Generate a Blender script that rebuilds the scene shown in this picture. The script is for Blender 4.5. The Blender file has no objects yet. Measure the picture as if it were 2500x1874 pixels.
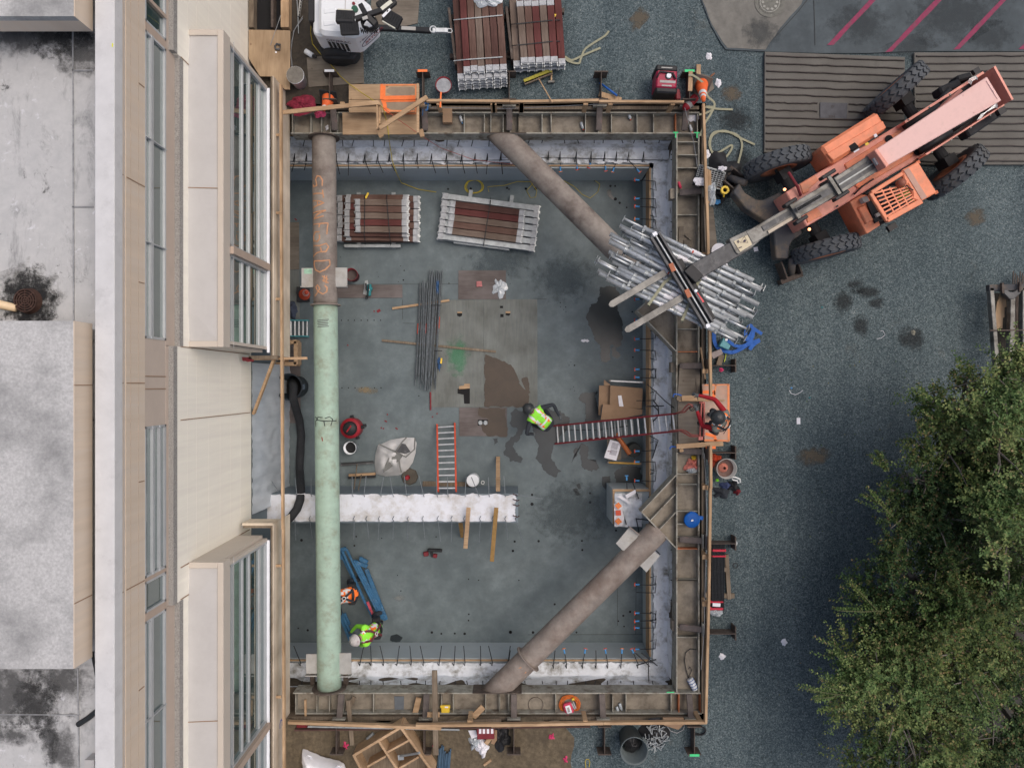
import bpy, bmesh, math, random
import numpy as np
from mathutils import Vector, Matrix, noise
R = math.radians
random.seed(7)
C = bpy.context.scene.collection
SC = bpy.context.scene
# ------------------------------------------------------------------ camera, light, exposure
H, F, CX, CY = 15.0, 1733.0, 1250.0, 937.0        # camera height over the gravel, focal length and centre in photo pixels
cam = bpy.data.objects.new('camera', bpy.data.cameras.new('camera')); C.objects.link(cam)
cam.location = (0, 0, H); cam.data.sensor_width = 36; cam.data.lens = F/2500*36
cam.data.clip_end = 500; cam.data.clip_start = 0.1
SC.camera = cam
SUN_EL, SUN_AZ = 64, 26                            # degrees above the horizon, degrees counter-clockwise from +x
wd = bpy.data.worlds.new('World'); SC.world = wd; wd.use_nodes = True
nt = wd.node_tree
sky = nt.nodes.new('ShaderNodeTexSky'); sky.sky_type = 'NISHITA'; sky.sun_disc = False
sky.sun_elevation = R(SUN_EL); sky.sun_rotation = R(90-SUN_AZ)
sky.dust_density = 6.0; sky.air_density = 0.7; sky.ozone_density = 0.6
nt.links.new(sky.outputs[0], nt.nodes['Background'].inputs[0])
nt.nodes['Background'].inputs[1].default_value = 0.15
sun = bpy.data.objects.new('sun', bpy.data.lights.new('sun', 'SUN')); C.objects.link(sun)
sun.data.energy = 0.42; sun.data.angle = R(80); sun.data.color = (1.0, 0.95, 0.86)
sun.location = (10, 10, 30)
sun.rotation_euler = (R(90-SUN_EL), 0, R(SUN_AZ+90))
SC.view_settings.view_transform = 'Standard'; SC.view_settings.look = 'None'
SC.view_settings.gamma = 1; SC.view_settings.exposure = 0.0
SC.cycles.max_bounces = 6; SC.cycles.diffuse_bounces = 3

# ------------------------------------------------------------------ photo pixel -> point at a known height
def P(px, py, z=0.0):
    s = (H-z)/F
    return Vector(((px-CX)*s, (CY-py)*s, z))
RX = {'a': 0, 'b': 600, 'c': 1200, 'd': 1800}; RY = {'1': 0, '2': 450, '3': 900, '4': 1349}
def W(r, x, y, z=0.0):
    return P(RX[r[0]]+x*.3166, RY[r[1]]+y*.3166, z)
def WL(r, pts, z=0.0):
    return [W(r, x, y, z) for x, y in pts]

# ------------------------------------------------------------------ materials
MATS = {}
def mat(name, col, rough=.75, var=.18, scale=5.0, col2=None, amt=.5, scale2=2.0, metal=0.0, bump=0.0, bscale=40.0, stretch=(1,1,1), spec=.4, emit=0.0, edge=.08):
    if name in MATS: return MATS[name]
    m = bpy.data.materials.new(name); m.use_nodes = True; MATS[name] = m
    t = m.node_tree; n = t.nodes; L = t.links; b = n['Principled BSDF']
    b.inputs['Roughness'].default_value = rough; b.inputs['Metallic'].default_value = metal
    b.inputs['Specular IOR Level'].default_value = spec
    tc = n.new('ShaderNodeTexCoord'); mp = n.new('ShaderNodeMapping'); mp.inputs['Scale'].default_value = stretch
    L.new(tc.outputs['Object'], mp.inputs[0])
    nz = n.new('ShaderNodeTexNoise'); nz.inputs['Scale'].default_value = scale; nz.inputs['Detail'].default_value = 6; nz.inputs['Roughness'].default_value = .65
    L.new(mp.outputs[0], nz.inputs['Vector'])
    cr = n.new('ShaderNodeValToRGB'); L.new(nz.outputs['Fac'], cr.inputs[0])
    lo = [max(0, c*(1-var)) for c in col]; hi = [min(1, c*(1+var)) for c in col]
    cr.color_ramp.elements[0].position = .3; cr.color_ramp.elements[0].color = (*lo, 1)
    cr.color_ramp.elements[1].position = .7; cr.color_ramp.elements[1].color = (*hi, 1)
    out = cr.outputs[0]
    if col2:
        n2 = n.new('ShaderNodeTexNoise'); n2.inputs['Scale'].default_value = scale2; n2.inputs['Detail'].default_value = 8; n2.inputs['Roughness'].default_value = .7
        L.new(mp.outputs[0], n2.inputs['Vector'])
        r2 = n.new('ShaderNodeValToRGB'); L.new(n2.outputs['Fac'], r2.inputs[0])
        r2.color_ramp.elements[0].position = max(0, 1-amt-edge); r2.color_ramp.elements[1].position = min(1, 1-amt+edge)
        r2.color_ramp.elements[0].color = (0,0,0,1); r2.color_ramp.elements[1].color = (1,1,1,1)
        mx = n.new('ShaderNodeMix'); mx.data_type = 'RGBA'
        L.new(r2.outputs[0], mx.inputs[0]); L.new(out, mx.inputs[6]); mx.inputs[7].default_value = (*col2, 1)
        out = mx.outputs[2]
    L.new(out, b.inputs['Base Color'])
    if emit:
        b.inputs['Emission Color'].default_value = (*col, 1); b.inputs['Emission Strength'].default_value = emit
    if bump:
        nb = n.new('ShaderNodeTexNoise'); nb.inputs['Scale'].default_value = bscale; nb.inputs['Detail'].default_value = 4
        L.new(mp.outputs[0], nb.inputs['Vector'])
        bp = n.new('ShaderNodeBump'); bp.inputs['Strength'].default_value = bump; bp.inputs['Distance'].default_value = .02
        L.new(nb.outputs['Fac'], bp.inputs['Height']); L.new(bp.outputs[0], b.inputs['Normal'])
    return m

def gravel_mat():
    m = bpy.data.materials.new('gravel'); m.use_nodes = True
    t = m.node_tree; n = t.nodes; L = t.links; b = n['Principled BSDF']; b.inputs['Roughness'].default_value = .85
    b.inputs['Specular IOR Level'].default_value = .25
    tc = n.new('ShaderNodeTexCoord')
    v1 = n.new('ShaderNodeTexVoronoi'); v1.inputs['Scale'].default_value = 42; L.new(tc.outputs['Object'], v1.inputs['Vector'])
    v2 = n.new('ShaderNodeTexVoronoi'); v2.inputs['Scale'].default_value = 70; L.new(tc.outputs['Object'], v2.inputs['Vector'])
    s1 = n.new('ShaderNodeSeparateColor'); L.new(v1.outputs['Color'], s1.inputs[0])
    s2 = n.new('ShaderNodeSeparateColor'); L.new(v2.outputs['Color'], s2.inputs[0])
    ad = n.new('ShaderNodeMath'); ad.operation = 'ADD'; L.new(s1.outputs[0], ad.inputs[0]); L.new(s2.outputs[1], ad.inputs[1])
    cr = n.new('ShaderNodeValToRGB'); e = cr.color_ramp
    md = n.new('ShaderNodeMath'); md.operation = 'MULTIPLY'; md.inputs[1].default_value = .5; L.new(ad.outputs[0], md.inputs[0]); L.new(md.outputs[0], cr.inputs[0])
    e.elements[0].position = .1; e.elements[0].color = (.034,.050,.056,1)
    e.elements[1].position = .95; e.elements[1].color = (.22,.25,.25,1)
    for p, c in ((.4,(.064,.090,.098,1)), (.68,(.106,.142,.153,1)), (.85,(.14,.175,.183,1))):
        k = e.elements.new(p); k.color = c
    nz = n.new('ShaderNodeTexNoise'); nz.inputs['Scale'].default_value = .55; nz.inputs['Detail'].default_value = 7; nz.inputs['Roughness'].default_value = .62; L.new(tc.outputs['Object'], nz.inputs['Vector'])
    r2 = n.new('ShaderNodeValToRGB'); L.new(nz.outputs['Fac'], r2.inputs[0])
    r2.color_ramp.elements[0].position = .32; r2.color_ramp.elements[0].color = (.84,.86,.88,1); r2.color_ramp.elements[1].position = .7; r2.color_ramp.elements[1].color = (1.18,1.15,1.13,1)
    mx = n.new('ShaderNodeMix'); mx.data_type = 'RGBA'; mx.blend_type = 'MULTIPLY'; mx.inputs[0].default_value = 1
    L.new(cr.outputs[0], mx.inputs[6]); L.new(r2.outputs[0], mx.inputs[7])
    mt = n.new('ShaderNodeMapping'); mt.inputs['Scale'].default_value = (1.3,.16,1); mt.inputs['Rotation'].default_value = (0,0,.12); L.new(tc.outputs['Object'], mt.inputs[0])
    nt2 = n.new('ShaderNodeTexNoise'); nt2.inputs['Scale'].default_value = 1.1; nt2.inputs['Detail'].default_value = 5; L.new(mt.outputs[0], nt2.inputs['Vector'])
    rt2 = n.new('ShaderNodeValToRGB'); L.new(nt2.outputs['Fac'], rt2.inputs[0]); rt2.color_ramp.elements[0].position = .36; rt2.color_ramp.elements[0].color = (.85,.87,.88,1); rt2.color_ramp.elements[1].position = .66; rt2.color_ramp.elements[1].color = (1.2,1.18,1.16,1)
    mxt = n.new('ShaderNodeMix'); mxt.data_type = 'RGBA'; mxt.blend_type = 'MULTIPLY'; mxt.inputs[0].default_value = 1; L.new(mx.outputs[2], mxt.inputs[6]); L.new(rt2.outputs[0], mxt.inputs[7]); mx = mxt
    n3 = n.new('ShaderNodeTexNoise'); n3.inputs['Scale'].default_value = .8; n3.inputs['Detail'].default_value = 9; n3.inputs['Roughness'].default_value = .7
    mp = n.new('ShaderNodeMapping'); mp.inputs['Location'].default_value = (11,4,2); L.new(tc.outputs['Object'], mp.inputs[0]); L.new(mp.outputs[0], n3.inputs['Vector'])
    r3 = n.new('ShaderNodeValToRGB'); L.new(n3.outputs['Fac'], r3.inputs[0])
    r3.color_ramp.elements[0].position = .63; r3.color_ramp.elements[0].color = (0,0,0,1); r3.color_ramp.elements[1].position = .75; r3.color_ramp.elements[1].color = (.55,.55,.55,1)
    m3 = n.new('ShaderNodeMix'); m3.data_type = 'RGBA'; L.new(r3.outputs[0], m3.inputs[0]); L.new(mx.outputs[2], m3.inputs[6]); m3.inputs[7].default_value = (.10,.085,.06,1)
    L.new(m3.outputs[2], b.inputs['Base Color'])
    bp = n.new('ShaderNodeBump'); bp.inputs['Strength'].default_value = .5; bp.inputs['Distance'].default_value = .02
    L.new(v1.outputs['Distance'], bp.inputs['Height']); bp.invert = True; L.new(bp.outputs[0], b.inputs['Normal'])
    return m
def grain_mat(name, col, dark, along='x', scale=9.0, knots=True):
    m = bpy.data.materials.new(name); m.use_nodes = True; MATS[name] = m
    t = m.node_tree; n = t.nodes; L = t.links; b = n['Principled BSDF']; b.inputs['Roughness'].default_value = .8; b.inputs['Specular IOR Level'].default_value = .2
    tc = n.new('ShaderNodeTexCoord'); mp = n.new('ShaderNodeMapping')
    mp.inputs['Scale'].default_value = (.12,1,1) if along == 'x' else (1,.12,1)
    L.new(tc.outputs['Object'], mp.inputs[0])
    nz = n.new('ShaderNodeTexNoise'); nz.inputs['Scale'].default_value = scale*2.2; nz.inputs['Detail'].default_value = 6; nz.inputs['Distortion'].default_value = .6; L.new(mp.outputs[0], nz.inputs['Vector'])
    cr = n.new('ShaderNodeValToRGB'); L.new(nz.outputs['Fac'], cr.inputs[0])
    cr.color_ramp.elements[0].position = .32; cr.color_ramp.elements[0].color = (*dark, 1); cr.color_ramp.elements[1].position = .66; cr.color_ramp.elements[1].color = (*col, 1)
    out = cr.outputs[0]
    n2 = n.new('ShaderNodeTexNoise'); n2.inputs['Scale'].default_value = 1.6; n2.inputs['Detail'].default_value = 6; L.new(tc.outputs['Object'], n2.inputs['Vector'])
    r2 = n.new('ShaderNodeValToRGB'); L.new(n2.outputs['Fac'], r2.inputs[0]); r2.color_ramp.elements[0].position = .35; r2.color_ramp.elements[0].color = (.72,.7,.68,1); r2.color_ramp.elements[1].position = .7; r2.color_ramp.elements[1].color = (1.1,1.1,1.1,1)
    mx = n.new('ShaderNodeMix'); mx.data_type = 'RGBA'; mx.blend_type = 'MULTIPLY'; mx.inputs[0].default_value = 1; L.new(out, mx.inputs[6]); L.new(r2.outputs[0], mx.inputs[7]); out = mx.outputs[2]
    if knots:
        v = n.new('ShaderNodeTexVoronoi'); v.inputs['Scale'].default_value = 3.6; L.new(tc.outputs['Object'], v.inputs['Vector'])
        r3 = n.new('ShaderNodeValToRGB'); L.new(v.outputs['Distance'], r3.inputs[0]); r3.color_ramp.elements[0].position = .05; r3.color_ramp.elements[0].color = (.35,.25,.2,1); r3.color_ramp.elements[1].position = .13; r3.color_ramp.elements[1].color = (1,1,1,1)
        m2 = n.new('ShaderNodeMix'); m2.data_type = 'RGBA'; m2.blend_type = 'MULTIPLY'; m2.inputs[0].default_value = .8; L.new(out, m2.inputs[6]); L.new(r3.outputs[0], m2.inputs[7]); out = m2.outputs[2]
    L.new(out, b.inputs['Base Color'])
    return m

# ------------------------------------------------------------------ mesh building
WM = {}
class MB:
    def __init__(s): s.v = []; s.f = []; s.mi = []; s.cur = 0
    def add(s, vs, fs):
        o = len(s.v); s.v += [Vector(v) for v in vs]; s.f += [tuple(o+i for i in f) for f in fs]; s.mi += [s.cur]*len(fs); return s
    def box(s, c, d, rz=0.0, rot=None):
        m = rot if rot else Matrix.Rotation(rz, 3, 'Z'); c = Vector(c); x, y, z = d[0]/2, d[1]/2, d[2]/2
        vs = [c + m @ Vector(p) for p in ((-x,-y,-z),(x,-y,-z),(x,y,-z),(-x,y,-z),(-x,-y,z),(x,-y,z),(x,y,z),(-x,y,z))]
        return s.add(vs, [(3,2,1,0),(4,5,6,7),(0,1,5,4),(1,2,6,5),(2,3,7,6),(3,0,4,7)])
    def bar(s, p, q, w, h, up=(0,0,1)):
        p, q = Vector(p), Vector(q); d = q-p; l = d.length; d.normalize(); u = Vector(up)
        sd = d.cross(u)
        if sd.length < 1e-4: sd = d.cross(Vector((1,0,0)))
        sd.normalize(); u = sd.cross(d)
        return s.box((p+q)/2, (l, w, h), rot=Matrix((d, -sd, u)).transposed())
    def prism(s, poly, z0, z1):
        n = len(poly); a = sum(poly[i][0]*poly[(i+1)%n][1]-poly[(i+1)%n][0]*poly[i][1] for i in range(n))
        if a < 0: poly = poly[::-1]
        vs = [Vector((p[0], p[1], z0)) for p in poly] + [Vector((p[0], p[1], z1)) for p in poly]
        return s.add(vs, [tuple(range(n))[::-1], tuple(range(n, 2*n))] + [(i, (i+1) % n, n+(i+1) % n, n+i) for i in range(n)])
    def slab(s, poly, th):                                   # a polygon of 3-D points given thickness straight down
        n = len(poly); a = sum(poly[i][0]*poly[(i+1)%n][1]-poly[(i+1)%n][0]*poly[i][1] for i in range(n))
        if a < 0: poly = poly[::-1]
        vs = [Vector(p)-Vector((0,0,th)) for p in poly] + [Vector(p) for p in poly]
        return s.add(vs, [tuple(range(n))[::-1], tuple(range(n, 2*n))] + [(i, (i+1) % n, n+(i+1) % n, n+i) for i in range(n)])
    def sheet(s, poly):
        n = len(poly); a = sum(poly[i][0]*poly[(i+1)%n][1]-poly[(i+1)%n][0]*poly[i][1] for i in range(n))
        if a < 0: poly = poly[::-1]
        return s.add(poly, [tuple(range(n))])
    def tube(s, pts, r, n=8, closed=False):
        pts = [Vector(p) for p in pts]; k = len(pts); rs = r if isinstance(r, (list, tuple)) else [r]*k
        rings = []; prev = None
        for i, p in enumerate(pts):
            a = pts[(i-1) % k] if (closed or i) else p; b = pts[(i+1) % k] if (closed or i < k-1) else p
            d = (b-a).normalized()
            if prev is None:
                ref = Vector((0,0,1)) if abs(d.z) < .9 else Vector((1,0,0)); u = d.cross(ref).normalized()
            else:
                u = (prev - d*prev.dot(d)).normalized()
            prev = u; w = d.cross(u)
            rings.append([p + (u*math.cos(2*math.pi*j/n) + w*math.sin(2*math.pi*j/n))*rs[i] for j in range(n)])
        vs = [v for rg in rings for v in rg]; fs = []
        for i in range(k if closed else k-1):
            for j in range(n):
                a, b = i*n+j, i*n+(j+1) % n; c, d = ((i+1) % k)*n+(j+1) % n, ((i+1) % k)*n+j
                fs.append((a, b, c, d))
        if not closed: fs += [tuple(range(n))[::-1], tuple(range((k-1)*n, k*n))]
        return s.add(vs, fs)
    def cyl(s, p, q, r, n=16, r2=None):
        return s.tube([p, q], [r, r if r2 is None else r2], n)
    def lathe(s, prof, c=(0,0,0), axis=(0,0,1), n=24, closed=False):    # prof: (radius, height along the axis)
        a = Vector(axis).normalized(); ref = Vector((1,0,0)) if abs(a.x) < .9 else Vector((0,1,0)); u = a.cross(ref).normalized(); w = a.cross(u); c = Vector(c)
        vs = []; k = len(prof)
        for r, h in prof:
            for j in range(n):
                t = 2*math.pi*j/n; vs.append(c + a*h + (u*math.cos(t)+w*math.sin(t))*max(r, 1e-4))
        fs = []
        for i in range(k if closed else k-1):
            for j in range(n):
                fs.append((i*n+j, i*n+(j+1) % n, ((i+1) % k)*n+(j+1) % n, ((i+1) % k)*n+j))
        return s.add(vs, fs)
    def grid(s, fn, nu, nv):
        vs = [fn(i/nu, j/nv) for j in range(nv+1) for i in range(nu+1)]
        fs = [(j*(nu+1)+i, j*(nu+1)+i+1, (j+1)*(nu+1)+i+1, (j+1)*(nu+1)+i) for j in range(nv) for i in range(nu)]
        return s.add(vs, fs)
    def ribbon(s, pts, w, th=.004, up=(0,0,1)):             # a flat strap along a path
        pts = [Vector(p) for p in pts]; vs = []; k = len(pts); up = Vector(up)
        for i, p in enumerate(pts):
            d = (pts[min(i+1, k-1)]-pts[max(i-1, 0)]).normalized(); sd = d.cross(up); sd = sd.normalized() if sd.length > 1e-5 else Vector((1,0,0)); u = sd.cross(d)
            vs += [p-sd*w/2-u*th/2, p+sd*w/2-u*th/2, p+sd*w/2+u*th/2, p-sd*w/2+u*th/2]
        fs = [(3,2,1,0), (4*k-4,4*k-3,4*k-2,4*k-1)]
        for i in range(k-1):
            for j in range(4): fs.append((4*i+j, 4*i+(j+1) % 4, 4*i+4+(j+1) % 4, 4*i+4+j))
        return s.add(vs, fs)
    def build(s, name, mats, parent=None, bevel=0, smooth=False, fix=True):
        me = bpy.data.meshes.new(name)
        if parent is not None:
            iv = WM[parent.name].inverted(); vs = [iv @ v for v in s.v]; M = WM[parent.name]
        else:
            xs = [v.x for v in s.v]; ys = [v.y for v in s.v]
            o = Vector(((min(xs)+max(xs))/2, (min(ys)+max(ys))/2, min(v.z for v in s.v))); vs = [v-o for v in s.v]; M = Matrix.Translation(o)
        me.from_pydata([tuple(v) for v in vs], [], s.f)
        for m in (mats if isinstance(mats, (list, tuple)) else [mats]): me.materials.append(m)
        me.polygons.foreach_set('material_index', s.mi)
        if smooth: me.polygons.foreach_set('use_smooth', [True]*len(s.f))
        me.update()
        if fix:
            bm = bmesh.new(); bm.from_mesh(me); bmesh.ops.recalc_face_normals(bm, faces=bm.faces); bm.to_mesh(me); bm.free()
        ob = bpy.data.objects.new(name, me); C.objects.link(ob)
        if parent is not None: ob.parent = parent
        else: ob.location = M.translation
        WM[ob.name] = M
        if bevel:
            b = ob.modifiers.new('bevel', 'BEVEL'); b.width = bevel; b.segments = 1; b.limit_method = 'ANGLE'
        return ob

def tag(o, label=None, cat=None, group=None, kind=None):
    if label: o['label'] = label
    if cat: o['category'] = cat
    if group: o['group'] = group
    if kind: o['kind'] = kind
    return o
def thing(name, label, cat, loc=(0,0,0), rz=0.0, group=None):
    o = bpy.data.objects.new(name, None); C.objects.link(o); o.location = loc; o.rotation_euler = (0,0,rz); o.empty_display_size = .2
    WM[o.name] = Matrix.Translation(Vector(loc)) @ Matrix.Rotation(rz, 4, 'Z')
    return tag(o, label, cat, group)
def item(name, mb, m, label, cat, group=None, bevel=0, smooth=False):
    return tag(mb.build(name, m, None, bevel, smooth), label, cat, group)
def struct(name, mb, m, smooth=False):
    return tag(mb.build(name, m, None, 0, smooth), kind='structure')
def dup(root, loc, rz=0.0, label=None, rot=None):
    def cp(o, par):
        c = o.copy(); C.objects.link(c); c.parent = par
        for ch in o.children: cp(ch, c)
        return c
    r = cp(root, None); r.location = loc; r.rotation_euler = rot if rot else (0,0,rz)
    if label: r['label'] = label
    return r
ORD = ['first','second','third','fourth','fifth','sixth','seventh','eighth','ninth','tenth','eleventh','twelfth','thirteenth','fourteenth','fifteenth','sixteenth','seventeenth','eighteenth','nineteenth','twentieth','twenty-first','twenty-second','twenty-third','twenty-fourth','twenty-fifth','twenty-sixth']
def nz3(p, sc=1.0): return noise.noise(Vector(p)*sc)
def blob(c, rx, ry, rz=0, n=40, rough=.28, seed=0, z=None):       # an irregular outline
    out = []
    for i in range(n):
        t = 2*math.pi*i/n; k = 1+rough*(nz3((math.cos(t)*1.6+seed*3.1, math.sin(t)*1.6, seed)) + .5*nz3((math.cos(t)*4+seed, math.sin(t)*4, seed*2.3)))
        x, y = rx*k*math.cos(t), ry*k*math.sin(t)
        out.append(Vector((c[0]+x*math.cos(rz)-y*math.sin(rz), c[1]+x*math.sin(rz)+y*math.cos(rz), c[2] if z is None else z)))
    return out
def text_mb(s, size, origin, xdir, ydir=None, th=.002, up=(0,0,1)):    # letters as real thin solids lying on a surface
    cu = bpy.data.curves.new('txt', 'FONT'); cu.body = s; cu.size = size; cu.extrude = th/2; cu.align_x = 'LEFT'
    o = bpy.data.objects.new('txt', cu); C.objects.link(o)
    me = bpy.data.meshes.new_from_object(o.evaluated_get(bpy.context.evaluated_depsgraph_get()))
    x = Vector(xdir).normalized(); z = Vector(up).normalized(); y = z.cross(x).normalized(); z = x.cross(y); og = Vector(origin)
    mb = MB(); mb.add([og + x*v.co.x + y*v.co.y + z*(v.co.z+th/2) for v in me.vertices], [tuple(p.vertices) for p in me.polygons])
    bpy.data.objects.remove(o); bpy.data.meshes.remove(me); bpy.data.curves.remove(cu)
    return mb
# ------------------------------------------------------------------ palette
M_gravel = gravel_mat()
M_dirt = mat('dirt', (.085,.066,.045), .95, .45, 9, (.045,.036,.027), .42, 2.2, bump=.6, bscale=30, edge=.14)
M_slab = mat('pavement_concrete', (.085,.105,.115), .85, .3, 3.0, (.055,.07,.078), .45, 1.1, bump=.15, bscale=60, edge=.2)
M_slab2 = mat('pavement_concrete_tan', (.19,.185,.165), .88, .28, 3.5, (.12,.12,.11), .4, 1.4, bump=.15, bscale=60, edge=.2)
M_redline = mat('red_paint', (.26,.035,.09), .8, .2, 14, (.12,.09,.1), .38, 9, edge=.15)
M_floor = mat('floor_concrete', (.142,.178,.187), .6, .24, 3.2, (.088,.116,.125), .46, .95, bump=.05, bscale=25, edge=.16)
M_conc = mat('wall_concrete', (.43,.49,.51), .75, .12, 3, (.35,.41,.44), .4, 1.5, edge=.2)
M_conc_d = mat('old_concrete', (.20,.25,.28), .85, .25, 4, (.1,.13,.15), .45, 2, stretch=(1,1,.3), edge=.15)
M_fabric = mat('white_membrane', (.72,.76,.80), .7, .10, 4, (.17,.16,.125), .405, 2.6, edge=.10, bump=.25, bscale=9)
M_fabric_w = mat('footing_membrane', (.70,.73,.78), .7, .06, 4, (.45,.43,.39), .42, 2.6, edge=.12, bump=.25, bscale=10)
M_rebar = mat('rebar', (.03,.033,.037), .6, .3, 20, metal=.4)
M_dowel = mat('galvanised_dowel', (.20,.23,.25), .5, .2, 20, metal=.5)
M_web = mat('dirty_steel', (.175,.152,.12), .9, .35, 5, (.33,.295,.24), .44, 2.6, edge=.16, bump=.2)
M_flange = mat('flange_steel', (.33,.325,.28), .7, .25, 7, (.14,.11,.08), .42, 4, metal=.15)
M_pile = mat('pile_steel', (.09,.07,.058), .8, .3, 8, (.16,.14,.12), .4, 5, metal=.1)
M_rust = mat('rusty_pipe', (.195,.165,.145), .75, .3, 3, (.34,.315,.28), .45, 1.6, metal=.1, stretch=(1,1,1), edge=.13)
M_rust2 = mat('rusty_pipe_pale', (.29,.255,.225), .75, .3, 3.5, (.17,.125,.10), .45, 1.4, metal=.1, edge=.14)
M_green = mat('green_primer', (.345,.475,.385), .6, .12, 4, (.25,.27,.20), .38, 3.2, edge=.12)
M_plate = mat('grey_plate', (.40,.40,.38), .7, .15, 5, (.28,.25,.2), .35, 3, edge=.15)
M_orange_pt = mat('orange_spray', (.50,.26,.14), .8, .25, 12, (.45,.28,.16), .35, 9, edge=.15)
M_orange_fl = mat('orange_fluorescent', (.95,.22,.06), .7, .1, 10)
M_greensp = mat('green_spray', (.08,.65,.25), .8, .1, 10)
M_ply = grain_mat('plywood', (.53,.385,.245), (.43,.30,.185), 'x')
M_ply_y = grain_mat('plywood_upright', (.52,.38,.245), (.40,.28,.175), 'y')
M_ply_w = grain_mat('weathered_plywood', (.225,.20,.165), (.165,.145,.12), 'x')
M_plyf = grain_mat('floor_plywood', (.21,.23,.217), (.175,.192,.183), 'y', knots=False)
M_plyr = grain_mat('red_plywood', (.172,.155,.15), (.14,.122,.118), 'x', knots=False)
M_hoard = grain_mat('pale_plywood', (.74,.65,.52), (.66,.575,.455), 'y', 6, False)
M_lum = grain_mat('lumber', (.56,.40,.25), (.42,.28,.165), 'x', 14, False)
M_lum_y = grain_mat('lumber_lengthwise', (.56,.40,.25), (.42,.28,.165), 'y', 14, False)
M_lumw = grain_mat('weathered_lumber', (.26,.215,.16), (.17,.135,.10), 'y', 14, False)
M_tan = mat('tan_panel', (.64,.54,.43), .75, .07, 3, (.64,.565,.48), .42, 2.0, stretch=(1,2.2,.14), edge=.14)
M_cream = mat('cream_wall', (.93,.90,.79), .85, .035, 3, (.82,.78,.70), .36, 2.6, stretch=(1,2.5,.12), edge=.2, bump=.1, bscale=90)
M_bayroof = mat('bay_roof_metal', (.50,.492,.48), .55, .03, 2, (.44,.43,.42), .35, 2.5, edge=.2)
M_bay = mat('bay_fascia', (.56,.505,.435), .6, .04, 2)
M_cap = mat('parapet_cap', (.62,.625,.625), .8, .07, 4, (.44,.44,.44), .3, 3.5, edge=.16)
M_groove = mat('joint_sealant', (.30,.20,.13), .9, .1)
M_pebble = mat('pebble_ledge', (.33,.32,.30), .95, .5, 60, bump=.8, bscale=80)
M_frame = mat('window_frame', (.50,.53,.55), .4, .06, 5, metal=.4)
M_framet = mat('tan_frame', (.45,.36,.29), .6, .06, 5)
M_seal = mat('white_flashing', (.85,.88,.92), .6, .05)
M_black = mat('black_plastic', (.018,.019,.021), .55, .3, 8)
M_blackr = mat('black_rubber', (.022,.024,.027), .8, .3, 8)
M_dark = mat('dark_void', (.012,.012,.013), .9, .2)
M_white = mat('white_paint', (.76,.80,.83), .35, .04, 3, (.62,.65,.67), .3, 3, edge=.15)
M_paper = mat('paper', (.80,.80,.84), .8, .06, 8)
M_tele = mat('orange_machine_paint', (.80,.26,.13), .5, .14, 6, (.50,.24,.15), .38, 2.6, edge=.13, bump=.05)
M_telep = mat('faded_pink_paint', (.80,.34,.26), .5, .12, 6, (.56,.24,.17), .38, 2.4, edge=.13)
M_boom = mat('faded_boom_paint', (.80,.52,.47), .5, .07, 6, (.64,.42,.37), .35, 6, edge=.15)
M_steelg = mat('greasy_steel', (.22,.22,.205), .5, .3, 5, (.07,.065,.055), .45, 3.5, metal=.3, stretch=(1,1,1), edge=.12)
M_steeld = mat('dark_worn_steel', (.075,.078,.082), .5, .3, 6, (.17,.17,.17), .38, 7, metal=.3, edge=.1)
M_fork = mat('fork_steel', (.26,.255,.235), .5, .25, 4, (.12,.12,.115), .45, 3, metal=.4, stretch=(1,1,1), edge=.15)
M_mud = mat('muddy_steel', (.19,.15,.105), .85, .3, 4, (.075,.078,.085), .56, 2.4, edge=.12)
M_tyre = mat('tyre_rubber', (.085,.095,.105), .85, .2, 6, (.085,.082,.072), .35, 3, edge=.15)
M_rim = mat('wheel_rim', (.50,.20,.11), .6, .2, 5)
M_galv = mat('galvanised_steel', (.60,.63,.64), .42, .18, 9, (.38,.40,.40), .35, 6, metal=.55, edge=.14)
M_galvd = mat('dull_galvanised', (.36,.39,.40), .5, .25, 9, metal=.5)
M_red = mat('red_plastic', (.30,.016,.026), .5, .15, 6)
M_redd = mat('deep_red', (.19,.02,.028), .6, .2, 6)
M_redo = mat('orange_red', (.62,.09,.04), .55, .15, 6)
M_blue = mat('blue_paint', (.03,.13,.32), .5, .2, 6, (.10,.2,.33), .35, 6)
M_bluet = mat('blue_webbing', (.012,.10,.40), .65, .2, 9)
M_bluec = mat('blue_clip', (.08,.30,.62), .5, .1)
M_teal = mat('teal_plastic', (.03,.22,.24), .5, .15)
M_yel = mat('yellow_plastic', (.80,.56,.05), .5, .1)
M_yeld = mat('yellow_cable', (.50,.40,.04), .6, .15)
M_lime = mat('lime_fabric', (.30,.85,.06), .8, .1, 8)
M_hvo = mat('orange_fabric', (.95,.20,.03), .8, .08, 8)
M_refl = mat('reflective_tape', (.75,.77,.76), .4, .05)
M_navy = mat('dark_workwear', (.03,.036,.045), .9, .25, 10)
M_rsleeve = mat('red_shirt', (.33,.012,.02), .85, .15, 10)
M_glove = mat('grey_glove', (.10,.115,.12), .85, .2, 15)
M_skin = mat('skin', (.45,.27,.19), .6, .05)
M_hair = mat('hair', (.03,.02,.015), .8, .1)
M_maroon = mat('maroon_vest', (.13,.035,.04), .85, .15, 8)
M_card = mat('cardboard', (.30,.20,.125), .9, .08, 4, (.24,.155,.095), .35, 3, edge=.15)
M_tarp = mat('woven_sack', (.58,.585,.58), .7, .08, 5)
M_tarpw = mat('white_woven_sack', (.82,.83,.86), .65, .04, 5)
M_sling = mat('khaki_webbing', (.31,.31,.215), .85, .12, 12)
M_clear = mat('clear_plastic', (.45,.50,.53), .15, .15, 6, spec=.9)
M_rope = mat('grey_cable', (.26,.27,.28), .6, .15)
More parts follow.
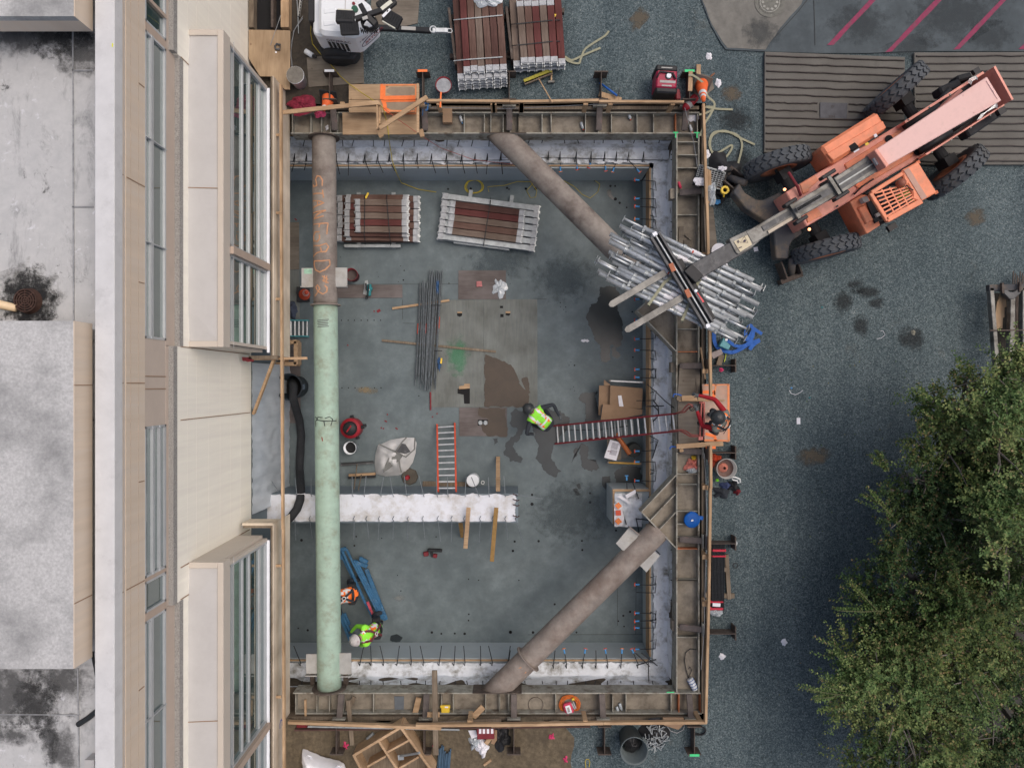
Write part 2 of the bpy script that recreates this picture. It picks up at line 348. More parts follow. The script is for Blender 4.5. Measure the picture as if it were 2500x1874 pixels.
M_plank = [grain_mat('plank_'+n, c, d, 'y', 16, False) for n, c, d in (('brown', (.17,.105,.085), (.11,.065,.052)), ('grey_brown', (.21,.165,.135), (.14,.105,.085)), ('red', (.145,.05,.046), (.10,.034,.032)), ('dark', (.115,.062,.052), (.08,.04,.034)))]
M_pcap = mat('plank_end_cap', (.40,.42,.44), .55, .25, 14, (.25,.26,.26), .40, 10, metal=.35, edge=.15)
M_bark = mat('bark', (.17,.155,.135), .9, .25, 8)
M_wet = mat('wet_floor', (.02,.028,.032), .3, .25, 3, spec=.5)
M_wetb = mat('wet_plywood', (.062,.045,.03), .35, .2, 3)
M_manhole = mat('cast_iron', (.16,.16,.14), .8, .25, 14, bump=.3)
M_mat = mat('trackway_mat', (.15,.145,.13), .9, .22, 4, (.105,.10,.09), .42, 2, edge=.15, bump=.2)
M_matd = mat('mat_ridge', (.04,.032,.03), .55, .3, 20)
M_stain = mat('mud_stain', (.13,.11,.075), .95, .35, 8, (.07,.06,.045), .4, 4)
M_oil = mat('oil_stain', (.02,.024,.026), .6, .3, 8)
M_sheet = mat('plastic_sheeting', (.55,.60,.64), .35, .1, 3, (.42,.48,.52), .4, 2, stretch=(1,2,.4), edge=.2)
M_light = mat('lit_lamp', (1.0,.42,.20), .4, .02, emit=3.0)
M_lampg = mat('lamp_glass', (.68,.68,.58), .2, .1)
M_ink = mat('ink', (.06,.05,.08), .8, .1)
M_label = mat('label_cream', (.62,.55,.38), .6, .08, 9, (.45,.37,.25), .3, 9)

def glass_mat():
    m = bpy.data.materials.new('window_glass'); m.use_nodes = True; n = m.node_tree.nodes; b = n['Principled BSDF']
    b.inputs['Base Color'].default_value = (.045,.075,.075,1); b.inputs['Roughness'].default_value = .03; b.inputs['IOR'].default_value = 1.9
    b.inputs['Specular IOR Level'].default_value = .6; b.inputs['Coat Weight'].default_value = .5; b.inputs['Coat Roughness'].default_value = .02
    b.inputs['Coat IOR'].default_value = 1.7; b.inputs['Coat Tint'].default_value = (.85,.97,.98,1)
    return m
M_glass = glass_mat()
def roof_mat():
    m = bpy.data.materials.new('roof_membrane'); m.use_nodes = True; t = m.node_tree; n = t.nodes; L = t.links; b = n['Principled BSDF']; b.inputs['Roughness'].default_value = .8
    tc = n.new('ShaderNodeTexCoord'); last = None
    def layer(prev, sc, lo, hi, col, loc, st=(1,1,1), rough=.7):
        mp = n.new('ShaderNodeMapping'); mp.inputs['Location'].default_value = loc; mp.inputs['Scale'].default_value = st; L.new(tc.outputs['Object'], mp.inputs[0])
        z = n.new('ShaderNodeTexNoise'); z.inputs['Scale'].default_value = sc; z.inputs['Detail'].default_value = 10; z.inputs['Roughness'].default_value = rough; z.inputs['Distortion'].default_value = .4; L.new(mp.outputs[0], z.inputs['Vector'])
        r = n.new('ShaderNodeValToRGB'); L.new(z.outputs['Fac'], r.inputs[0]); r.color_ramp.elements[0].position = lo; r.color_ramp.elements[0].color = (0,0,0,1); r.color_ramp.elements[1].position = hi; r.color_ramp.elements[1].color = (1,1,1,1)
        x = n.new('ShaderNodeMix'); x.data_type = 'RGBA'; L.new(r.outputs[0], x.inputs[0])
        if prev is None: x.inputs[6].default_value = (.53,.535,.53,1)
        else: L.new(prev, x.inputs[6])
        x.inputs[7].default_value = (*col, 1); return x.outputs[2]
    o = layer(None, 5, .35, .7, (.44,.45,.45), (0,0,0))
    o = layer(o, 1.3, .52, .68, (.20,.205,.21), (3,1,0), (1.6,.6,1), .8)
    o = layer(o, 2.6, .60, .68, (.08,.08,.08), (7,2,0), (1,.8,1), .8)
    o = layer(o, 7, .60, .68, (.62,.63,.65), (1,9,0))
    L.new(o, b.inputs['Base Color']); return m
M_roof = roof_mat()
M_block = mat('stained_coping', (.49,.495,.49), .85, .22, 30, (.22,.225,.225), .41, .9, edge=.13)
# ------------------------------------------------------------------ ground with the excavation cut out of it
ZF = -2.2                                            # pit floor
XW, XE, YN, YS = -5.5, 4.10, 5.93, -7.14             # edges of the hole
mb = MB()
B = 70
for x0, x1, y0, y1 in ((-B, XW, -B, B), (XE, B, -B, B), (XW, XE, YN, B), (XW, XE, -B, YS)):
    mb.sheet([(x0,y0,0),(x1,y0,0),(x1,y1,0),(x0,y1,0)])
struct('gravel_ground', mb, M_gravel)
# sides of the cut: bench under the walers
mb = MB()
mb.prism([(XW, 5.42), (XE, 5.42), (XE, YN), (XW, YN)], ZF-.3, -.56)
mb.prism([(3.56, YS), (XE, YS), (XE, 5.418), (3.56, 5.418)], ZF-.3, -.56)
mb.prism([(XW, YS), (3.558, YS), (3.558, -6.64), (XW, -6.64)], ZF-.3, -.56)
struct('excavation_side', mb, M_dirt)
mb = MB(); mb.prism([(-6.6, -7.1), (3.6, -7.1), (3.6, 5.5), (-6.6, 5.5)], ZF-.25, ZF)
struct('pit_floor', mb, M_floor)
def wavy(poly, amp, step=.25, seed=0, fine=0):
    out = []; n = len(poly)
    for i in range(n):
        a, b = Vector(poly[i]), Vector(poly[(i+1) % n]); k = max(1, int((b-a).length/step)); d = (b-a).normalized(); nn = Vector((-d.y, d.x, 0))
        for j in range(k):
            p = a.lerp(b, j/k); out.append(p + nn*amp*(nz3(p+Vector((seed,0,0)), 1.3)+.6*nz3(p+Vector((seed,5,0)), 4)) + nn*fine*(nz3(p+Vector((seed,9,0)), 9)+.7*nz3(p+Vector((seed,3,0)), 22)))
    return out
PM = {}
def patch(name, c, rx, ry, rz, col, seed, amt):
    """a thin film of dirt or oil lying on the ground, breaking up towards its rim"""
    k = (col, amt)
    if k not in PM:
        m = bpy.data.materials.new(name); m.use_nodes = True; t = m.node_tree; n = t.nodes; L = t.links; b = n['Principled BSDF']
        b.inputs['Base Color'].default_value = (*col, 1); b.inputs['Roughness'].default_value = .85
        tc = n.new('ShaderNodeTexCoord'); sp = n.new('ShaderNodeVectorMath'); sp.operation = 'LENGTH'
        gm = n.new('ShaderNodeMapping'); gm.inputs['Location'].default_value = (-1,-1,0); gm.inputs['Scale'].default_value = (2,2,0); L.new(tc.outputs['Generated'], gm.inputs[0]); L.new(gm.outputs[0], sp.inputs[0])
        z = n.new('ShaderNodeTexNoise'); z.inputs['Scale'].default_value = 6; z.inputs['Detail'].default_value = 9; z.inputs['Roughness'].default_value = .75; 
        oi = n.new('ShaderNodeObjectInfo'); ad = n.new('ShaderNodeVectorMath'); ad.operation = 'ADD'; L.new(tc.outputs['Object'], ad.inputs[0]); L.new(oi.outputs['Location'], ad.inputs[1]); L.new(ad.outputs[0], z.inputs['Vector'])
        a = n.new('ShaderNodeMath'); a.operation = 'MULTIPLY_ADD'; a.inputs[1].default_value = -.45; L.new(sp.outputs['Value'], a.inputs[0]); L.new(z.outputs['Fac'], a.inputs[2])
        r = n.new('ShaderNodeMapRange'); r.inputs['From Min'].default_value = .12; r.inputs['From Max'].default_value = .36; r.inputs['To Max'].default_value = amt; L.new(a.outputs[0], r.inputs[0]); L.new(r.outputs[0], b.inputs['Alpha']); PM[k] = m
    mb = MB(); mb.sheet(blob(c, rx, ry, rz, 50, .25, seed)); return struct(name, mb, PM[k])
# bare earth: a patch along the south side and one by the building at the north
mb = MB(); mb.sheet(wavy([P(560,1755,.006), P(1370,1755,.006), P(1395,1800,.006), P(1400,1900,.006), P(1380,2100,.006), P(500,2100,.006)], .16, .15))
struct('bare_earth', mb, mat('tan_dirt', (.135,.108,.07), .95, .4, 9, (.075,.06,.042), .42, 2.2, bump=.6, bscale=30, edge=.14))
mb = MB(); mb.sheet(wavy([P(560,-150,.006), P(890,-150,.006), P(890,120,.006), P(880,215,.006), P(850,258,.006), P(690,258,.006), P(560,258,.006)], .12, .15, 3))
struct('dark_earth', mb, mat('dark_dirt', (.062,.052,.04), .95, .4, 9, (.035,.032,.028), .45, 2.4, bump=.5, bscale=30, edge=.14))
for i, (px, py, rx, ry) in enumerate(((1786,230,26,22),(1985,1115,45,22),(2382,530,30,18),(1560,45,40,16))):
    c = P(px, py, .005); k = c.z/1
    patch('earth_patch', c, rx*.0105, ry*.0105, .3*i, (.12,.10,.07), i+3, .75)
for i, (px, py, rx, ry) in enumerate(((1796,290,30,22),(2090,700,18,12),(2060,735,26,14),(2120,712,12,22),(2105,795,20,14),(2225,825,30,16),(1813,400,16,26),(2140,740,14,10))):
    patch('oil_patch', P(px, py, .006), rx*.015, ry*.015, .5*i, (.016,.02,.022), i+13, .6)
# paved yard at the top right
mb = MB()
edge = [(1790,-200),(1712,0),(1735,60),(1760,105),(1772,121),(1870,126),(2000,130),(2120,130),(2230,125),(2600,126),(2900,126),(2900,-200)]
mb.slab([P(x, y, .03) for x, y in edge], .15); struct('paved_yard', mb, M_slab)
mb = MB(); mb.sheet(wavy([P(x, y, .034) for x, y in [(1720,-90),(1716,0),(1738,60),(1763,103),(1776,118),(1868,121),(1905,70),(1955,10),(1980,-90)]], .03, .15)); struct('worn_paving', mb, M_slab2)
def zpt(x, y): return W('d1', x, y, .038)
for q in (((690,350),(740,350),(1070,0),(1020,0)), ((1140,405),(1195,400),(1580,0),(1525,0)), ((1665,385),(1715,380),(2075,0),(2030,0)), ((2170,380),(2225,380),(2600,0),(2550,0))):
    a, b, c, d = [zpt(*p) for p in q]; c = b+(c-b)*1.6; d = a+(d-a)*1.6
    mb = MB(); mb.sheet(wavy([a, b, c, d], .012, .08)); struct('road_marking', mb, M_redline)
mb = MB(); mb.ribbon([zpt(540,0), zpt(470,90), zpt(380,190), zpt(290,290)], .014, .003); mb.ribbon([zpt(590,0), zpt(596,150), zpt(600,350)], .012, .003)
struct('paving_joint', mb, M_oil)
for x, y, a, b in ((2100,60,.9,.5),(2330,40,1.3,.6),(2230,110,.8,.25),(1860,80,.5,.35),(2420,90,.7,.4)): patch('paving_stain', P(x, y, .036), a, b, .3, (.045,.055,.06), x, .45)
# manhole cover
c = W('d1', 250, 20, .036)
t = thing('manhole_cover', 'round cast iron manhole cover set in the tan concrete of the yard', 'manhole', c)
mb = MB(); mb.lathe([(.0,.006),(.235,.006),(.235,0),(.0,0)], c, n=36); mb.build('cover', M_manhole, t)
mb = MB(); mb.lathe([(.245,0),(.245,.008),(.315,.008),(.315,0)], c, n=36); mb.build('rim', M_manhole, t)
mb = MB()
for i in range(10):
    a = 2*math.pi*i/10; p = c + Vector((math.cos(a)*.15, math.sin(a)*.15, .006)); mb.box(p+Vector((0,0,.004)), (.05,.05,.008), a+R(45))
mb.lathe([(.195,.006),(.195,.012),(.21,.012),(.21,.006)], c, n=36); mb.build('pattern', mat('worn_iron', (.30,.30,.27), .6, .2, 10), t)

# ------------------------------------------------------------------ steel trackway mats under the machine
def trackmat(name, label, corners, n, dx, skip=None):
    t = thing('trackway_mat', label, 'ground mat', corners[0], 0, 'brown trackway mats under the telehandler')
    mb = MB(); mb.slab(corners, .07); mb.build('plate', M_mat, t, .01)
    A, B_, C_, D = corners                                # A top left, B top right, C bottom right, D bottom left
    for i in range(n):
        f = (i+.55)/n; a = A.lerp(D, f); b = B_.lerp(C_, f); segs = [(.01, .99)]
        if skip and skip[0] <= i <= skip[1]: segs = [(.01, .375), (.60, .99)]
        for s0, s1 in segs:
            mb = MB(); pts = [a.lerp(b, s0+(s1-s0)*j/14) + Vector((0, .02*nz3((j*.9, i*3.1, 1)), .014)) for j in range(15)]
            mb.tube(pts, .017, 6); mb.build('ridge', M_matd, t)
    return t
t = trackmat('m', 'left brown steel trackway mat with a dark square plate between its ridges', [P(x, y, .075) for x, y in ((1867,126),(2210,139),(2208,376),(1866,372))], 13, 0, (6, 7))
mb = MB(); mb.slab([W('d1', x, y, .10) for x, y in ((640,790),(850,795),(845,915),(640,910))], .03)
o = mb.build('name_plate', mat('plate_bluish', (.085,.088,.098), .7, .2, 8), t)
mb = text_mb('D', .07, W('d1',725,830,.102), (1,0,0)); mb.build('plate_letter', M_matd, o)
mb = text_mb('30H', .085, W('d1',700,910,.102), (1,0,0)); mb.build('plate_number', M_matd, o)
trackmat('m', 'right brown steel trackway mat running out of the picture behind the telehandler', [P(x, y, .075) for x, y in ((2232,128),(2700,126),(2700,402),(2234,402))], 15, 0)

# ------------------------------------------------------------------ foundation walls around the pit
def membrane(parent, p_top, p_back, p_edge, along, n, seed, m=M_fabric):
    """sheet draped from under the waler down to the wall top; along = direction, the three points are offsets across"""
    mb = MB(); L_ = along.length; d = along.normalized()
    def fn(u, v):
        s = u*L_
        if v < .5: q = p_top.lerp(p_back, v*2)
        else:
            q = p_back.lerp(p_edge, (v-.5)*2)
        base = q + d*s
        k = Vector((s, v*2+seed, seed)); w = .05*nz3(k, 1.6)+.045*abs(nz3(k+Vector((s*.7,0,0)), 3.1))+.015*nz3(k, 8)
        off = Vector((0, 0, w*(1 if v > .45 else .3)))
        inw = (p_edge-p_back).normalized()
        if v < .5: off += inw*(.05*nz3(k+Vector((9,0,0)), 1.7))
        if v > .96: off += inw*(.06*nz3(k+Vector((4,0,0)), 5)-.03+ .05*nz3((s*11, seed, 2)))
        return base + off
    mb.grid(fn, n, 24)
    return mb.build('membrane', m, parent, 0, True)
def cap(parent, p, d, col):
    mb = MB(); d = d.normalized(); mb.cyl(p-d*.015, p+d*.05, .017, 8, .015); mb.cyl(p-d*.075, p-d*.015, .013, 8)
    o = mb.build('rebar_cap', M_bluec, parent)
    r = MB(); a = Vector((d.x, d.y, d.z)); side = a.cross(Vector((0,0,1))).normalized()
    r.bar(p+d*.05, p+d*.062, .062, .062, side); r.build('cap_head', col, o)

def dowel(parent, pts, r=.0095, capc=None, m=M_rebar):
    mb = MB(); mb.tube(pts, r, 7); o = mb.build('rebar_dowel', m, parent)
    if capc is not None:
        d = (pts[-1]-pts[-2]).normalized(); p = pts[-1]
        # caps are sub-parts of their dowel
        mb = MB(); mb.cyl(p-d*.07, p+d*.03, .020, 8, .017); mb.build('cap_sleeve', M_bluec, o)
        mb = MB(); mb.bar(p+d*.03, p+d*.045, .075, .075, (0,0,1)); mb.build('cap_head', capc, o)
    return o
CAPS = [M_redo, mat('cap_orange', (.75,.22,.06), .55, .1)]
ZT = -1.18
V = Vector
# north
wn = thing('foundation_wall', 'long concrete foundation wall along the north side of the pit under a muddy white membrane', 'wall', (0,5.1,ZF), 0, 'foundation walls around the pit')
mb = MB(); mb.prism([(-5.5,4.925),(3.13,4.925),(3.13,5.40),(-5.5,5.40)], ZF, ZT-.03); mb.build('wall', M_conc, wn)
mb = MB(); mb.prism([(-5.5,4.955),(3.13,4.955),(3.13,4.985),(-5.5,4.985)], ZT-.028, ZT+.02); mb.build('form_strip', M_lum, wn)
membrane(wn, V((-5.5,5.41,-.56)), V((-5.5,5.38,ZT+.01)), V((-5.5,4.99,ZT+.02)), V((9.05,0,0)), 210, 1)
for i, x in enumerate((345,460,745,840,985,1075,1225,1300,1420,1555,1655,1760,1880)):
    p = W('b1', x, 1050, -.62); q = W('b1', x+random.uniform(-25,20), 1130, -.72); p.y = 5.44; dowel(wn, [p, q])
for i, x in enumerate((242,300,400,560,655,790,865,995,1115,1170,1300)):
    p = W('c1', x, 1045, -.62); p.y = 5.44; q = W('c1', x+random.uniform(-22,20), 1105, -.72); dowel(wn, [p, q])
for i, (x0, x1, y1) in enumerate(((378,355,1325),(470,450,1315),(700,725,1345),(795,790,1355),(920,962,1345),(1020,1060,1335),(1110,1150,1320),(1218,1222,1320),(1325,1330,1300),(1435,1465,1335),(1550,1562,1340),(1668,1690,1340),(1770,1785,1340),(1865,1855,1345),(1970,1982,1345))):
    a = W('b1', x0, 1185, ZT+.24); b = W('b1', x0+4, 1262, ZT+.02); c = W('b1', x0, 1240, ZT+.05); d = W('b1', x1, y1, ZT-.02)
    dowel(wn, [W('b1', x0-14, 1262, ZT+.0), a, c, d])
for i, (x0, x1, y1, cc) in enumerate(((75,85,1345,None),(440,395,1265,None),(530,532,1310,1),(655,660,1295,0),(770,755,1280,0),(875,880,1305,0),(965,938,1315,1),(1060,1135,1320,0),(1175,1180,1262,None))):
    a = W('c1', x0, 1170, ZT+.24); c = W('c1', x0, 1240, ZT+.05); d = W('c1', x1, y1, ZT-.02)
    dowel(wn, [W('c1', x0-14, 1255, ZT), a, c, d], capc=None if cc is None else CAPS[cc])
mb = MB(); mb.tube([W('b1',330,1245,ZT+.06), W('b1',1000,1245,ZT+.06), W('b1',2030,1235,ZT+.06)], .008, 6); mb.tube([W('c1',60,1215,ZT+.06), W('c1',640,1220,ZT+.06), W('c1',1400,1238,ZT+.06)], .008, 6); mb.build('tie_bar', M_rebar, wn)
# east
we = thing('foundation_wall', 'long concrete foundation wall along the east side of the pit with a square pier and capped bars', 'wall', (3.3,-.6,ZF), 0, 'foundation walls around the pit')
mb = MB(); mb.prism([(3.165,-6.25),(3.165,4.92),(3.52,4.92),(3.52,-6.25)], ZF, ZT-.03); mb.build('wall', M_conc, we)
mb = MB(); mb.prism([(3.128,-6.2),(3.128,4.92),(3.163,4.92),(3.163,-6.2)], ZF+.6, ZT+.02); mb.build('form_strip', M_lum_y, we)
membrane(we, V((3.565,-6.6,-.56)), V((3.53,-6.6,ZT+.01)), V((3.19,-6.6,ZT+.02)), V((0,11.9,0)), 250, 5)
for r, y, cc in (('c1',1395,0),('c1',1530,0),('c1',1600,0),('c2',270,1),('c2',390,1),('c2',885,0),('c2',1040,0),('c2',1190,0),('c2',1280,0),('c2',1420,0),('c2',1495,0),('c3',245,None),('c3',630,0),('c3',715,1),('c3',870,0),('c4',250,0),('c4',310,None),('c4',465,0),('c4',520,0),('c4',580,0),('c4',740,0)):
    j = random.uniform(-10,10); k = random.choice((-1,1))
    pts = [W(r,1225,y-k*60,ZT+.04), W(r,1270,y-k*75,ZT+.17), W(r,1262,y-k*3,ZT+.09), W(r,1205,y+j*.4,ZT+.05), W(r,1118,y+j,ZT-.05)]
    dowel(we, pts, capc=None if cc is None else CAPS[cc])
for r, y in (('c1',1200),('c1',1240),('c2',295),('c2',360),('c2',1330),('c2',1400),('c3',300),('c3',560),('c3',1390),('c4',125),('c4',205),('c4',355),('c4',415)):
    a = W(r,1435,y,-.62); b = W(r,1382,y+random.uniform(-12,12),-.7); a.x = 3.6; dowel(we, [a, b])
mb = MB(); mb.prism([(2.29,-3.19),(3.126,-3.19),(3.126,-2.39),(2.29,-2.39)], ZF, ZT-.02); mb.build('pier', M_conc, we)
mb = MB()
for a, b in (((2.29,-2.42),(3.126,-2.42)), ((2.32,-2.45),(2.32,-3.18))):
    mb.bar(V((*a,ZT+.0)), V((*b,ZT+.0)), .05, .05)
mb.build('pier_form', M_lum, we)
mb = MB()
def pf(u, v):
    x = 2.33+u*.62; y = -3.24+v*.76; k = V((x*3, y*3, 8)); return V((x, y, ZT+.04+.10*abs(nz3(k, 1.6))+.04*nz3(k, 4)))
mb.grid(pf, 26, 26); mb.build('pier_sheet', M_fabric, we, 0, True)
mb = MB(); mb.slab(WL('c3', ((1030,975),(1110,930),(1115,955),(1045,1000)), ZT+.25), .01); mb.slab(WL('c3', ((970,985),(1075,1050),(1070,1030),(1000,975)), ZT+.2), .01); mb.slab(WL('c3', ((945,1040),(1000,1040),(1025,1150),(1010,1210),(948,1212)), ZT+.19), .01); mb.build('sheet_offcut', M_paper, we)
for (x, y), cc in zip(((978,1055),(978,1110),(978,1175)), (CAPS[1], CAPS[0], CAPS[1])):
    p = W('c3', x, y, ZT+.26); mb = MB(); mb.box(p, (.115,.115,.012), R(40) if y != 1110 else R(5)); mb.cyl(p-V((0,0,.07)), p, .02, 8); mb.build('square_cap', cc, we)
for pts in (((1090,880),(1135,1000)), ((1000,1060),(1040,1200)), ((1115,1150),(1140,1270)), ((1120,1155),(1210,1165)), ((1210,985),(1275,1040)), ((1250,1380),(1300,1430))):
    dowel(we, [W('c3',*pts[0],ZT+.12), W('c3',*pts[1],ZT+.1)], .012)
for (x, y, x1, y1) in ((1045,925,1042,835),):
    dowel(we, [W('c3',x,y,ZT), W('c3',x1,y1,ZT)], capc=M_bluec)
mb = MB()
for i in range(2):
    mb.tube([W('c3',1245,240+40*i,ZT+.1), W('c3',1285,290+30*i,ZT+.2), W('c3',1290,360,ZT+.2), W('c3',1240,410,ZT+.1)], .014, 7)
mb.tube([W('c3',1190,290,ZT+.15), W('c3',1330,285,ZT+.2)], .013, 7)
mb.tube([W('c3',1220,515,ZT+.1), W('c3',1285,550,ZT+.18), W('c3',1240,690,ZT+.12)], .012, 7); mb.build('loose_bar', M_rebar, we)
mb = MB(); mb.tube([W('c3',1200,120,-.9), W('c3',1260,170,-.75), W('c3',1340,250,-.6), W('c3',1420,310,-.3)], .010, 6); mb.build('cable', M_black, we)
# south
ws = thing('foundation_wall', 'long concrete foundation wall along the south side of the pit with a crumpled white membrane', 'wall', (0,-6.4,ZF), 0, 'foundation walls around the pit')
mb = MB(); mb.prism([(-5.5,-6.60),(3.5,-6.60),(3.5,-6.26),(-5.5,-6.26)], ZF, ZT-.03); mb.build('wall', M_conc, ws)
mb = MB(); mb.prism([(-5.5,-6.305),(3.12,-6.305),(3.12,-6.275),(-5.5,-6.275)], ZT-.028, ZT+.02); mb.build('form_strip', M_lum, ws)
membrane(ws, V((-5.5,-6.635,-.56)), V((-5.5,-6.62,ZT+.06)), V((-5.5,-6.31,ZT+.02)), V((9.05,0,0)), 210, 9)
for x0, x1 in ((420,370),(880,910),(965,963),(1062,1035),(1165,1185),(1275,1265),(1370,1345),(1490,1510),(1605,1615),(1688,1680),(1810,1810),(1900,1872),(2020,2040)):
    dowel(ws, [W('b4',x0-12,850,ZT+.02), W('b4',x0,868,ZT+.12), W('b4',x0+3,845,ZT+.06), W('b4',x1,715,ZT-.02)])
for x0, x1, cc in ((128,145,None),(240,255,0),(478,490,None),(578,560,1),(702,722,0),(805,805,None),(895,878,0),(998,1006,1),(1128,1085,0)):
    dowel(ws, [W('c4',x0-10,860,ZT+.02), W('c4',x0,890,ZT+.12), W('c4',x0+2,855,ZT+.06), W('c4',x1,750,ZT-.02)], capc=None if cc is None else CAPS[cc])
for x, r in [(v, 'b4') for v in (425,530,875,965,1065,1200,1310,1388,1488,1615,1713,1830)] + [(v, 'c4') for v in (262,400,500,585,722,790,890,1000,1100,1250,1370,1415)]:
    a = W(r, x, 1075, -.62); a.y = -6.66; b = W(r, x+random.uniform(-14,14), 985, -.72); dowel(ws, [a, b])
mb = MB(); mb.bar(W('c4',1120,865,ZT+.2), W('c4',1270,820,ZT+.2), .02, .02); mb.bar(W('c4',1110,770,ZT+.1), W('c4',1220,875,ZT+.2), .02, .02); mb.bar(W('c4',1155,770,ZT+.1), W('c4',1280,870,ZT+.2), .02, .02); mb.bar(W('c4',1208,815,ZT+.2), W('c4',1214,1050,ZT+.4), .022, .022); mb.build('corner_bar', M_rebar, ws)
# middle footing
wf = thing('footing', 'long low concrete footing across the pit topped with bright white membrane', 'footing', (-2.7,-2.8,ZF))
mb = MB(); mb.prism([(-5.58,-3.13),(.14,-3.13),(.14,-2.47),(-5.58,-2.47)], ZF, -1.02); mb.build('wall', M_conc_d, wf)
mb = MB()
def ff(u, v):
    x = -5.56+u*5.64; y = -3.09+v*.59; k = V((x, y*2, 3)); e = (.045*nz3((x*4, 1, 3), 1)+.012*nz3((x*14, 2, 3), 1)+.015 if v > .97 else .02*nz3(k, 9) if v < .03 else 0)
    return V((x + (.05*nz3(k, 9) if u > .99 else 0), y+e, -.985+.02*nz3(k, 1.1)+.010*nz3(k, 4)+.025*max(0, nz3((x*1.1, y*3, 9), 1))))
mb.grid(ff, 170, 18); mb.build('membrane', M_fabric_w, wf, 0, True)
for x0, x1, y1 in ((395,380,840),(505,503,840),(822,820,830),(912,928,826),(1040,1062,835),(1135,1112,830),(1240,1222,825),(1370,1335,825),(1475,1470,830),(1558,1555,825),(1690,1700,830),(1795,1740,835),(1875,1870,835),(2000,1990,825),(2090,2290,1000),(270,190,850)):
    dowel(wf, [W('b3',x0+6,985,-.97), W('b3',x0,972,-.86), W('b3',x1,y1,-1.05)], .0085, m=M_dowel)
for x0, x1, y1 in ((375,385,1320),(490,512,1305),(832,832,1315),(928,950,1310),(1025,1020,1318),(1135,1134,1318),(1248,1246,1320),(1362,1383,1316),(1478,1502,1330),(1585,1583,1335),(1682,1680,1330),(1805,1800,1335),(1900,1885,1335),(2000,2020,1315),(2080,2140,1335)):
    dowel(wf, [W('b3',x0+8,1135,-.97), W('b3',x0-4,1158,-.86), W('b3',x0+4,1165,-.93), W('b3',x1,y1,-1.05)], .0085, m=M_dowel)
mb = MB()
for y in (965,1005,1045,1130): mb.tube([W('b3',2060,y,-.95), W('b3',2095,y+12,-.9), W('b3',2108,y+5,-1.0)], .011, 6)
mb.build('end_tie', mat('rust_wire', (.09,.04,.03), .8, .2), wf)
# ------------------------------------------------------------------ steel walers: web plate between two upright flanges, with stiffeners
ZW0, ZW1, ZWEB = -.555, -.15, -.33
def waler(label, org, flanges, web, stiff, group='steel walers around the pit'):
    t = thing('steel_waler', label, 'steel beam', org, 0, group)
    mb = MB(); mb.slab([V((x, y, ZWEB)) for x, y in web], .03); mb.build('web', M_web, t)
    for x0, y0, x1, y1 in flanges:
        mb = MB(); mb.prism([(x0,y0),(x1,y0),(x1,y1),(x0,y1)], ZW0, ZW1); mb.build('flange', M_flange, t, .004)
    for a, b, m in stiff:
        mb = MB(); mb.bar(V((*a, ZWEB+.075)), V((*b, ZWEB+.075)), .018, .145); mb.build('stiffener', m, t)
    return t
def y_(py, z=ZW1): return (CY-py)*(H-z)/F
def x_(px, z=ZW1): return (px-CX)*(H-z)/F
yn0, yn1 = y_(326.5), y_(273)
xe0, xe1 = x_(1651), x_(1708)
ys0, ys1 = y_(1690), y_(1743)
M_orl = mat('orange_chalk', (.45,.16,.07), .8, .2, 9)
def sx(r, zx): return W(r, zx, 0, -.19).x
def sy(r, zy): return W(r, 0, zy, -.19).y
st = [((sx('b1',x), yn0+.03), (sx('b1',x), yn1-.03), M_flange) for x in (360,503,585,655,708,1395,1685,1840,1890,1985,2040,2100)]
st += [((sx('c1',x), yn0+.03), (sx('c1',x), yn1-.03), M_orl if x == 1420 else M_flange) for x in (205,390,460,725,825,925,1122,1250,1420,1588)]
wal_n = waler('long rusty steel waler along the north edge of the pit with plywood laid across it', (0,yn0,ZW0),
    [(sx('b1',350), yn0, sx('c1',1600), yn0+.028), (sx('b1',350), yn1-.028, sx('c1',1600), yn1)], [(sx('b1',350),yn0+.029),(sx('c1',1600),yn0+.029),(sx('c1',1600),yn1-.029),(sx('b1',350),yn1-.029)], st)
st = [((xe0+.03, sy(r,y)), (xe1-.03, sy(r,y)), M_orl if (r,y) in (('c2',1290),('c3',1387)) else M_flange) for r, y in (('c1',1095),('c1',1195),('c1',1295),('c1',1495),('c2',75),('c2',235),('c2',1115),('c2',1290),('c2',1385),('c3',650),('c3',810),('c3',890),('c3',1097),('c3',1195),('c3',1297),('c3',1387),('c3',1628),('c4',210),('c4',573),('c4',650))]
wal_e = waler('steel waler along the east edge of the pit with triangular strut brackets', (xe0,-.5,ZW0),
    [(xe0, ys0+.002, xe0+.028, yn0-.002), (xe1-.028, ys0+.002, xe1, yn0-.002)], [(xe0+.029,ys0+.002),(xe1-.029,ys0+.002),(xe1-.029,yn0-.002),(xe0+.029,yn0-.002)], st)
st = [((sx('b4',x), ys1+.03), (sx('b4',x), ys0-.03), M_flange) for x in (385,548,645,753,985,1400,1510,1600,1850,1955,2030)]
st += [((sx('c4',x), ys1+.03), (sx('c4',x), ys0-.03), M_orl if x in (1445,1612) else M_flange) for x in (63,130,495,833,935,1037,1385,1445,1612)]
wal_s = waler('dirt-filled steel waler along the south edge of the pit littered with tools and offcuts', (0,ys0,ZW0),
    [(sx('b4',368), ys0-.028, sx('c4',1618), ys0), (sx('b4',385), ys1, sx('c4',1618), ys1+.028)], [(sx('b4',385),ys1+.029),(sx('c4',1618),ys1+.029),(sx('c4',1618),ys0-.029),(sx('b4',385),ys0-.029)], st)
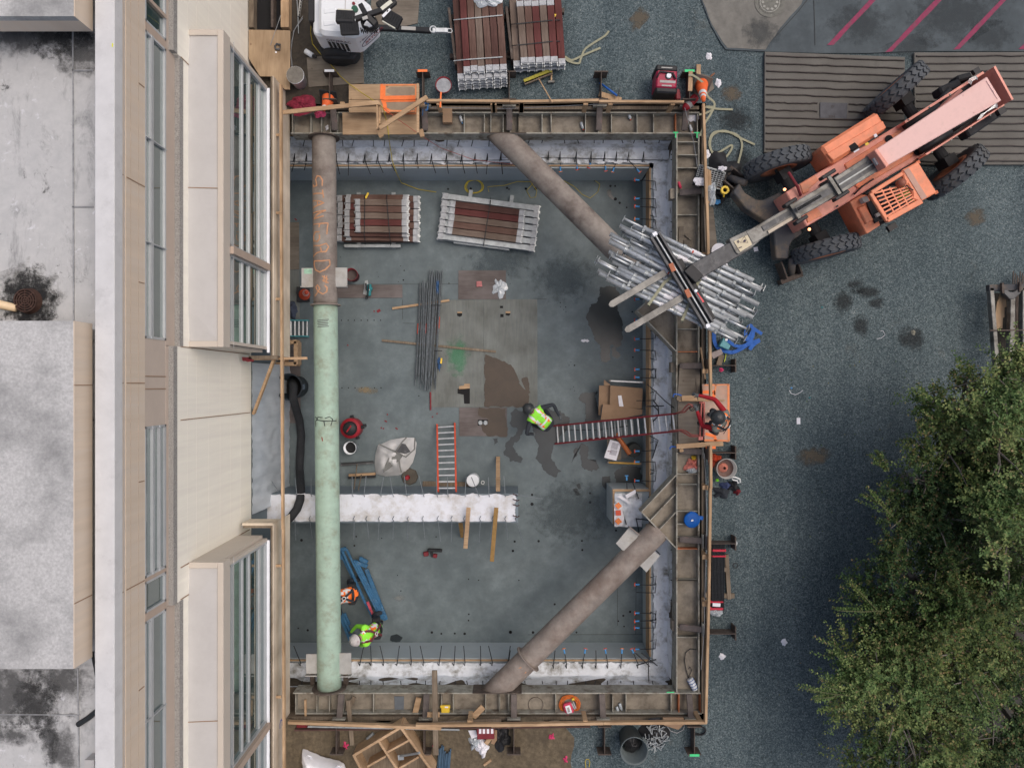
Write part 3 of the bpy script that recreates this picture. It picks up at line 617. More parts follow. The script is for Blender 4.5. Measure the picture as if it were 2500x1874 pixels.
# triangular gussets that take the diagonal struts (parts of the east waler)
def gusset(corner, top, bot, ribs):
    c = V((*corner, 0)); a = V((xe0-.002, top, 0)); b = V((xe0-.002, bot, 0))
    mb = MB(); mb.slab([V((p.x, p.y, ZWEB+.01)) for p in (c, a, b)], .03); mb.build('gusset_plate', M_web, wal_e)
    for p, q in ((c, a), (c, b)):
        mb = MB(); mb.bar(V((p.x, p.y, -.32)), V((q.x, q.y, -.32)), .024, .34); mb.build('gusset_flange', M_flange, wal_e)
    for f, s in ribs:
        p = c.lerp(b if s > 0 else a, f); d = (a-c) if s > 0 else (b-c); d.normalize(); k = (xe0-p.x)/d.x; q = p + d*k*.98
        mb = MB(); mb.bar(V((p.x, p.y, ZWEB+.085)), V((q.x, q.y, ZWEB+.085)), .018, .15); mb.build('gusset_rib', M_flange, wal_e)
cg = W('c3',1155,1100,-.19); gusset((cg.x, cg.y), sy('c3',818), sy('c3',1378), ((.25,1),(.51,1)))
cg = W('c2',1122,975,-.19); gusset((cg.x, cg.y), sy('c2',700), sy('c2',1285), ())
mb = MB(); mb.box(W('c2',1400,80,-.35), (.16,.22,.2)); mb.build('cleat', M_web, wal_e)
mb = MB(); mb.box(W('c2',1405,1410,-.4), (.16,.22,.2)); mb.build('cleat', M_web, wal_e)
mb = MB(); mb.box(W('c4',1410,550,-.4), (.14,.22,.2)); mb.build('cleat', M_web, wal_e)
for z in ((1420,1022),(1585,1024)):
    p = W('c1',*z,-.145); mb = MB(); mb.box(p, (.11,.026,.004)); mb.box(p-V((0,.05,-.006)), (.026,.13,.004)); mb.build('paint_mark', M_greensp, wal_n)
p = W('c4',1380,1073,-.145); mb = MB(); mb.box(p, (.16,.022,.004)); mb.build('paint_mark', M_greensp, wal_s)

# ------------------------------------------------------------------ timber lagging behind the walers
for lab, poly in (('dark timber lagging boards behind the north waler', [(-5.4,yn1+.035),(3.98,yn1+.035),(3.98,yn1+.105),(-5.4,yn1+.105)]),
                  ('dark timber lagging boards behind the east waler', [(xe1+.035,-7.0),(xe1+.035,5.9),(xe1+.105,5.9),(xe1+.105,-7.0)]),
                  ('dark timber lagging boards behind the south waler', [(-5.4,ys1-.105),(3.98,ys1-.105),(3.98,ys1-.035),(-5.4,ys1-.035)])):
    item('timber_lagging', MB().prism(poly, -.9, -.10), M_lumw, lab, 'lagging')

# ------------------------------------------------------------------ soldier piles: H-sections standing behind the walers, each with a bracket over the beam
def pile(kind, pos, side, label, top=.32, mark=None, brk=True, blen=.42):
    # side: unit vector pointing away from the pit
    o = V((pos[0], pos[1], 0)); s = V((*side, 0)); w = V((-s.y, s.x, 0))
    t = thing('soldier_pile', label, 'steel pile', (o.x, o.y, -1.2), 0, 'soldier piles around the pit')
    mb = MB(); a, b = o + s*.03, o + s*.58
    mb.bar(V((a.x,a.y,-.5+top/2)), V((b.x,b.y,-.5+top/2)), .016, 1.0+top); mb.build('web', M_pile, t)
    for q in (o+s*.02, o+s*.59):
        mb = MB(); mb.bar(V((q.x,q.y,-.5+top/2))-w*.14, V((q.x,q.y,-.5+top/2))+w*.14, .024, 1.0+top); mb.build('flange', M_pile, t)
    if brk:
        mb = MB(); p = o - s*.03 + V((0,0,.02)); q = o - s*(.05+blen) + V((0,0,-.16))
        mb.bar(p, q, .13, .05); mb.bar(p+V((0,0,-.1)), q+V((0,0,-.03)), .05, .12)
        k = mb.build('bracket', mat('bracket_steel', (.13,.11,.10), .7, .35, 6, (.20,.12,.11), .35, 6, metal=.1), t, .012)
        mb = MB(); mb.bar(p-w*.14+V((0,0,.01)), p+w*.14+V((0,0,.01)), .03, .1); mb.build('bracket_plate', M_flange, k)
    if mark is not None:
        mb = MB(); mb.bar(o+s*.6-w*.1+V((0,0,top+.003)), o+s*.6+w*.1+V((0,0,top+.003)), .05, .006); mb.build('paint_mark', mark, t)
    return t
up, dn, rt = (0,1), (0,-1), (1,0)
for r, zx, lab, mk in (('b1',690,'soldier pile with a white-painted top beside the orange cone at the north edge',M_seal),('b1',1385,'soldier pile with an orange-tipped flange beside the sprayed plywood platform',M_orange_fl),('c1',137,'soldier pile behind the broom and sledgehammer at the north edge',None),('c1',825,'soldier pile beside the blue pickaxe at the north edge',None),('c1',1483,'corner soldier pile between the red generator and the fire extinguisher',M_greensp)):
    pile('n', (sx(r,zx), 5.88), up, lab, .30, mk)
for r, zx, lab, mk in (('b4',740,'soldier pile with a pink ribbon above the timber crate at the south edge',None),('b4',1395,'soldier pile between the timber crate and the bundle of blue rods',None),('c4',172,'soldier pile beside the rubbish heap at the south edge',None),('c4',850,'soldier pile beside the grey dustbin at the south edge',None),('c4',1520,'corner soldier pile with a green paint mark by the bag of bolts',M_greensp)):
    pile('s', (sx(r,zx), -7.08), dn, lab, .30, mk)
for r, zy, lab in (('c2',70,'soldier pile beside the coiled tyre and yellow tape roll at the east edge'),('c2',1400,'soldier pile with a pink flower-like ribbon just north of the access platform'),('c3',632,'soldier pile just south of the access platform, beside the grey bucket'),('c3',1310,'soldier pile at the north end of the red-taped bar bundle'),('c4',565,'soldier pile at the south end of the red-taped bar bundle')):
    pile('e', (4.05, sy(r,zy)), rt, lab, .28)

# ------------------------------------------------------------------ round pipe struts
ZP = -.36
def collar(p, d, r, m, parent, th=.025):
    mb = MB(); d = d.normalized(); mb.lathe([(.2,0),(r,0),(r,th),(.2,th)], p, d, 28); return mb.build('collar', m, parent)
def pipe_part(name, a, b, r, m, parent):
    mb = MB(); n = 40; pts = [a.lerp(b, i/30) for i in range(31)]; mb.tube(pts, r, n); return mb.build(name, m, parent, 0, True)
xa, xb = W('b1',603,1060,ZP).x, W('b4',645,1060,ZP).x
A = V((xa, yn0-.03, ZP)); Bp = V((xb, ys0+.03, ZP)); f = (A.y - y_(743.5, ZP))/(A.y-Bp.y); J = A.lerp(Bp, f)
ps = thing('pipe_strut', 'straight pipe strut, rusty at its north end and mint green beyond the collar', 'pipe strut', (xa, 0, ZP), 0, 'pipe struts bracing the pit')
rp = pipe_part('rusty_pipe', A, J, .254, M_rust, ps); gp = pipe_part('green_pipe', J, Bp, .256, M_green, ps)
def seam(p, d, r, m, parent):
    mb = MB(); mb.lathe([(r-.004,-.012),(r+.003,-.006),(r+.003,.006),(r-.004,.012)], p, d.normalized(), 40); mb.build('weld_seam', m, parent)
for f_ in (.14, .62, .78, .9): seam(A.lerp(Bp, f_), Bp-A, .2555 if f_ < .2 else .257, M_rust2 if f_ < .2 else M_green, ps)
collar(J, Bp-A, .325, M_rust2, ps); collar(A, A-Bp, .33, M_pile, ps); collar(Bp, Bp-A, .36, M_pile, ps, .03)
for r, z4 in (('b2',(430,645,525,785)), ('b2',(678,642,782,782)), ('b4',(465,780,570,930)), ('b4',(700,772,812,935))):
    x0, y0, x1, y1 = z4; mb = MB(); mb.slab(WL(r, ((x0,y0),(x1,y0),(x1,y1),(x0,y1)), ZP+.08), .03); mb.bar(W(r,x0,y1+8,ZP), W(r,x1,y1+8,ZP), .02, .16); mb.build('lug_plate', M_plate, ps)
for x in (515,770): 
    mb = MB(); mb.bar(W('b4',x,935,ZP+.02), W('b4',x+4,1010,ZP-.2), .09, .08); mb.build('lug_leg', M_pile, ps)
# spray-painted letters follow the curve of the pipe
def stroke(mb, pts, w=.03):
    """pts: (photo px, photo py) seen on the pipe's top; each point is wrapped onto the cylinder"""
    rr = .2585; path = []
    for i in range(len(pts)-1):
        for k in range(6): path.append(V((*pts[i],0)).lerp(V((*pts[i+1],0)), k/6))
    path.append(V((*pts[-1],0))); out = []
    for q in path:
        yy = y_(q.y, ZP+.2); cx = A.x+(Bp.x-A.x)*(A.y-yy)/(A.y-Bp.y); off = max(-.235, min(.235, x_(q.x, ZP+.15)-cx)); h = math.sqrt(rr*rr-off*off)
        out.append((V((cx+off, yy, ZP+h)), V((off, 0, h)).normalized()))
    vs = []; fs = []
    for i, (p, nn) in enumerate(out):
        d = out[min(i+1, len(out)-1)][0]-out[max(0, i-1)][0]; d.normalize(); sd = d.cross(nn).normalized(); ww = w*(.8+.35*nz3(p, 9))
        vs += [p-sd*ww/2-nn*.006, p+sd*ww/2-nn*.006, p+sd*ww/2+nn*.003, p-sd*ww/2+nn*.003]
    k = len(out)
    for i in range(k-1):
        for j in range(4): fs.append((4*i+j, 4*i+(j+1) % 4, 4*i+4+(j+1) % 4, 4*i+4+j))
    mb.add(vs, fs)
def G(pts): return [(690+x*.19897, 430+y*.19904) for x, y in pts]      # enlarged view of the lettering
mb = MB()
for s in ([(500,130),(505,60),(480,15),(440,5),(415,40),(425,80),(430,120),(390,130),(375,100)],       # S
          [(375,215),(440,218),(515,222)], [(505,175),(512,225),(518,275)],                            # T
          [(375,300),(450,310),(525,335),(450,365),(375,385)], [(440,308),(445,368)],                 # A
          [(380,450),(545,425)], [(545,425),(430,480),(390,520)], [(395,525),(470,510),(520,495)],        # N
          [(385,590),(470,590),(570,580),(560,640),(555,720)], [(470,590),(460,635)],                      # F
          [(470,690),(410,685),(380,730),(385,790),(440,805),(470,770),(465,720)],                   # O
          [(385,850),(470,860),(550,830),(575,870),(545,930),(495,935),(480,880)], [(490,930),(430,945),(375,980)],  # R
          [(390,1040),(500,1045),(585,1030),(590,1090),(540,1150),(470,1180),(410,1150),(390,1080),(390,1040)],   # D
          [(500,1230),(570,1270)], [(500,1280),(575,1310)], [(530,1220),(520,1300)], [(555,1225),(545,1320)],     # #
          [(400,1470),(440,1430),(470,1380),(440,1335),(415,1360),(440,1410),(510,1450),(555,1420),(560,1370),(530,1340)]):   # 2
    stroke(mb, G(s), .032)
mb.build('spray_lettering', M_orange_pt, rp)
mb = MB()
def G3(pts): return [(690+x*.2655, 880+y*.2654) for x, y in pts]
for s in ([(300,520),(330,530),(305,560),(310,610)], [(320,545),(400,555),(505,555)], [(330,520),(380,522)], [(390,550),(400,600)], [(400,530),(440,515),(465,540),(450,600)]): stroke(mb, G3(s), .022)
mb.build('black_scrawl', M_oil, gp)
mb = MB()
for k in range(5): stroke(mb, [(600+.3166*(565+random.uniform(-5,5)),450+.3166*(1050+k*13)), (600+.3166*(645+random.uniform(-8,5)),450+.3166*(1042+k*13))], .02)
mb.build('black_scribble', mat('grey_marker', (.12,.13,.13), .7, .2, 8), gp)
mb = MB(); stroke(mb, G3([(372,700),(380,738)]), .03); mb.build('red_mark', mat('red_mark', (.25,.05,.03), .7), gp)
# lettering on the west lug plate
mb = MB(); x0 = W('b2',450,660,ZP+.083); mb.box(W('b2',480,670,ZP+.082), (.17,.11,.004)); mb.build('green_patch', mat('faded_green', (.30,.50,.38), .7, .2, 10), ps)

def diag(label, a, b, m, col=None, cut=None):
    t = thing('pipe_strut', label, 'pipe strut', ((a.x+b.x)/2, (a.y+b.y)/2, ZP), 0, 'pipe struts bracing the pit')
    d_ = (b-a).normalized(); mb = MB(); mb.tube([a.lerp(b, i/30) for i in range(31)], .254, 40)
    if cut:                                              # the end is mitred to lie flat on the waler
        for v in (mb.v[:40] if cut[0] == 'a' else mb.v[-40:]): v += d_*((cut[1]-v.y)/d_.y)
    k = mb.build('pipe', m, t, 0, True)
    for f_ in (.25, .52): seam(a.lerp(b, f_), b-a, .2545, m, t)
    if col is not None: collar(a.lerp(b, col), b-a, .325, m, t)
    return t, k
a = W('b1',1985,1035,ZP); b = W('c2',1300,845,ZP)
a.y = yn0-.0; tn, kn = diag('bare brown diagonal pipe strut at the north-east corner, its end under the lifted load', a, b, M_rust, None, ('a', yn0-.006))
mb = MB(); mb.bar(a+V((-.5,.014,.0)), a+V((.5,.014,0)), .02, .46); mb.build('end_plate', M_pile, tn)
a = W('c3',1295,1237,ZP); b = P(1217,1690,ZP); b.y = ys0+.01
tse, kse = diag('mottled diagonal pipe strut at the south-east corner with a collar and two lug plates', a, b, M_rust2, .815, ('b', ys0+.012))
mb = MB(); mb.bar(b+V((-.55,-.012,.02)), b+V((.5,-.012,.02)), .016, .44); mb.build('end_plate', M_pile, tse)
for q in (((960,1345),(1062,1222),(1140,1275),(1110,1320),(1035,1405),(1010,1398)), ((1120,1490),(1215,1400),(1240,1390),(1298,1440),(1195,1568))):
    mb = MB(); mb.slab(WL('c3', q, ZP+.09), .03); mb.build('lug_plate', M_plate, tse)
mb = MB(); mb.bar(W('c3',1060,1215,ZP+.12), W('c3',1142,1278,ZP+.12), .02, .12); mb.build('lug_edge', M_rust2, tse)
mb = MB(); d = (b-a).normalized(); q = a.lerp(b, .86)
for o1, o2 in ((-.10,-.16), (.05,.14)):
    s = d.cross(V((0,0,1))); p1 = q + s*o1 + d*(-.05); mb.bar(p1+V((0,0,math.sqrt(.256**2-o1*o1)+.001)), p1+d*.15+s*.02+V((0,0,math.sqrt(.256**2-o2*o2)+.012)), .025, .006)
mb.build('spray_mark', M_orange_pt, tse)
# ------------------------------------------------------------------ the building on the west side
bd = thing('office_building', 'pale low building with tan panels, ribbon windows and projecting bay windows beside the pit', 'building', (-6.5,0,0))
XU, XL, XB = -5.59, -5.51, -4.92                 # upper wall, lower wall and bay planes
Z = lambda dx, X: H - (-X)*F/dx
y0, y1 = -11.0, 9.0
def wallbox(name, x0, x1, ya, yb, z0, z1, m, parent=None, bev=0):
    mb = MB(); mb.prism([(x0,ya),(x1,ya),(x1,yb),(x0,yb)], z0, z1); return mb.build(name, m, parent or bd, bev)
ZPAR = Z(976, XU)                                 # top of the parapet, about 5.07 m
wallbox('parapet', XU-.245, XU+.03, y0, y1, 4.86, ZPAR, M_cap, None, .008)
wallbox('parapet_face', XU-.2, XU+.012, y0, y1, 4.80, 4.858, M_tan)
wallbox('wall_reveal', XU-.2, XU-.02, y0, y1, 4.72, 4.798, M_bayroof)
ZWT, ZWB = Z(896, XU), Z(845, XU)                 # window head and sill
wallbox('upper_wall', XU-.3, XU, y0, y1, ZWT, 4.718, M_tan)
yy = (y1, 5.43, .62, -3.60, y0); zl = (3.44, 3.23, 3.44, 3.23)
for i in range(4):
    wallbox('sill_panel', XU-.3, XU, yy[i+1]+.003, yy[i]-.003, zl[i]-.2, ZWB, mat('tan_sill', (.51,.425,.355), .75, .06, 3))
    wallbox('ledge', XU+.001, XL+.003, yy[i+1]+.001, yy[i]-.001, zl[i]-.12, zl[i]+.012, M_pebble)
    wallbox('lower_wall', XL-.3, XL, yy[i+1]+.002, yy[i]-.002, 0, zl[i], M_cream)
wallbox('basement_wall', XL-.4, XL-.005, y0, y1, ZF, -.002, M_conc_d)
# panel joints of the lower wall, parapet and window band
def joint(a, b, w=.014, parent=bd, m=M_groove):
    mb = MB(); mb.bar(V(a), V(b), w, w, (1,0,0)); return mb.build('panel_joint', m, parent)
for yv in (5.43, -3.58, .62, -.53-.07, -3.05+.0): joint((XL+.004, yv, .1), (XL+.004, yv, 3.2))
for py in (414, 934.8, 1458):
    yv = (CY-py)*(H-ZPAR)/F; joint((XU-.24, yv, ZPAR+.001), (XU+.03, yv, ZPAR+.001)); joint((XU+.008, yv, 4.81), (XU+.008, yv, ZPAR-.02)); joint((XU+.001, yv, ZWT+.02), (XU+.001, yv, 4.71))
for z in (4.60, 4.38): joint((XU+.001, y0, z), (XU+.001, y1, z), .006, bd, mat('panel_line', (.44,.355,.28), .9, .1))
for z in (2.95, 2.6, 2.1, 1.6, 1.1, .6): joint((XL-.0005, y0, z), (XL-.0005, y1, z), .003, bd, mat('faint_joint', (.78,.72,.62), .9, .05))
for py, in ((208,), (690,), (1175,), (1680,)): yv = (CY-py)*(H-4.3)/F; joint((XU+.001, yv, ZWT+.03), (XU+.001, yv, 4.38))
# ribbon windows
def window(ya, yb, bars, zs=(ZWB, ZWT), X=XU, mull=(.62,), parent=bd, fw=.035, thick=(.05,)):
    mb = MB(); za, zb = zs
    for p, q in (((X-.03,ya,za+fw/2),(X-.03,yb,za+fw/2)), ((X-.03,ya,zb-fw/2),(X-.03,yb,zb-fw/2))): mb.bar(V(p), V(q), .07, fw)
    for y in (ya+fw/2, yb-fw/2): mb.bar(V((X-.03,y,za)), V((X-.03,y,zb)), fw, .07, (1,0,0))
    w = mb.build('window', M_frame, parent)
    wallbox('pane', X-.06, X-.035, ya, yb, za, zb, M_glass, w)
    for k, mz in enumerate(mull):
        z = za+(zb-za)*mz; th = thick[k % len(thick)]
        mb = MB(); mb.bar(V((X-.012,ya,z)), V((X-.012,yb,z)), .05, th); mb.build('mullion', M_frame, w)
    for y, ww, m in bars:
        mb = MB(); mb.bar(V((X-.008,y,za)), V((X-.008,y,zb)), ww, .05, (1,0,0)); mb.build('post', m, w)
    return w
def yb_(py, z): return (CY-py)*(H-z)/F
ya = yb_(64, 4.2)
window(5.43+.1, y1, [(yb_(-12,4.2), .06, M_framet)], mull=())
window(.70, 5.40, [(yb_(331,4.2), .016, M_frame), (yb_(588,4.2), .016, M_frame)], mull=(.66,.72), thick=(.03,.02))
window(-2.96, -.65, [], mull=(.62,.30), thick=(.05,.04))
window(-3.50, -3.02, [], mull=())
window(y0, -3.62, [(yb_(1765,4.2), .016, M_frame)], mull=(.66,.72), thick=(.03,.02))
wallbox('blank_panel', XU-.3, XU-.004, -.65, .70, ZWB, ZWT, mat('tan_blank', (.51,.435,.37), .75, .05, 3))
for py in (918.5, 949): joint((XU-.002, yb_(py,3.9), ZWB), (XU-.002, yb_(py,3.9), ZWT))
for ya, yb in ((5.40,5.53),(-3.02,-2.96),(-3.62,-3.50)): wallbox('window_post', XU-.3, XU+.004, ya, yb, ZWB, ZWT, M_framet)
# bay windows
def bay(ya, yb, posts, joints):
    zt = Z(703, XB); zb = .72
    mb = MB(); mb.prism([(XL-.02,ya),(XB-.10,ya),(XB-.10,yb),(XL-.02,yb)], zb, zt-.0); o = mb.build('bay_window', M_bay, bd)
    mb = MB()
    # shallow hipped metal cap
    x0, x1 = XL+.0, XB-.09; h = .05; L_ = [V((x0,ya+.1,zt+.002)), V((x1,ya+.1,zt+.002)), V((x1,yb-.1,zt+.002)), V((x0,yb-.1,zt+.002)), V((x0,ya+.7,zt+h)), V((x0,yb-.7,zt+h))]
    mb.add(L_, [(0,1,4),(1,2,5,4),(2,3,5)]); mb.build('bay_roof', M_bayroof, o)
    mb = MB()
    mb.prism([(XB-.10,ya),(XB,ya),(XB,yb),(XB-.10,yb)], zt-.27, zt+.03); mb.prism([(XL,yb-.1),(XB-.102,yb-.1),(XB-.102,yb),(XL,yb)], zt+.001, zt+.03); mb.prism([(XL,ya),(XB-.102,ya),(XB-.102,ya+.1),(XL,ya+.1)], zt+.001, zt+.03)
    mb.build('bay_fascia', M_bay, o, .006)
    for y in joints: joint((XL, y, zt+.052), (XB-.1, y, zt+.01), .012, o); joint((XB-.1, y, zt+.031), (XB+.0, y, zt+.031), .012, o)
    for y in (yb-.12, ya+.06): wallbox('bay_cheek', XB-.09, XB-.002, y, y+.06, zb, zt-.272, M_bay, o)
    for z in (2.3, 1.8, 1.25): joint((XL, yb+.001, z), (XB, yb+.001, z), .008, o, M_bayroof)
    for z in (2.45,): joint((XB+.001, ya, z), (XB+.001, yb, z), .006, o, M_bayroof)
    ys = [ya+.06] + posts + [yb-.12]
    for i in range(len(ys)-1):
        a = ys[i]+(.07 if i else 0); b = ys[i+1]-(.07 if i < len(ys)-2 else 0)
        zs = (zb+.02, zt-.275); hh = zs[1]-zs[0]
        w = MB()
        for z in zs: w.bar(V((XB-.05,a,z)), V((XB-.05,b,z)), .09, .05)
        for y in (a+.02, b-.02): w.bar(V((XB-.05,y,zs[0])), V((XB-.05,y,zs[1])), .04, .09, (1,0,0))
        wi = w.build('bay_glazing', M_frame, o)
        wallbox('pane', XB-.085, XB-.06, a, b, zs[0], zs[1], M_glass, wi)
        for z, th in ((2.40,.045),(1.94,.045),(1.60,.04),(1.07,.045)):
            mb = MB(); mb.bar(V((XB-.05,a,z)), V((XB-.05,b,z)), .05, th); mb.build('mullion', M_frame, wi)
    for y in posts: wallbox('bay_post', XB-.1, XB+.06, y-.065, y+.065, zb, zt-.275, M_framet, o)
    mb = MB(); mb.bar(V((XB+.02,ya,zb+.0)), V((XB+.02,yb-.1,zb+.0)), .05, .03)
    mb.build('white_flashing', M_seal, o)
    return o
zt = Z(703, XB)
bay(.63, 6.04, [2.34], [yb_(460,zt), yb_(158,zt)+9])
bay(y0, -3.04, [-6.86], [yb_(1758,zt)])
# the roof: membrane, two raised blocks and a drain
wallbox('roof', -13, XU-.46, y0, y1, 4.3, 4.62, M_roof)
wallbox('roof_gutter', XU-.46, XU-.246, y0, y1, 4.0, 4.15, M_dark)
for pts in (((0,1085),(560,1085),(560,1300)),): pass
ZB = 5.35
def block(pa, pb, px, lab):
    xr = (px-CX)*(H-ZB)/F; a = yb_(pa, ZB); b = yb_(pb, ZB)
    mb = MB(); mb.prism([(-13,b),(xr-.012,b),(xr-.012,a),(-13,a)], ZB-.12, ZB); o = mb.build('roof_block', M_block, bd)
    wallbox('block_side', -13, xr, b+.0015, a-.0015, ZB-.42, ZB-.004, M_tan, o)
    return o
o = block(783, 1632, 181, 'x'); joint((-13, yb_(940,ZB), ZB+.001), ((181-CX)*(H-ZB)/F, yb_(940,ZB), ZB+.001), .014, o); joint((-13, yb_(1473,ZB), ZB+.001), ((181-CX)*(H-ZB)/F, yb_(1473,ZB), ZB+.001), .014, o)
for py in (940, 1473): xr = (181-CX)*(H-ZB)/F; joint((xr+.001, yb_(py,ZB), ZB-.41), (xr+.001, yb_(py,ZB), ZB), .012, o)
block(-300, 40, 182, 'x')
# membrane upstand and seams
mb = MB()

M_ = 0
for a_, b_, w_ in (((176,172),(228,172),.02),((176,505),(228,505),.02),((178,64),(180,800),.02),((190,1630),(193,1874),.02),((0,1743),(196,1744),.012)): mb = MB(); mb.bar(P(*a_,4.628), P(*b_,4.628), w_, .012); mb.build('roof_seam', mat('seam_grey', (.30,.31,.32), .8, .3, 9), bd)
c = P(72, 735, 4.624)
def film(name, px, py, rx, ry, col, seed, amt, z=4.6225):
    o = patch(name, P(px, py, z), rx*.006, ry*.006, 0, col, seed, amt); o.parent = bd; del o['kind']; o.location -= WM[bd.name].translation; WM[o.name] = Matrix.Identity(4); return o
film('drain_stain', 72, 742, 80, 92, (.012,.013,.015), 2, 1.0, 4.6245); film('drain_stain', 68, 725, 95, 95, (.12,.12,.105), 3, .7, 4.6235)
for k, (px, py, rx, ry) in enumerate(((60,84,140,48),(150,80,70,60),(195,130,60,60),(35,1690,95,85),(90,1720,60,60),(150,1660,90,50),(30,1790,70,26),(120,1800,22,70),(150,1830,40,60))): film('roof_stain', px, py, rx*1.25, ry*1.25, (.045,.046,.046), k+5, .6, 4.6225+.0003*k)
M_drain = mat('rusty_grate', (.06,.032,.024), .8, .35, 14)
mb = MB()
for r_ in (.02,.055,.09,.125,.16): mb.lathe([(r_-.008,.10),(r_+.008,.10),(r_+.008,.08),(r_-.008,.08)], c, n=32, closed=True)
for i in range(8):
    a = i*math.pi/4; mb.bar(c+V((0,0,.09)), c+V((math.cos(a)*.16, math.sin(a)*.16, .09)), .012, .018)
mb.lathe([(.16,.09),(.19,.0),(.17,.0),(.15,.08)], c, n=32); mb.build('roof_drain', M_drain, bd)
mb = MB(); mb.cyl(P(-60,730,4.72), P(40,752,4.69), .075, 16, .055); mb.build('warm_streak', mat('warm_pale', (.80,.62,.40), .5, .1, 6), bd, 0, True)  # warm pale streak at the drain, built as a solid tapered bar
mb = MB(); mb.box(P(222,818,4.66), (.10,.16,.1)); mb.build('conduit_box', M_block, bd)
mb = MB(); mb.tube([P(190,1768,4.64), P(215,1752,4.64), P(236,1735,4.66)], .04, 6); mb.build('rope_lashing', M_oil, bd)
mb = MB(); mb.box(P(228,1862,4.72), (.14,.2,.2)); mb.build('roof_box', M_bayroof, bd)
mb = MB(); mb.tube([P(226,1590,4.66), P(228,1610,4.68), P(232,1630,4.68), P(235,1650,4.66)], .02, 6); mb.build('black_cable', M_black, bd)
mb = MB(); mb.slab(WL('a1', ((862,335),(872,335),(870,365),(862,362)), ZPAR+.004), .003); mb.build('yellow_mark', mat('yellow_mark', (.75,.8,.05), .7), bd)

# ------------------------------------------------------------------ plywood hoarding round the bay windows' feet
XH = -4.786
def hoard(ya, yb, label):
    t = thing('plywood_hoarding', label, 'hoarding', (XH, yb, -.25), 0, 'plywood hoardings below the bay windows')
    k = [0]; n = max(1, round((yb-ya)/2.44)); 
    for i in range(n):
        a = ya+(yb-ya)*i/n; b = ya+(yb-ya)*(i+1)/n
        mb = MB(); mb.prism([(XH-.02,a+.002),(XH,a+.002),(XH,b-.002),(XH-.02,b-.002)], -.3, .75); mb.build('plywood_sheet', M_hoard, t)
    mb = MB(); mb.prism([(XH-.065,ya+.0),(XH-.022,ya+.0),(XH-.022,yb),(XH-.065,yb)], .60, .73); mb.build('top_plate', M_lumw, t)
    return t
h1 = hoard(.57, 6.18, 'pale plywood hoarding below the upper bay window')
mb = MB(); mb.prism([(-5.3,.50),(-4.72,.50),(-4.72,.57),(-5.3,.57)], .62, .72); mb.build('ledger', M_lumw, h1)
h2 = hoard(y0, -2.80, 'pale plywood hoarding below the lower bay window')
mb = MB(); mb.prism([(-5.42,-2.84),(XH-.022,-2.84),(XH-.022,-2.79),(-5.42,-2.79)], .3, .752); mb.build('return_sheet', M_hoard, h2)
mb = MB(); mb.prism([(-5.40,-2.89),(XH-.067,-2.89),(XH-.067,-2.843),(-5.40,-2.843)], .60, .74); mb.build('return_plate', M_lumw, h2)
for t_, py, pz in ((h1, 635, .55), (h2, 1765, .3)):
    mb = MB(); c = V((XH+.004, yb_(py, pz), .30)); pts = [c+V((0, .07*a, .07*b)) for a, b in ((-1,1),(.3,1),(1,.4),(1,-.4),(.3,-1),(-1,-1))]; mb.ribbon(pts, .025, .003, (1,0,0)); mb.build('blue_mark', mat('blue_marker', (.10,.13,.38), .8), t_)
item('timber_brace', MB().bar(W('b2',218,1350,.55), W('b3',62,345,.05), .05, .09), M_lum, 'loose timber brace leaning across the plastic sheeting between the bay windows', 'timber brace')
item('ledger_board', MB().bar(W('b2',30,1345,.66), W('b2',475,1340,.5), .05, .06), M_lum, 'short ledger board sticking out past the corner of the upper hoarding', 'board')
# plastic sheeting hung on the basement wall
def sf(u, v):
    y = .45-u*3.2; z = .02-v*2.2; k = V((y*2.4, z*.8, 2)); return V((XL+.02+v*.10+.035*abs(nz3(k, 1.4))+.02*nz3(k, 4), y, z))
o = item('plastic_sheeting', MB().grid(sf, 60, 30), M_sheet, 'translucent plastic sheeting hung on the basement wall between the bay windows', 'plastic sheet', smooth=True)
item('red_rag', MB().sheet(blob(W('b2',10,1345,.72), .10, .04, .1, 24, .5, 6)).slab(blob(W('b2',20,1350,.70), .12, .035, -.2, 24, .5, 8), .02), M_redd, 'dark red rag caught under the corner of the upper bay window', 'rag')
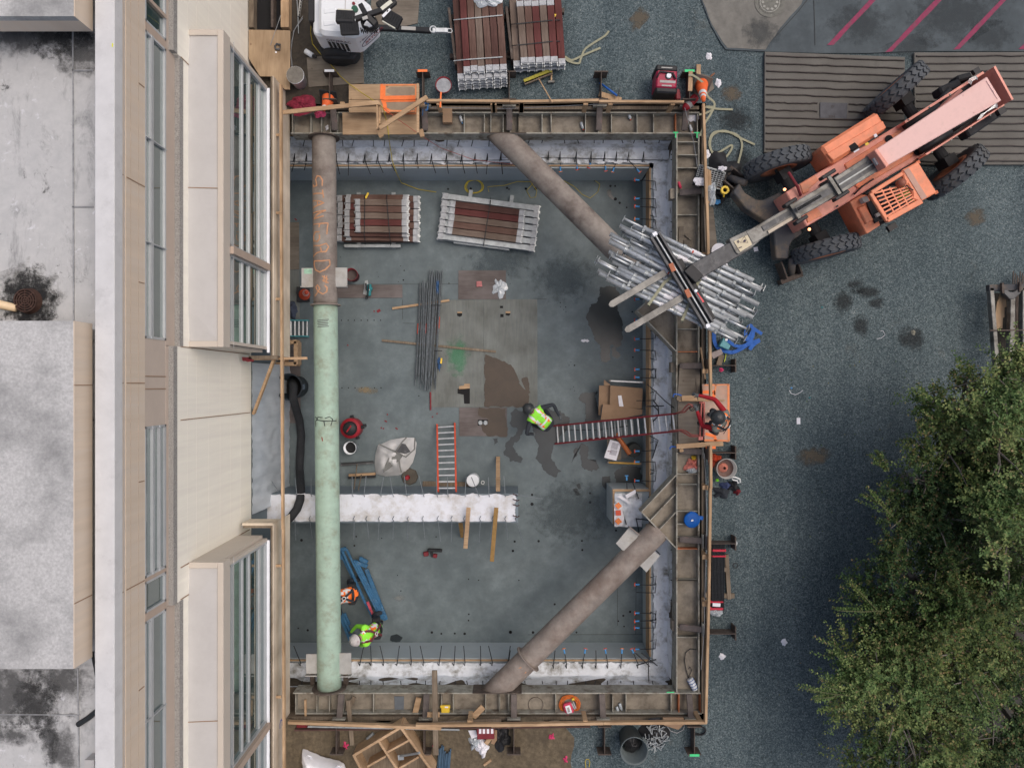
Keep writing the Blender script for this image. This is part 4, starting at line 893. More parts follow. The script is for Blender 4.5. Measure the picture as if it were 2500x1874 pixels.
# ------------------------------------------------------------------ telehandler
HX, HY, HA = 7.10, 4.34, R(211.1)
tl = thing('telehandler', 'faded orange telehandler with its long boom reaching over the pit edge', 'telehandler', (HX, HY, 0), HA)
def Z8(x, y, z): return P(1820+x*.23056, 380+y*.23054, z)
def D(x, y, z): return W('d1', x, y, z)
def wheel(c, yaw, label=None):
    r, w = .66, .31; ax = V((-math.sin(yaw), math.cos(yaw), 0))
    mb = MB(); mb.lathe([(.36,-w*.42),(.50,-w/2),(.60,-w*.48),(r-.035,-w*.36),(r-.03,0),(r-.035,w*.36),(.60,w*.48),(.50,w/2),(.36,w*.42)], c, ax, 44)
    o = mb.build('wheel', M_tyre, tl, 0, True)
    mb = MB(); u0 = V((math.cos(yaw), math.sin(yaw), 0)); n = 25
    for i in range(n):
        for s in (-1, 1):
            def q(t, rr, off): a = t; return c + (u0*math.cos(a)+V((0,0,1))*math.sin(a))*rr + ax*off*s
            t0 = 2*math.pi*(i+(.5 if s > 0 else 0))/n; dt = 2*math.pi/n*.33; vs = []
            for off, sh in ((.0,.0), (.06,.10), (.11,.02), (.150,.06)):
                for rr in (r-.05, r-(.0 if off < .14 else .03)):
                    vs += [q(t0+sh-dt, rr, off), q(t0+sh+dt, rr, off)]
            fs = [(0,1,3,2), (12,14,15,13)]
            for k in range(3):
                a = 4*k; fs += [(a+2,a+3,a+7,a+6), (a,a+4,a+5,a+1), (a,a+2,a+6,a+4), (a+1,a+5,a+7,a+3)]
            mb.add(vs, fs)
    mb.build('tread', M_tyre, o)
    mb = MB(); mb.lathe([(.0,-.05),(.2,-.06),(.22,-.12),(.36,-.13),(.37,.13),(.22,.12),(.2,.06),(0,.05)], c, ax, 24); mb.build('rim', M_rim, o, 0, True)
    return o
wc = [(D(305,1268,.66), R(180+14.2)), (D(680,1746-250+0,.66), 0)]
WF1 = D(307,1266,.66); WF2 = W('d2',680,500,.66); WR1 = D(1222,702,.66); WR2 = D(1672,1332,.66)
for c, yw in ((WF1, 13.5), (WF2, 13.3), (WR1, 43), (WR2, 43.6)): wheel(c, R(yw))
for a, b in ((WF1, WF2), (WR1, WR2)):
    mb = MB(); mb.cyl(a.lerp(b,.1), a.lerp(b,.9), .11, 14, .11); mb.box(a.lerp(b,.5), (.34,.34,.3), HA); mb.cyl(a.lerp(b,.12)+V((-.15,.09,0)), a.lerp(b,.88)+V((-.15,.09,0)), .03, 8)
    for f in (.13, .87): mb.box(a.lerp(b,f), (.24,.2,.34), HA)
    mb.build('axle', M_blackr, tl)
# main frame
zf = 1.30
mb = MB(); mb.prism([D(x,y,zf) for x, y in ((372,1482),(640,1322),(905,1165),(1292,934),(1460,1190),(1180,1352),(870,1550),(535,1746))], .62, zf); fr = mb.build('frame', M_telep, tl, .02)
mb = MB(); mb.prism([D(x,y,zf) for x, y in ((820,1268),(1255,1000),(1370,1165),(1340,1215),(1150,1330),(930,1460),(900,1430))], zf-.1, zf+.03); mb.build('deck', M_tele, fr, .015)
mb = MB(); mb.prism([D(x,y,zf) for x, y in ((520,1625+20),(605,1590),(655,1660),(540,1722))], zf-.05, zf+.02); mb.build('hatch', M_tele, fr, .01)
mb = MB(); mb.prism([D(x,y,zf) for x, y in ((480,1420),(600,1350),(625,1390),(560,1450),(545,1480),(505,1500))], zf-.05, zf+.02); mb.build('hatch', M_tele, fr, .01)
for x, y in ((1168,1073),(1390,1170)):
    mb = MB(); mb.lathe([(.0,.0),(.075,.0),(.075,.012),(0,.012)], D(x,y,zf+.035), n=18); mb.build('port', M_dark, fr)
# rear side plates and the dark gap between them
for name, q in (('side_plate', ((1290,934),(1895,550),(1905,566),(1300,950))), ('side_plate', ((1450,1187),(2045,812),(2058,800),(2062,812),(1462,1196)))):
    mb = MB(); mb.prism([D(x,y,1.6) for x, y in q], .7, 1.6); mb.build(name, M_telep, tl)
mb = MB(); mb.prism([D(x,y,1.45) for x, y in ((1908,562),(1922,552),(2060,806),(2046,814))], .8, 1.7); mb.build('rear_plate', M_telep, tl)
mb = MB(); mb.prism([D(x,y,1.0) for x, y in ((1300,955),(1880,590),(2030,800),(1455,1180))], .6, 1.0); mb.build('belly', M_black, tl)
for a, b, r in (((1290,975),(1545,815),.09), ((1535,810),(1640,690),.06), ((1400,1160),(1640,1010),.09), ((1640,1010),(1800,900),.06)):
    mb = MB(); mb.cyl(D(*a,1.42), D(*b,1.5), r, 14); mb.build('hydraulic_cylinder', M_black, tl, 0, True)
for a, b, w in (((1535,725),(1690,655),.16), ((1660,630),(1775,600),.12), ((1740,1050),(1990,880),.17)):
    mb = MB(); mb.bar(D(*a,1.2), D(*b,1.2), w, .3); mb.build('tank', M_blackr, tl, .03)
mb = MB()
for k in range(3): mb.tube([D(1780+10*k,640+6*k,1.7), D(1790+10*k,610+8*k,1.72), D(1840,590+8*k,1.72), D(1850,600+8*k,1.7)], .008, 6)
mb.build('hydraulic_pipe', M_galv, tl)
mb = MB()
for k in range(3): mb.tube([D(1850+12*k,925-4*k,1.7), D(1880+12*k,885-4*k,1.72), D(1990,825-10*k,1.72), D(2005,830-12*k,1.7)], .008, 6)
mb.build('hydraulic_pipe', M_galv, tl)
mb = MB(); mb.box(D(1838,550,1.7), (.12,.1,.08), HA); mb.build('rear_light', M_black, tl); mb = MB(); mb.box(D(2030,860,1.6), (.14,.12,.1), HA); mb.build('rear_light', M_black, tl)
# boom sections
def sect(name, a, b, wa, wb, za, zb, h, m, par=tl, bev=.012):
    mb = MB(); p, q = a, b; d = (q-p); d.z = 0; d.normalize(); s = V((-d.y, d.x, 0)); vs = []
    for c, w, z in ((p, wa, za), (q, wb, zb)):
        for sg in (-1, 1):
            for dz in (-h, 0): vs.append(V((c.x, c.y, z+dz))+s*sg*w/2)
    mb.add(vs, [(0,1,3,2),(4,6,7,5),(1,5,7,3),(0,2,6,4),(0,4,5,1),(2,3,7,6)]); return mb.build(name, m, par, bev)
zb0, zb1 = 2.30, 2.02
pr, pf_ = D(1983,682,zb0), D(1092,1228,zb1)
bo = sect('boom', pr, pf_, .50, .36, zb0, zb1, .32, M_boom)
mb = MB(); a, b = pr.lerp(pf_, .02)+V((0,0,.005)), pr.lerp(pf_, .22)+V((0,0,.004)); d = (b-a).normalized(); s = V((-d.y, d.x, 0))
for o in (-.20, .20): mb.bar(a+s*o, b+s*o*.93, .02, .012)
mb.bar(a-s*.2, a+s*.2, .02, .012); mb.build('boom_rim', M_boom, bo)
for o in (1, -1):
    a, b = pr.lerp(pf_, .22), pr.lerp(pf_, .42); mb = MB()
    vs = [D(*p, z) for p, z in ((((1720,685),1.95),((1560,835),1.95),((1580,850),2.0),((1740,700),2.05)) if o > 0 else (((1640,985),1.95),((1830,885),1.95),((1835,870),2.02),((1650,960),2.0)))]
    mb.slab(vs, .2); mb.build('boom_cheek', M_telep, bo)
mb = MB(); mb.bar(D(1030,1175,2.03), D(1120,1305,2.03), .07, .36); mb.build('boom_collar', M_telep, bo, .01)
mb = MB(); mb.box(D(1075,1240,2.06), (.10,.14,.06), HA); mb.build('boom_bolt', M_galv, bo)
z2, z3, z4, z5 = 1.94, 1.86, 1.74, 1.60
p2a, p2b = D(1078,1240,z2), D(780,1428,z2)
s2 = sect('boom_stage', p2a, p2b, .34, .32, z2, z2, .28, M_steelg)
d2 = (p2b-p2a).normalized(); n2 = V((-d2.y, d2.x, 0))
for o in (-.05,.06):
    mb = MB(); mb.bar(p2a+n2*o+V((0,0,.003)), p2b+n2*o+V((0,0,.003)), .075, .012); mb.build('groove', M_steeld, s2)
mb = MB(); mb.bar(p2a+n2*.005+V((0,0,.02)), p2b+V((0,0,.02)), .02, .02); mb.build('hose', M_galvd, s2)
p3a, p3b = D(790,1425,z3), W('d2',445,205,z3)
s3 = sect('boom_stage', p3a, p3b, .30, .29, z3, z4+.06, .26, M_steelg)
mb = MB(); mb.bar(p3a.lerp(p3b,.05)+V((0,0,.0)), p3b+V((0,0,.07)), .12, .012); mb.build('groove', M_steeld, s3)
mb = MB(); a = p3a.lerp(p3b,.45)+V((0,0,.03)); b = p3b+V((0,0,.09))
for i in range(26):
    q = a.lerp(b, i/26); mb.lathe([(.022,-.006),(.03,0),(.022,.006)], q, (b-a), 8)
mb.build('hose_chain', M_blackr, s3)
p4a, p4b = W('d2',445,205,z4), W('d2',100,410,z4)
s4 = sect('boom_stage', p4a, p4b, .25, .27, z4, z4-.04, .22, M_steelg)
mb = MB(); n4 = V((-(p4b-p4a).normalized().y, (p4b-p4a).normalized().x, 0)); mb.bar(p4a.lerp(p4b,.12)+n4*.09+V((0,0,.006)), p4a.lerp(p4b,.65)+n4*.09, .055, .014); mb.build('wear_strip', mat('bare_wear_strip', (.52,.45,.35), .6, .1, 8), s4)
mb = MB(); mb.bar(p4a.lerp(p4b,.1)-n4*.02+V((0,0,.004)), p4a.lerp(p4b,.7)-n4*.02+V((0,0,-.01)), .10, .012); mb.build('groove', M_steeld, s4)
p5a, p5b = W('c2',1985,435,z5+.06), W('c2',1545,690,z5)
mb = MB(); mb.slab([W('c2',x,y,z5+.09) for x, y in ((1990,345),(2075,430),(1990,500),(1900,540),(1880,520),(1830,420))], .22); mb.build('boom_end', M_steelg, tl, .01)
s5 = sect('boom_tip', p5a, p5b, .31, .33, z5+.08, z5, .2, M_steeld)
mb = MB(); lb = mb.slab([W('c2',x,y,z5+.105) for x, y in ((1868,440),(1975,390),(2010,465),(1918,520))], .006); lab = mb.build('warning_label', M_label, tl)
mb = MB(); q = [W('c2',x,y,z5+.108) for x, y in ((1925,400),(1960,405),(1985,455),(1940,445))]
mb.tube([W('c2',1918,448,z5+.107), W('c2',1950,402,z5+.107), W('c2',1978,448,z5+.107)], .006, 4, True); mb.build('warning_triangle', M_ink, lab)
mb = MB(); mb.sheet(blob(W('c2',1952,436,z5+.109), .03, .022, .4, 16, .4, 3)); mb.build('warning_figure', M_ink, lab)
for a, b in (((1893,440),(1905,452)), ((1905,492),(1930,482)), ((1900,430),(1910,445))):
    mb = MB(); mb.bar(W('c2',*a,z5+.108), W('c2',*b,z5+.108), .018, .003); mb.build('warning_mark', M_ink, lab)
def roller(c, w, l, z, par):
    mb = MB(); d = d2; s = n2
    for o in (-1, 1): mb = MB(); mb.bar(c+s*o*w/2-d*l/2, c+s*o*w/2+d*l/2, .07, .16); mb.build('roller_frame', M_black, par, .015)
    mb = MB(); mb.bar(c-s*w/2*.98, c+s*w/2*.98, .06, .06); mb.build('roller', M_steelg, par)
roller(D(745,1430,z3+.05), .46, .30, z3, tl); roller(W('d2',445,210,z4+.06), .38, .26, z4, tl)
mb = MB(); mb.bar(D(640,1430,1.34), D(780,1345,1.34), .06, .05); mb.build('slot', M_dark, tl); mb = MB(); mb.bar(W('d2',700,118,1.34), W('d2',830,30,1.34), .06, .05); mb.build('slot', M_dark, tl)
mb = MB(); mb.lathe([(0,.04),(.024,.03),(.032,0),(0,0)], D(930,1400,1.36), n=12); mb.build('marker_light', M_light, tl)
for r, x, y in (('d2',365,40),('d2',555,347)):
    c = W(r,x,y,1.2); mb = MB(); mb.lathe([(0,.03),(.022,.025),(.03,0),(0,0)], c, n=12); mb.build('marker_light', M_light, tl)
mb = MB(); mb.tube([D(395,1330,1.35), D(440,1400,1.42), D(465,1440,1.4), D(490,1510,1.35)], .028, 8); mb.build('mirror_arm', M_redd, tl)
# engine cover on the far side, cab on the near side
mb = MB(); mb.prism([D(x,y,1.45) for x, y in ((640,1130),(1080,856),(1160,988),(735,1268))], .75, 1.45); eh = mb.build('engine_cover', M_tele, tl, .05)
mb = MB(); mb.prism([D(x,y,1.47) for x, y in ((690,1185),(740,1240),(1150,985),(1120,930))], 1.40, 1.475); mb.build('cover_panel', M_tele, eh, .012)
mb = MB(); mb.prism([D(x,y,1.49) for x, y in ((855,1125),(910,1090),(945,1130),(885,1170))], 1.45, 1.482); mb.build('filler_hatch', M_dark, eh, .02)
mb = MB(); mb.box(D(1066,1046,1.485), (.06,.06,.004), HA); mb.box(D(1060,1044,1.4885), (.02,.03,.002), HA); mb.build('badge', M_paper, eh)
zc = 2.12
cb = None
mb = MB(); mb.prism([D(x,y,1.35) for x, y in ((868,1556),(960,1500),(1010,1505),(1105,1735),(1005,1800),(995,1800))], .8, 1.35); cb = mb.build('cab', M_tele, tl, .05)
mb = MB(); mb.prism([W('d2',x,y,1.37) for x, y in ((925,180),(980,160),(1050,275),(990,310))], 1.3, 1.40); mb.build('cab_step', M_tele, cb, .02)
mb = MB(); mb.prism([D(x,y,1.0) for x, y in ((985,1490),(1385,1245),(1535,1465),(1110,1735))], .7, 1.0); mb.build('cab_floor', M_black, cb)
# roof frame with an open guard of bars
def RZ(x, y, z=zc): return Z8(x, y, z)
outer = [RZ(1320,405), RZ(1830,60), RZ(2030,385), RZ(1495,690)]
mb = MB()
mb.prism([RZ(*p) for p in ((1660,150),(1830,58),(2030,388),(1850,490),(1770,455),(1775,400),(1720,300),(1690,310))], zc-.08, zc); rf = mb.build('cab_roof', M_tele, cb, .02)
mb = MB(); mb.prism([RZ(*p) for p in ((1675,160),(1725,130),(1920,440),(1865,470))], zc-.02, zc+.012); mb.build('roof_panel', mat('dusty_roof', (.50,.30,.23), .7, .12, 5), rf)
mb = MB()
for a, b, w in (((1330,395),(1660,190),.07), ((1320,400),(1500,690),.07), ((1490,685),(1860,480),.10), ((1560,262),(1690,330),.0)):
    if w: mb.bar(RZ(*a,zc-.03), RZ(*b,zc-.03), w, .07)
mb.build('roof_frame', M_tele, cb, .01)
mb = MB()
for i in range(7):
    f = (i+.5)/7; mb.bar(RZ(1355,380,zc-.02).lerp(RZ(1505,660,zc-.02), f), RZ(1690,295,zc-.02).lerp(RZ(1790,480,zc-.02), f), .028, .035)
for f in (.25,.5,.75):
    mb.bar(RZ(1355,380,zc-.02).lerp(RZ(1690,295,zc-.02), f), RZ(1505,660,zc-.02).lerp(RZ(1790,480,zc-.02), f), .022, .03)
mb.build('guard_bars', M_tele, cb)
mb = MB()
for p, q in (((1330,400),(1330,405)), ((1497,688),(1497,690)), ((1830,70),(1830,70)), ((2020,388),(2020,388))): mb.bar(RZ(*p,1.0), RZ(*p,zc-.085), .06, .06)
mb.build('cab_pillar', M_tele, cb)
mb = MB(); mb.lathe([(0,.14),(.06,.13),(.075,.08),(.075,0),(0,0)], RZ(1630,300,zc), n=20); mb.build('beacon', mat('beacon_brown', (.30,.10,.06), .4, .1), cb, 0, True)
mb = MB(); mb.tube([RZ(1700,310,zc+.02), RZ(1740,345,zc+.04), RZ(1775,365,zc+.02)], .012, 6); mb.build('wiper', M_black, cb)
mb = MB(); mb.slab([D(x,y,1.5) for x, y in ((960,1525),(1000,1508),(1018,1548),(978,1562))], .12); mb.build('dash_box', M_plate, cb)
mb = MB(); mb.prism([D(x,y,1.4) for x, y in ((1000,1560),(1030,1545),(1100,1700),(1065,1720))], 1.0, 1.4); mb.build('dashboard', M_blackr, cb)
mb = MB(); mb.box(D(1085,1655,1.45), (.10,.07,.06), HA); mb.build('control_pod', M_plate, cb)
mb = MB(); mb.box(W('d2',1190,330,.9), (.18,.12,.08), HA); mb.build('footstep', M_black, tl)
# front stabiliser: forked frame with two feet
mb = MB(); mb.prism([Z8(x,y,.62) for x, y in ((-65,290),(0,395),(110,462),(185,470),(250,440),(365,385),(430,480),(595,790),(600,830),(505,890),(465,960),(455,1085),(325,1085),(300,800),(215,690),(0,555),(-130,385))], .34, .62)
st_ = mb.build('stabiliser', M_mud, tl, .02)
for c, yaw in ((Z8(455,1190,.2), -70), (P(1792,446,.2), 140)):
    d = V((math.cos(R(yaw)), math.sin(R(yaw)), 0)); s = V((-d.y, d.x, 0))
    mb = MB(); mb.cyl(c-d*.16+V((0,0,.34)), c+d*.12+V((0,0,.05)), .075, 12); k = mb.build('stabiliser_ram', M_mud, tl, 0, True)
    mb = MB()
    for o in (-.16, .16): mb.bar(c+s*o-d*.17, c+s*o+d*.2, .03, .34)
    mb.bar(c+d*.22-s*.24+V((0,0,-.1)), c+d*.22+s*.24+V((0,0,-.1)), .10, .2); mb.build('stabiliser_foot', M_pile, tl)
# fork carriage and forks
zk = 1.50
ka, kb = W('c2',1258,395,zk), W('c2',1672,1080,zk); kd = (kb-ka).normalized(); kn = V((-kd.y, kd.x, 0))
mb = MB(); mb.bar(ka-V((0,0,.05)), kb-V((0,0,.05)), .20, .08); ca = mb.build('fork_carriage', M_black, tl, .01)
for o, w in ((-.085,.05), (0.0,.03), (.085,.045)):
    mb = MB(); mb.bar(ka+kn*o+V((0,0,.02)), kb+kn*o+V((0,0,.02)), w, .1); mb.build('carriage_rail', M_steeld if o else M_galvd, ca, .006)
mb = MB(); mb.bar(W('c2',1440,585,zk-.1), W('c2',1702,1045,zk-.1), .11, .16); mb.build('carriage_back', M_black, ca, .01)
for q in ((1258,385),(1665,1090)):
    mb = MB(); mb.box(W('c2',*q,zk+.03), (.08,.07,.08), HA); mb.build('end_stop', M_seal, ca)
for q in ((1393,640),(1515,840)):
    mb = MB(); mb.bar(W('c2',q[0]-13,q[1]-30,zk+.085), W('c2',q[0]+13,q[1]+30,zk+.085), .09, .03); mb.build('fork_hanger', mat('orange_rust', (.40,.13,.06), .6, .2, 8), ca)
mb = MB(); mb.slab([W('c2',x,y,zk+.03) for x, y in ((1570,838),(1590,832),(1642,905),(1620,915))], .01); mb.build('red_reflector', mat('red_reflector', (.75,.06,.08), .4, .1), ca)
mb = MB(); mb.lathe([(0,.05),(.03,.04),(.035,0),(0,0)], W('c2',1572,822,zk+.05), n=12); mb.build('carriage_pin', M_seal, ca)
for tip, root in (((908,935),(1345,675)), ((1030,1130),(1475,868))):
    a, b = W('c2',*tip,1.40), W('c2',*root,1.42); d = (b-a).normalized(); s = V((-d.y, d.x, 0)); w = .065
    mb = MB(); mb.slab([a-s*w*.45, a+d*.06-s*w, b-s*w, b+s*w, a+d*.06+s*w, a+s*w*.45], .045); mb.build('fork', M_fork, tl, .006)
mb = MB(); mb.bar(W('c2',1500,650,1.5), W('c2',1590,740,1.5), .2, .3); mb.build('carriage_neck', M_black, tl, .01)

# hoses, stickers and bolts
for pts in (((1160,1210),(1230,1180),(1330,1130),(1420,1060)), ((1150,1250),(1260,1210),(1380,1150),(1450,1090)), ((900,1500),(960,1440),(1050,1380))):
    mb = MB(); mb.tube([D(x, y, 1.36+.03*(i % 2)) for i, (x, y) in enumerate(pts)], .016, 7); mb.build('hydraulic_hose', M_black, tl, 0, True)
for q, w, h, m in (((920,1162),.12,.03,M_paper), ((1430,1500),.03,.03,M_paper), ((770,1590),.05,.03,M_black), ((1000,1110),.07,.05,M_yel), ((580,1560),.08,.05,M_paper), ((1395,1225),.07,.03,M_black)):
    zz = 1.485 if q[1] < 1170 and q[0] < 1100 else 1.335; zz = zc+.006 if q == (1430,1500) else zz
    mb = MB(); mb.box(D(*q, zz), (w, h, .004), HA); mb.build('sticker', m, tl)
mb = MB(); 
for k in range(7): pass
for q in ((1320,925),(1480,830),(1640,730),(1800,625),(1500,1175),(1650,1080),(1800,985),(1950,890)):
    mb = MB(); mb.lathe([(0,.012),(.016,.01),(.018,0),(0,0)], D(*q,1.6), n=8); mb.build('bolt', M_steelg, tl)

# ------------------------------------------------------------------ the slung bundle of scaffold posts
def post_proto():
    t = thing('scaffold_post', 'x', 'scaffold post', (0,0,0), 0, 'galvanised scaffold posts slung under the forks')
    mb = MB(); mb.cyl(V((-1.35,0,0)), V((1.0,0,0)), .045, 12); mb.build('tube', M_galv, t, 0, True)
    mb = MB(); mb.cyl(V((1.0,0,0)), V((1.42,0,0)), .024, 10); mb.build('spigot', M_galv, t, 0, True)
    for x in (-1.0, -.45, .12, .66):
        mb = MB(); mb.lathe([(.045,-.035),(.064,-.03),(.060,0),(.064,.03),(.045,.035)], (x,0,0), (1,0,0), 12); mb.build('collar', M_galvd, t)
    mb = MB(); mb.box((.98,0,.0), (.06,.11,.086)); mb.bar(V((.98,.05,.02)), V((.98,.09,.03)), .03, .03); mb.build('clamp', M_galvd, t, .006)
    mb = MB(); mb.box((1.42,0,0), (.012,.13,.13)); mb.build('foot_plate', M_galvd, t)
    mb = MB(); mb.lathe([(.0455,-.10),(.048,-.10),(.048,.10),(.0455,.10)], (-.12,0,0), (1,0,0), 12); k = mb.build('white_label', M_paper, t)
    mb = MB(); mb.box((-.06,.0,.047), (.03,.05,.006)); mb.build('label_mark', M_redo, k)
    return t
sp = post_proto()
th = R(-26.2)
# seen from above, one row per layer: (offset across the bundle in zoomed pixels, shift along it, flip, layer)
top = [(-235,-40,1),(-190,30,1),(-150,-20,0),(-95,60,1),(-50,-60,1),(-12,-80,0),(38,20,1),(80,-10,1),(125,45,0),(165,-70,1),(205,30,1),(240,10,0)]
cx0, cy0 = 1480, 745
dirv = (math.cos(-th), math.sin(-th)); nrm = (-dirv[1], dirv[0])
n = 0
names = ['long','pale','dull','scratched']
for layer, zl in ((0, 1.27), (1, 1.17), (2, 1.07)):
    rows = top if layer == 0 else [(o+22, s*-1.1-20*layer, 1-f) for o, s, f in top[:11]]
    for i, (o, s, f) in enumerate(rows):
        wx = cx0 + nrm[0]*o + dirv[0]*(s*1.2 - 12); wy = cy0 + nrm[1]*o + dirv[1]*(s*1.2-12)
        p = W('c2', wx, wy, zl); lab = '%s scaffold post from the south, %s layer of the slung bundle' % (ORD[len(rows)-1-i], ('top','middle','bottom')[layer])
        rot = (random.uniform(0,6.28), random.uniform(-.012,.012), th+random.uniform(-.02,.02)+(math.pi if f else 0))
        if n == 0: sp.location = p; sp.rotation_euler = rot; sp['label'] = lab
        else: dup(sp, p, rot=rot, label=lab)
        n += 1
for q, lab in ((((1385,715),(1330,760),(1210,930)), 'khaki sling strap round the load between the two forks'), (((1610,735),(1590,760),(1470,1050)), 'khaki sling strap round the load beside the fork carriage')):
    a, b, c = [W('c2',*k,1.33) for k in q]; mb = MB(); mb.ribbon([W('c2',q[0][0],q[0][1],1.45), a, b, c, W('c2',q[2][0]-4,q[2][1]+5,1.2), W('c2',q[2][0]-2,q[2][1]+4,1.02)], .055, .006)
    item('sling_strap', mb, M_sling, lab, 'sling', 'sling straps round the slung load')
# ------------------------------------------------------------------ stacks of deck planks
def plank(length, wid, m, group, hooks=True, th=.07):
    t = thing('deck_plank', 'x', 'plank', (0,0,0), 0, group)
    mb = MB(); mb.box((0,0,th/2), (wid-(.03 if m is M_galvd else .014), length-.22, th)); mb.build('board', m, t, .004)
    for s in (-1, 1):
        mb = MB(); y = s*(length/2-.055); mb.box((0,y,th/2), (wid-.010, .115, th+.006)); e = mb.build('end_cap', M_pcap, t, .004)
        mb = MB()
        for x in (-wid*.42, wid*.42):
            mb.bar(V((x, s*(length/2-.002), th*.55)), V((x*.93, s*(length/2+.035), th*.45)), .012, .05)
        mb.ribbon([V((-wid*.40, s*(length/2+.005), th*.5)), V((-wid*.2, s*(length/2-.001), th*.5)), V((wid*.2, s*(length/2-.001), th*.5)), V((wid*.4, s*(length/2+.005), th*.5))], .03, .01)
        mb.build('hook', M_galv, e)
    return t
protos = {}
def put(length, wid, mi, loc, rz, label, group, metal=False):
    k = (round(length,2), round(wid,3), mi, group, metal)
    if k not in protos:
        m = M_galvd if metal else M_plank[mi]; t = plank(length, wid, m, group); t.location = loc; t.rotation_euler = (0,0,rz); t['label'] = label; protos[k] = t; return t
    return dup(protos[k], loc, rz, label)
random.seed(21)
LAY = ['bottom','second','third','top']
def stack(name, group, centre, rz, length, wid, layers, side):
    """layers: (z, count, shift along, length, list of colours)"""
    u = V((math.cos(rz), math.sin(rz), 0)); w = V((-u.y, u.x, 0))
    for li, (z, n, sh, ln, across, cols) in enumerate(layers):
        for i in range(n):
            p = V(centre) + u*((i-(n-1)/2)*wid+across) + w*(sh+random.uniform(-.012,.012)); p.z = z
            lv = 'top' if li == len(layers)-1 else LAY[li]
            put(ln, wid, cols[i % len(cols)], p, rz+random.uniform(-.006,.006), '%s plank from the %s, %s layer, %s' % (ORD[i], side, lv, name), group, cols[0] == 9)
wp = .150
# yard, left stack: planks run north-south
c = W('b1',1800,260,.45)
stack('left yard stack beside the light tower', 'deck planks in the left yard stack', (c.x-.01, c.y+.33, 0), R(3.5), 2.5, wp*.985, [(.12,7,-.06,2.5,0,(0,3)),(.21,7,-.04,2.5,0,(2,0)),(.30,7,-.02,2.5,0,(0,1)),(.39,7,.0,2.5,0,(3,0)),(.48,6,.11,2.5,.07,(2,0,1,0,3,0))], 'left')
c = W('c1',340,270,.45)
stack('right yard stack with the yellow tag', 'deck planks in the right yard stack', (c.x+.035, c.y+.17, 0), R(4), 1.45, wp*1.03, [(.12,7,.0,1.5,0,(0,2)),(.21,7,.02,1.5,0,(2,3)),(.30,7,.0,1.5,0,(1,0,1,0,1,2,2)),(.39,5,-.10,1.27,-.01,(1,0,2,1,2))], 'left')
# pit, two stacks: planks run east-west
c = W('b2',1030,260,-1.9)
stack('left pit stack next to the green-and-rusty pipe', 'deck planks in the left pit stack', (c.x-.02, c.y, 0), R(-90.5), 1.9, .158, [(ZF+.10,7,-.02,1.92,0,(0,3)),(ZF+.19,7,-.02,1.92,0,(0,3)),(ZF+.28,7,-.02,1.46,0,(0,3)),(ZF+.37,6,-.03,1.46,0,(0,2,3,0,2,3)),(ZF+.46,5,.10,1.2,0,(1,0,1,2,1))], 'north')
c = W('b2',1870,295,-1.9)
stack('right pit stack with metal planks below', 'deck planks in the right pit stack', (c.x+.01, c.y+.02, 0), R(-97.3), 2.4, .160, [(ZF+.10,7,.0,2.3,0,(9,)),(ZF+.19,7,.0,2.3,0,(9,)),(ZF+.28,5,-.06,1.75,.02,(3,2,1,0,1))], 'north')
def rack(label, pts, z0, m=M_pile):
    t = thing('plank_rack', label, 'rack', V((pts[0].x, pts[0].y, z0)), 0, 'racks under the plank stacks'); return t
for lab, q, zb, m in (('black steel bearers under the left yard stack', ((1570,90),(1625,520),(2010,80),(2055,480)), 0, M_pile), ):
    t = thing('plank_rack', lab, 'rack', W('b1',1800,260,0), 0, 'racks under the plank stacks')
    for a, b in ((q[0], q[1]), (q[2], q[3])):
        mb = MB(); mb.bar(W('b1',*a,.25), W('b1',*b,.25), .05, .3); mb.build('side_rail', m, t)
    for y in (140, 440):
        mb = MB(); mb.bar(W('b1',1575,y,.06), W('b1',2045,y,.06), .09, .11); mb.build('bearer', m, t)
t = thing('plank_rack', 'black steel bearers under the right yard stack', 'rack', W('c1',340,270,0), 0, 'racks under the plank stacks')
for y in (90, 420):
    mb = MB(); mb.bar(W('c1',120,y,.06), W('c1',560,y,.06), .09, .11); mb.build('bearer', M_pile, t)
for lab, ys in (('grey metal skids under the left pit stack', ((790,1230,'L'),)), ('grey metal skids under the right pit stack', ((1680,2060,'R'),))):
    x0, x1, k = ys[0]; c = W('b2',(x0+x1)/2,280,ZF); t = thing('plank_rack', lab, 'rack', c, 0, 'racks under the plank stacks')
    rz = 0 if k == 'L' else R(-7.3); u = V((math.cos(rz), math.sin(rz), 0)); w = V((-u.y, u.x, 0))
    for s in (-.42, .42) if k == 'L' else (-.5, .5):
        mb = MB(); mb.bar(c+u*s-w*.68+V((0,0,.05)), c+u*s+w*.66+V((0,0,.05)), .09, .09); mb.build('bearer', M_galvd, t)
    mb = MB(); mb.bar(c-u*.75-w*.64+V((0,0,.1)), c+u*.6-w*.64+V((0,0,.1)), .07, .12); mb.build('skid_rail', M_galvd, t)
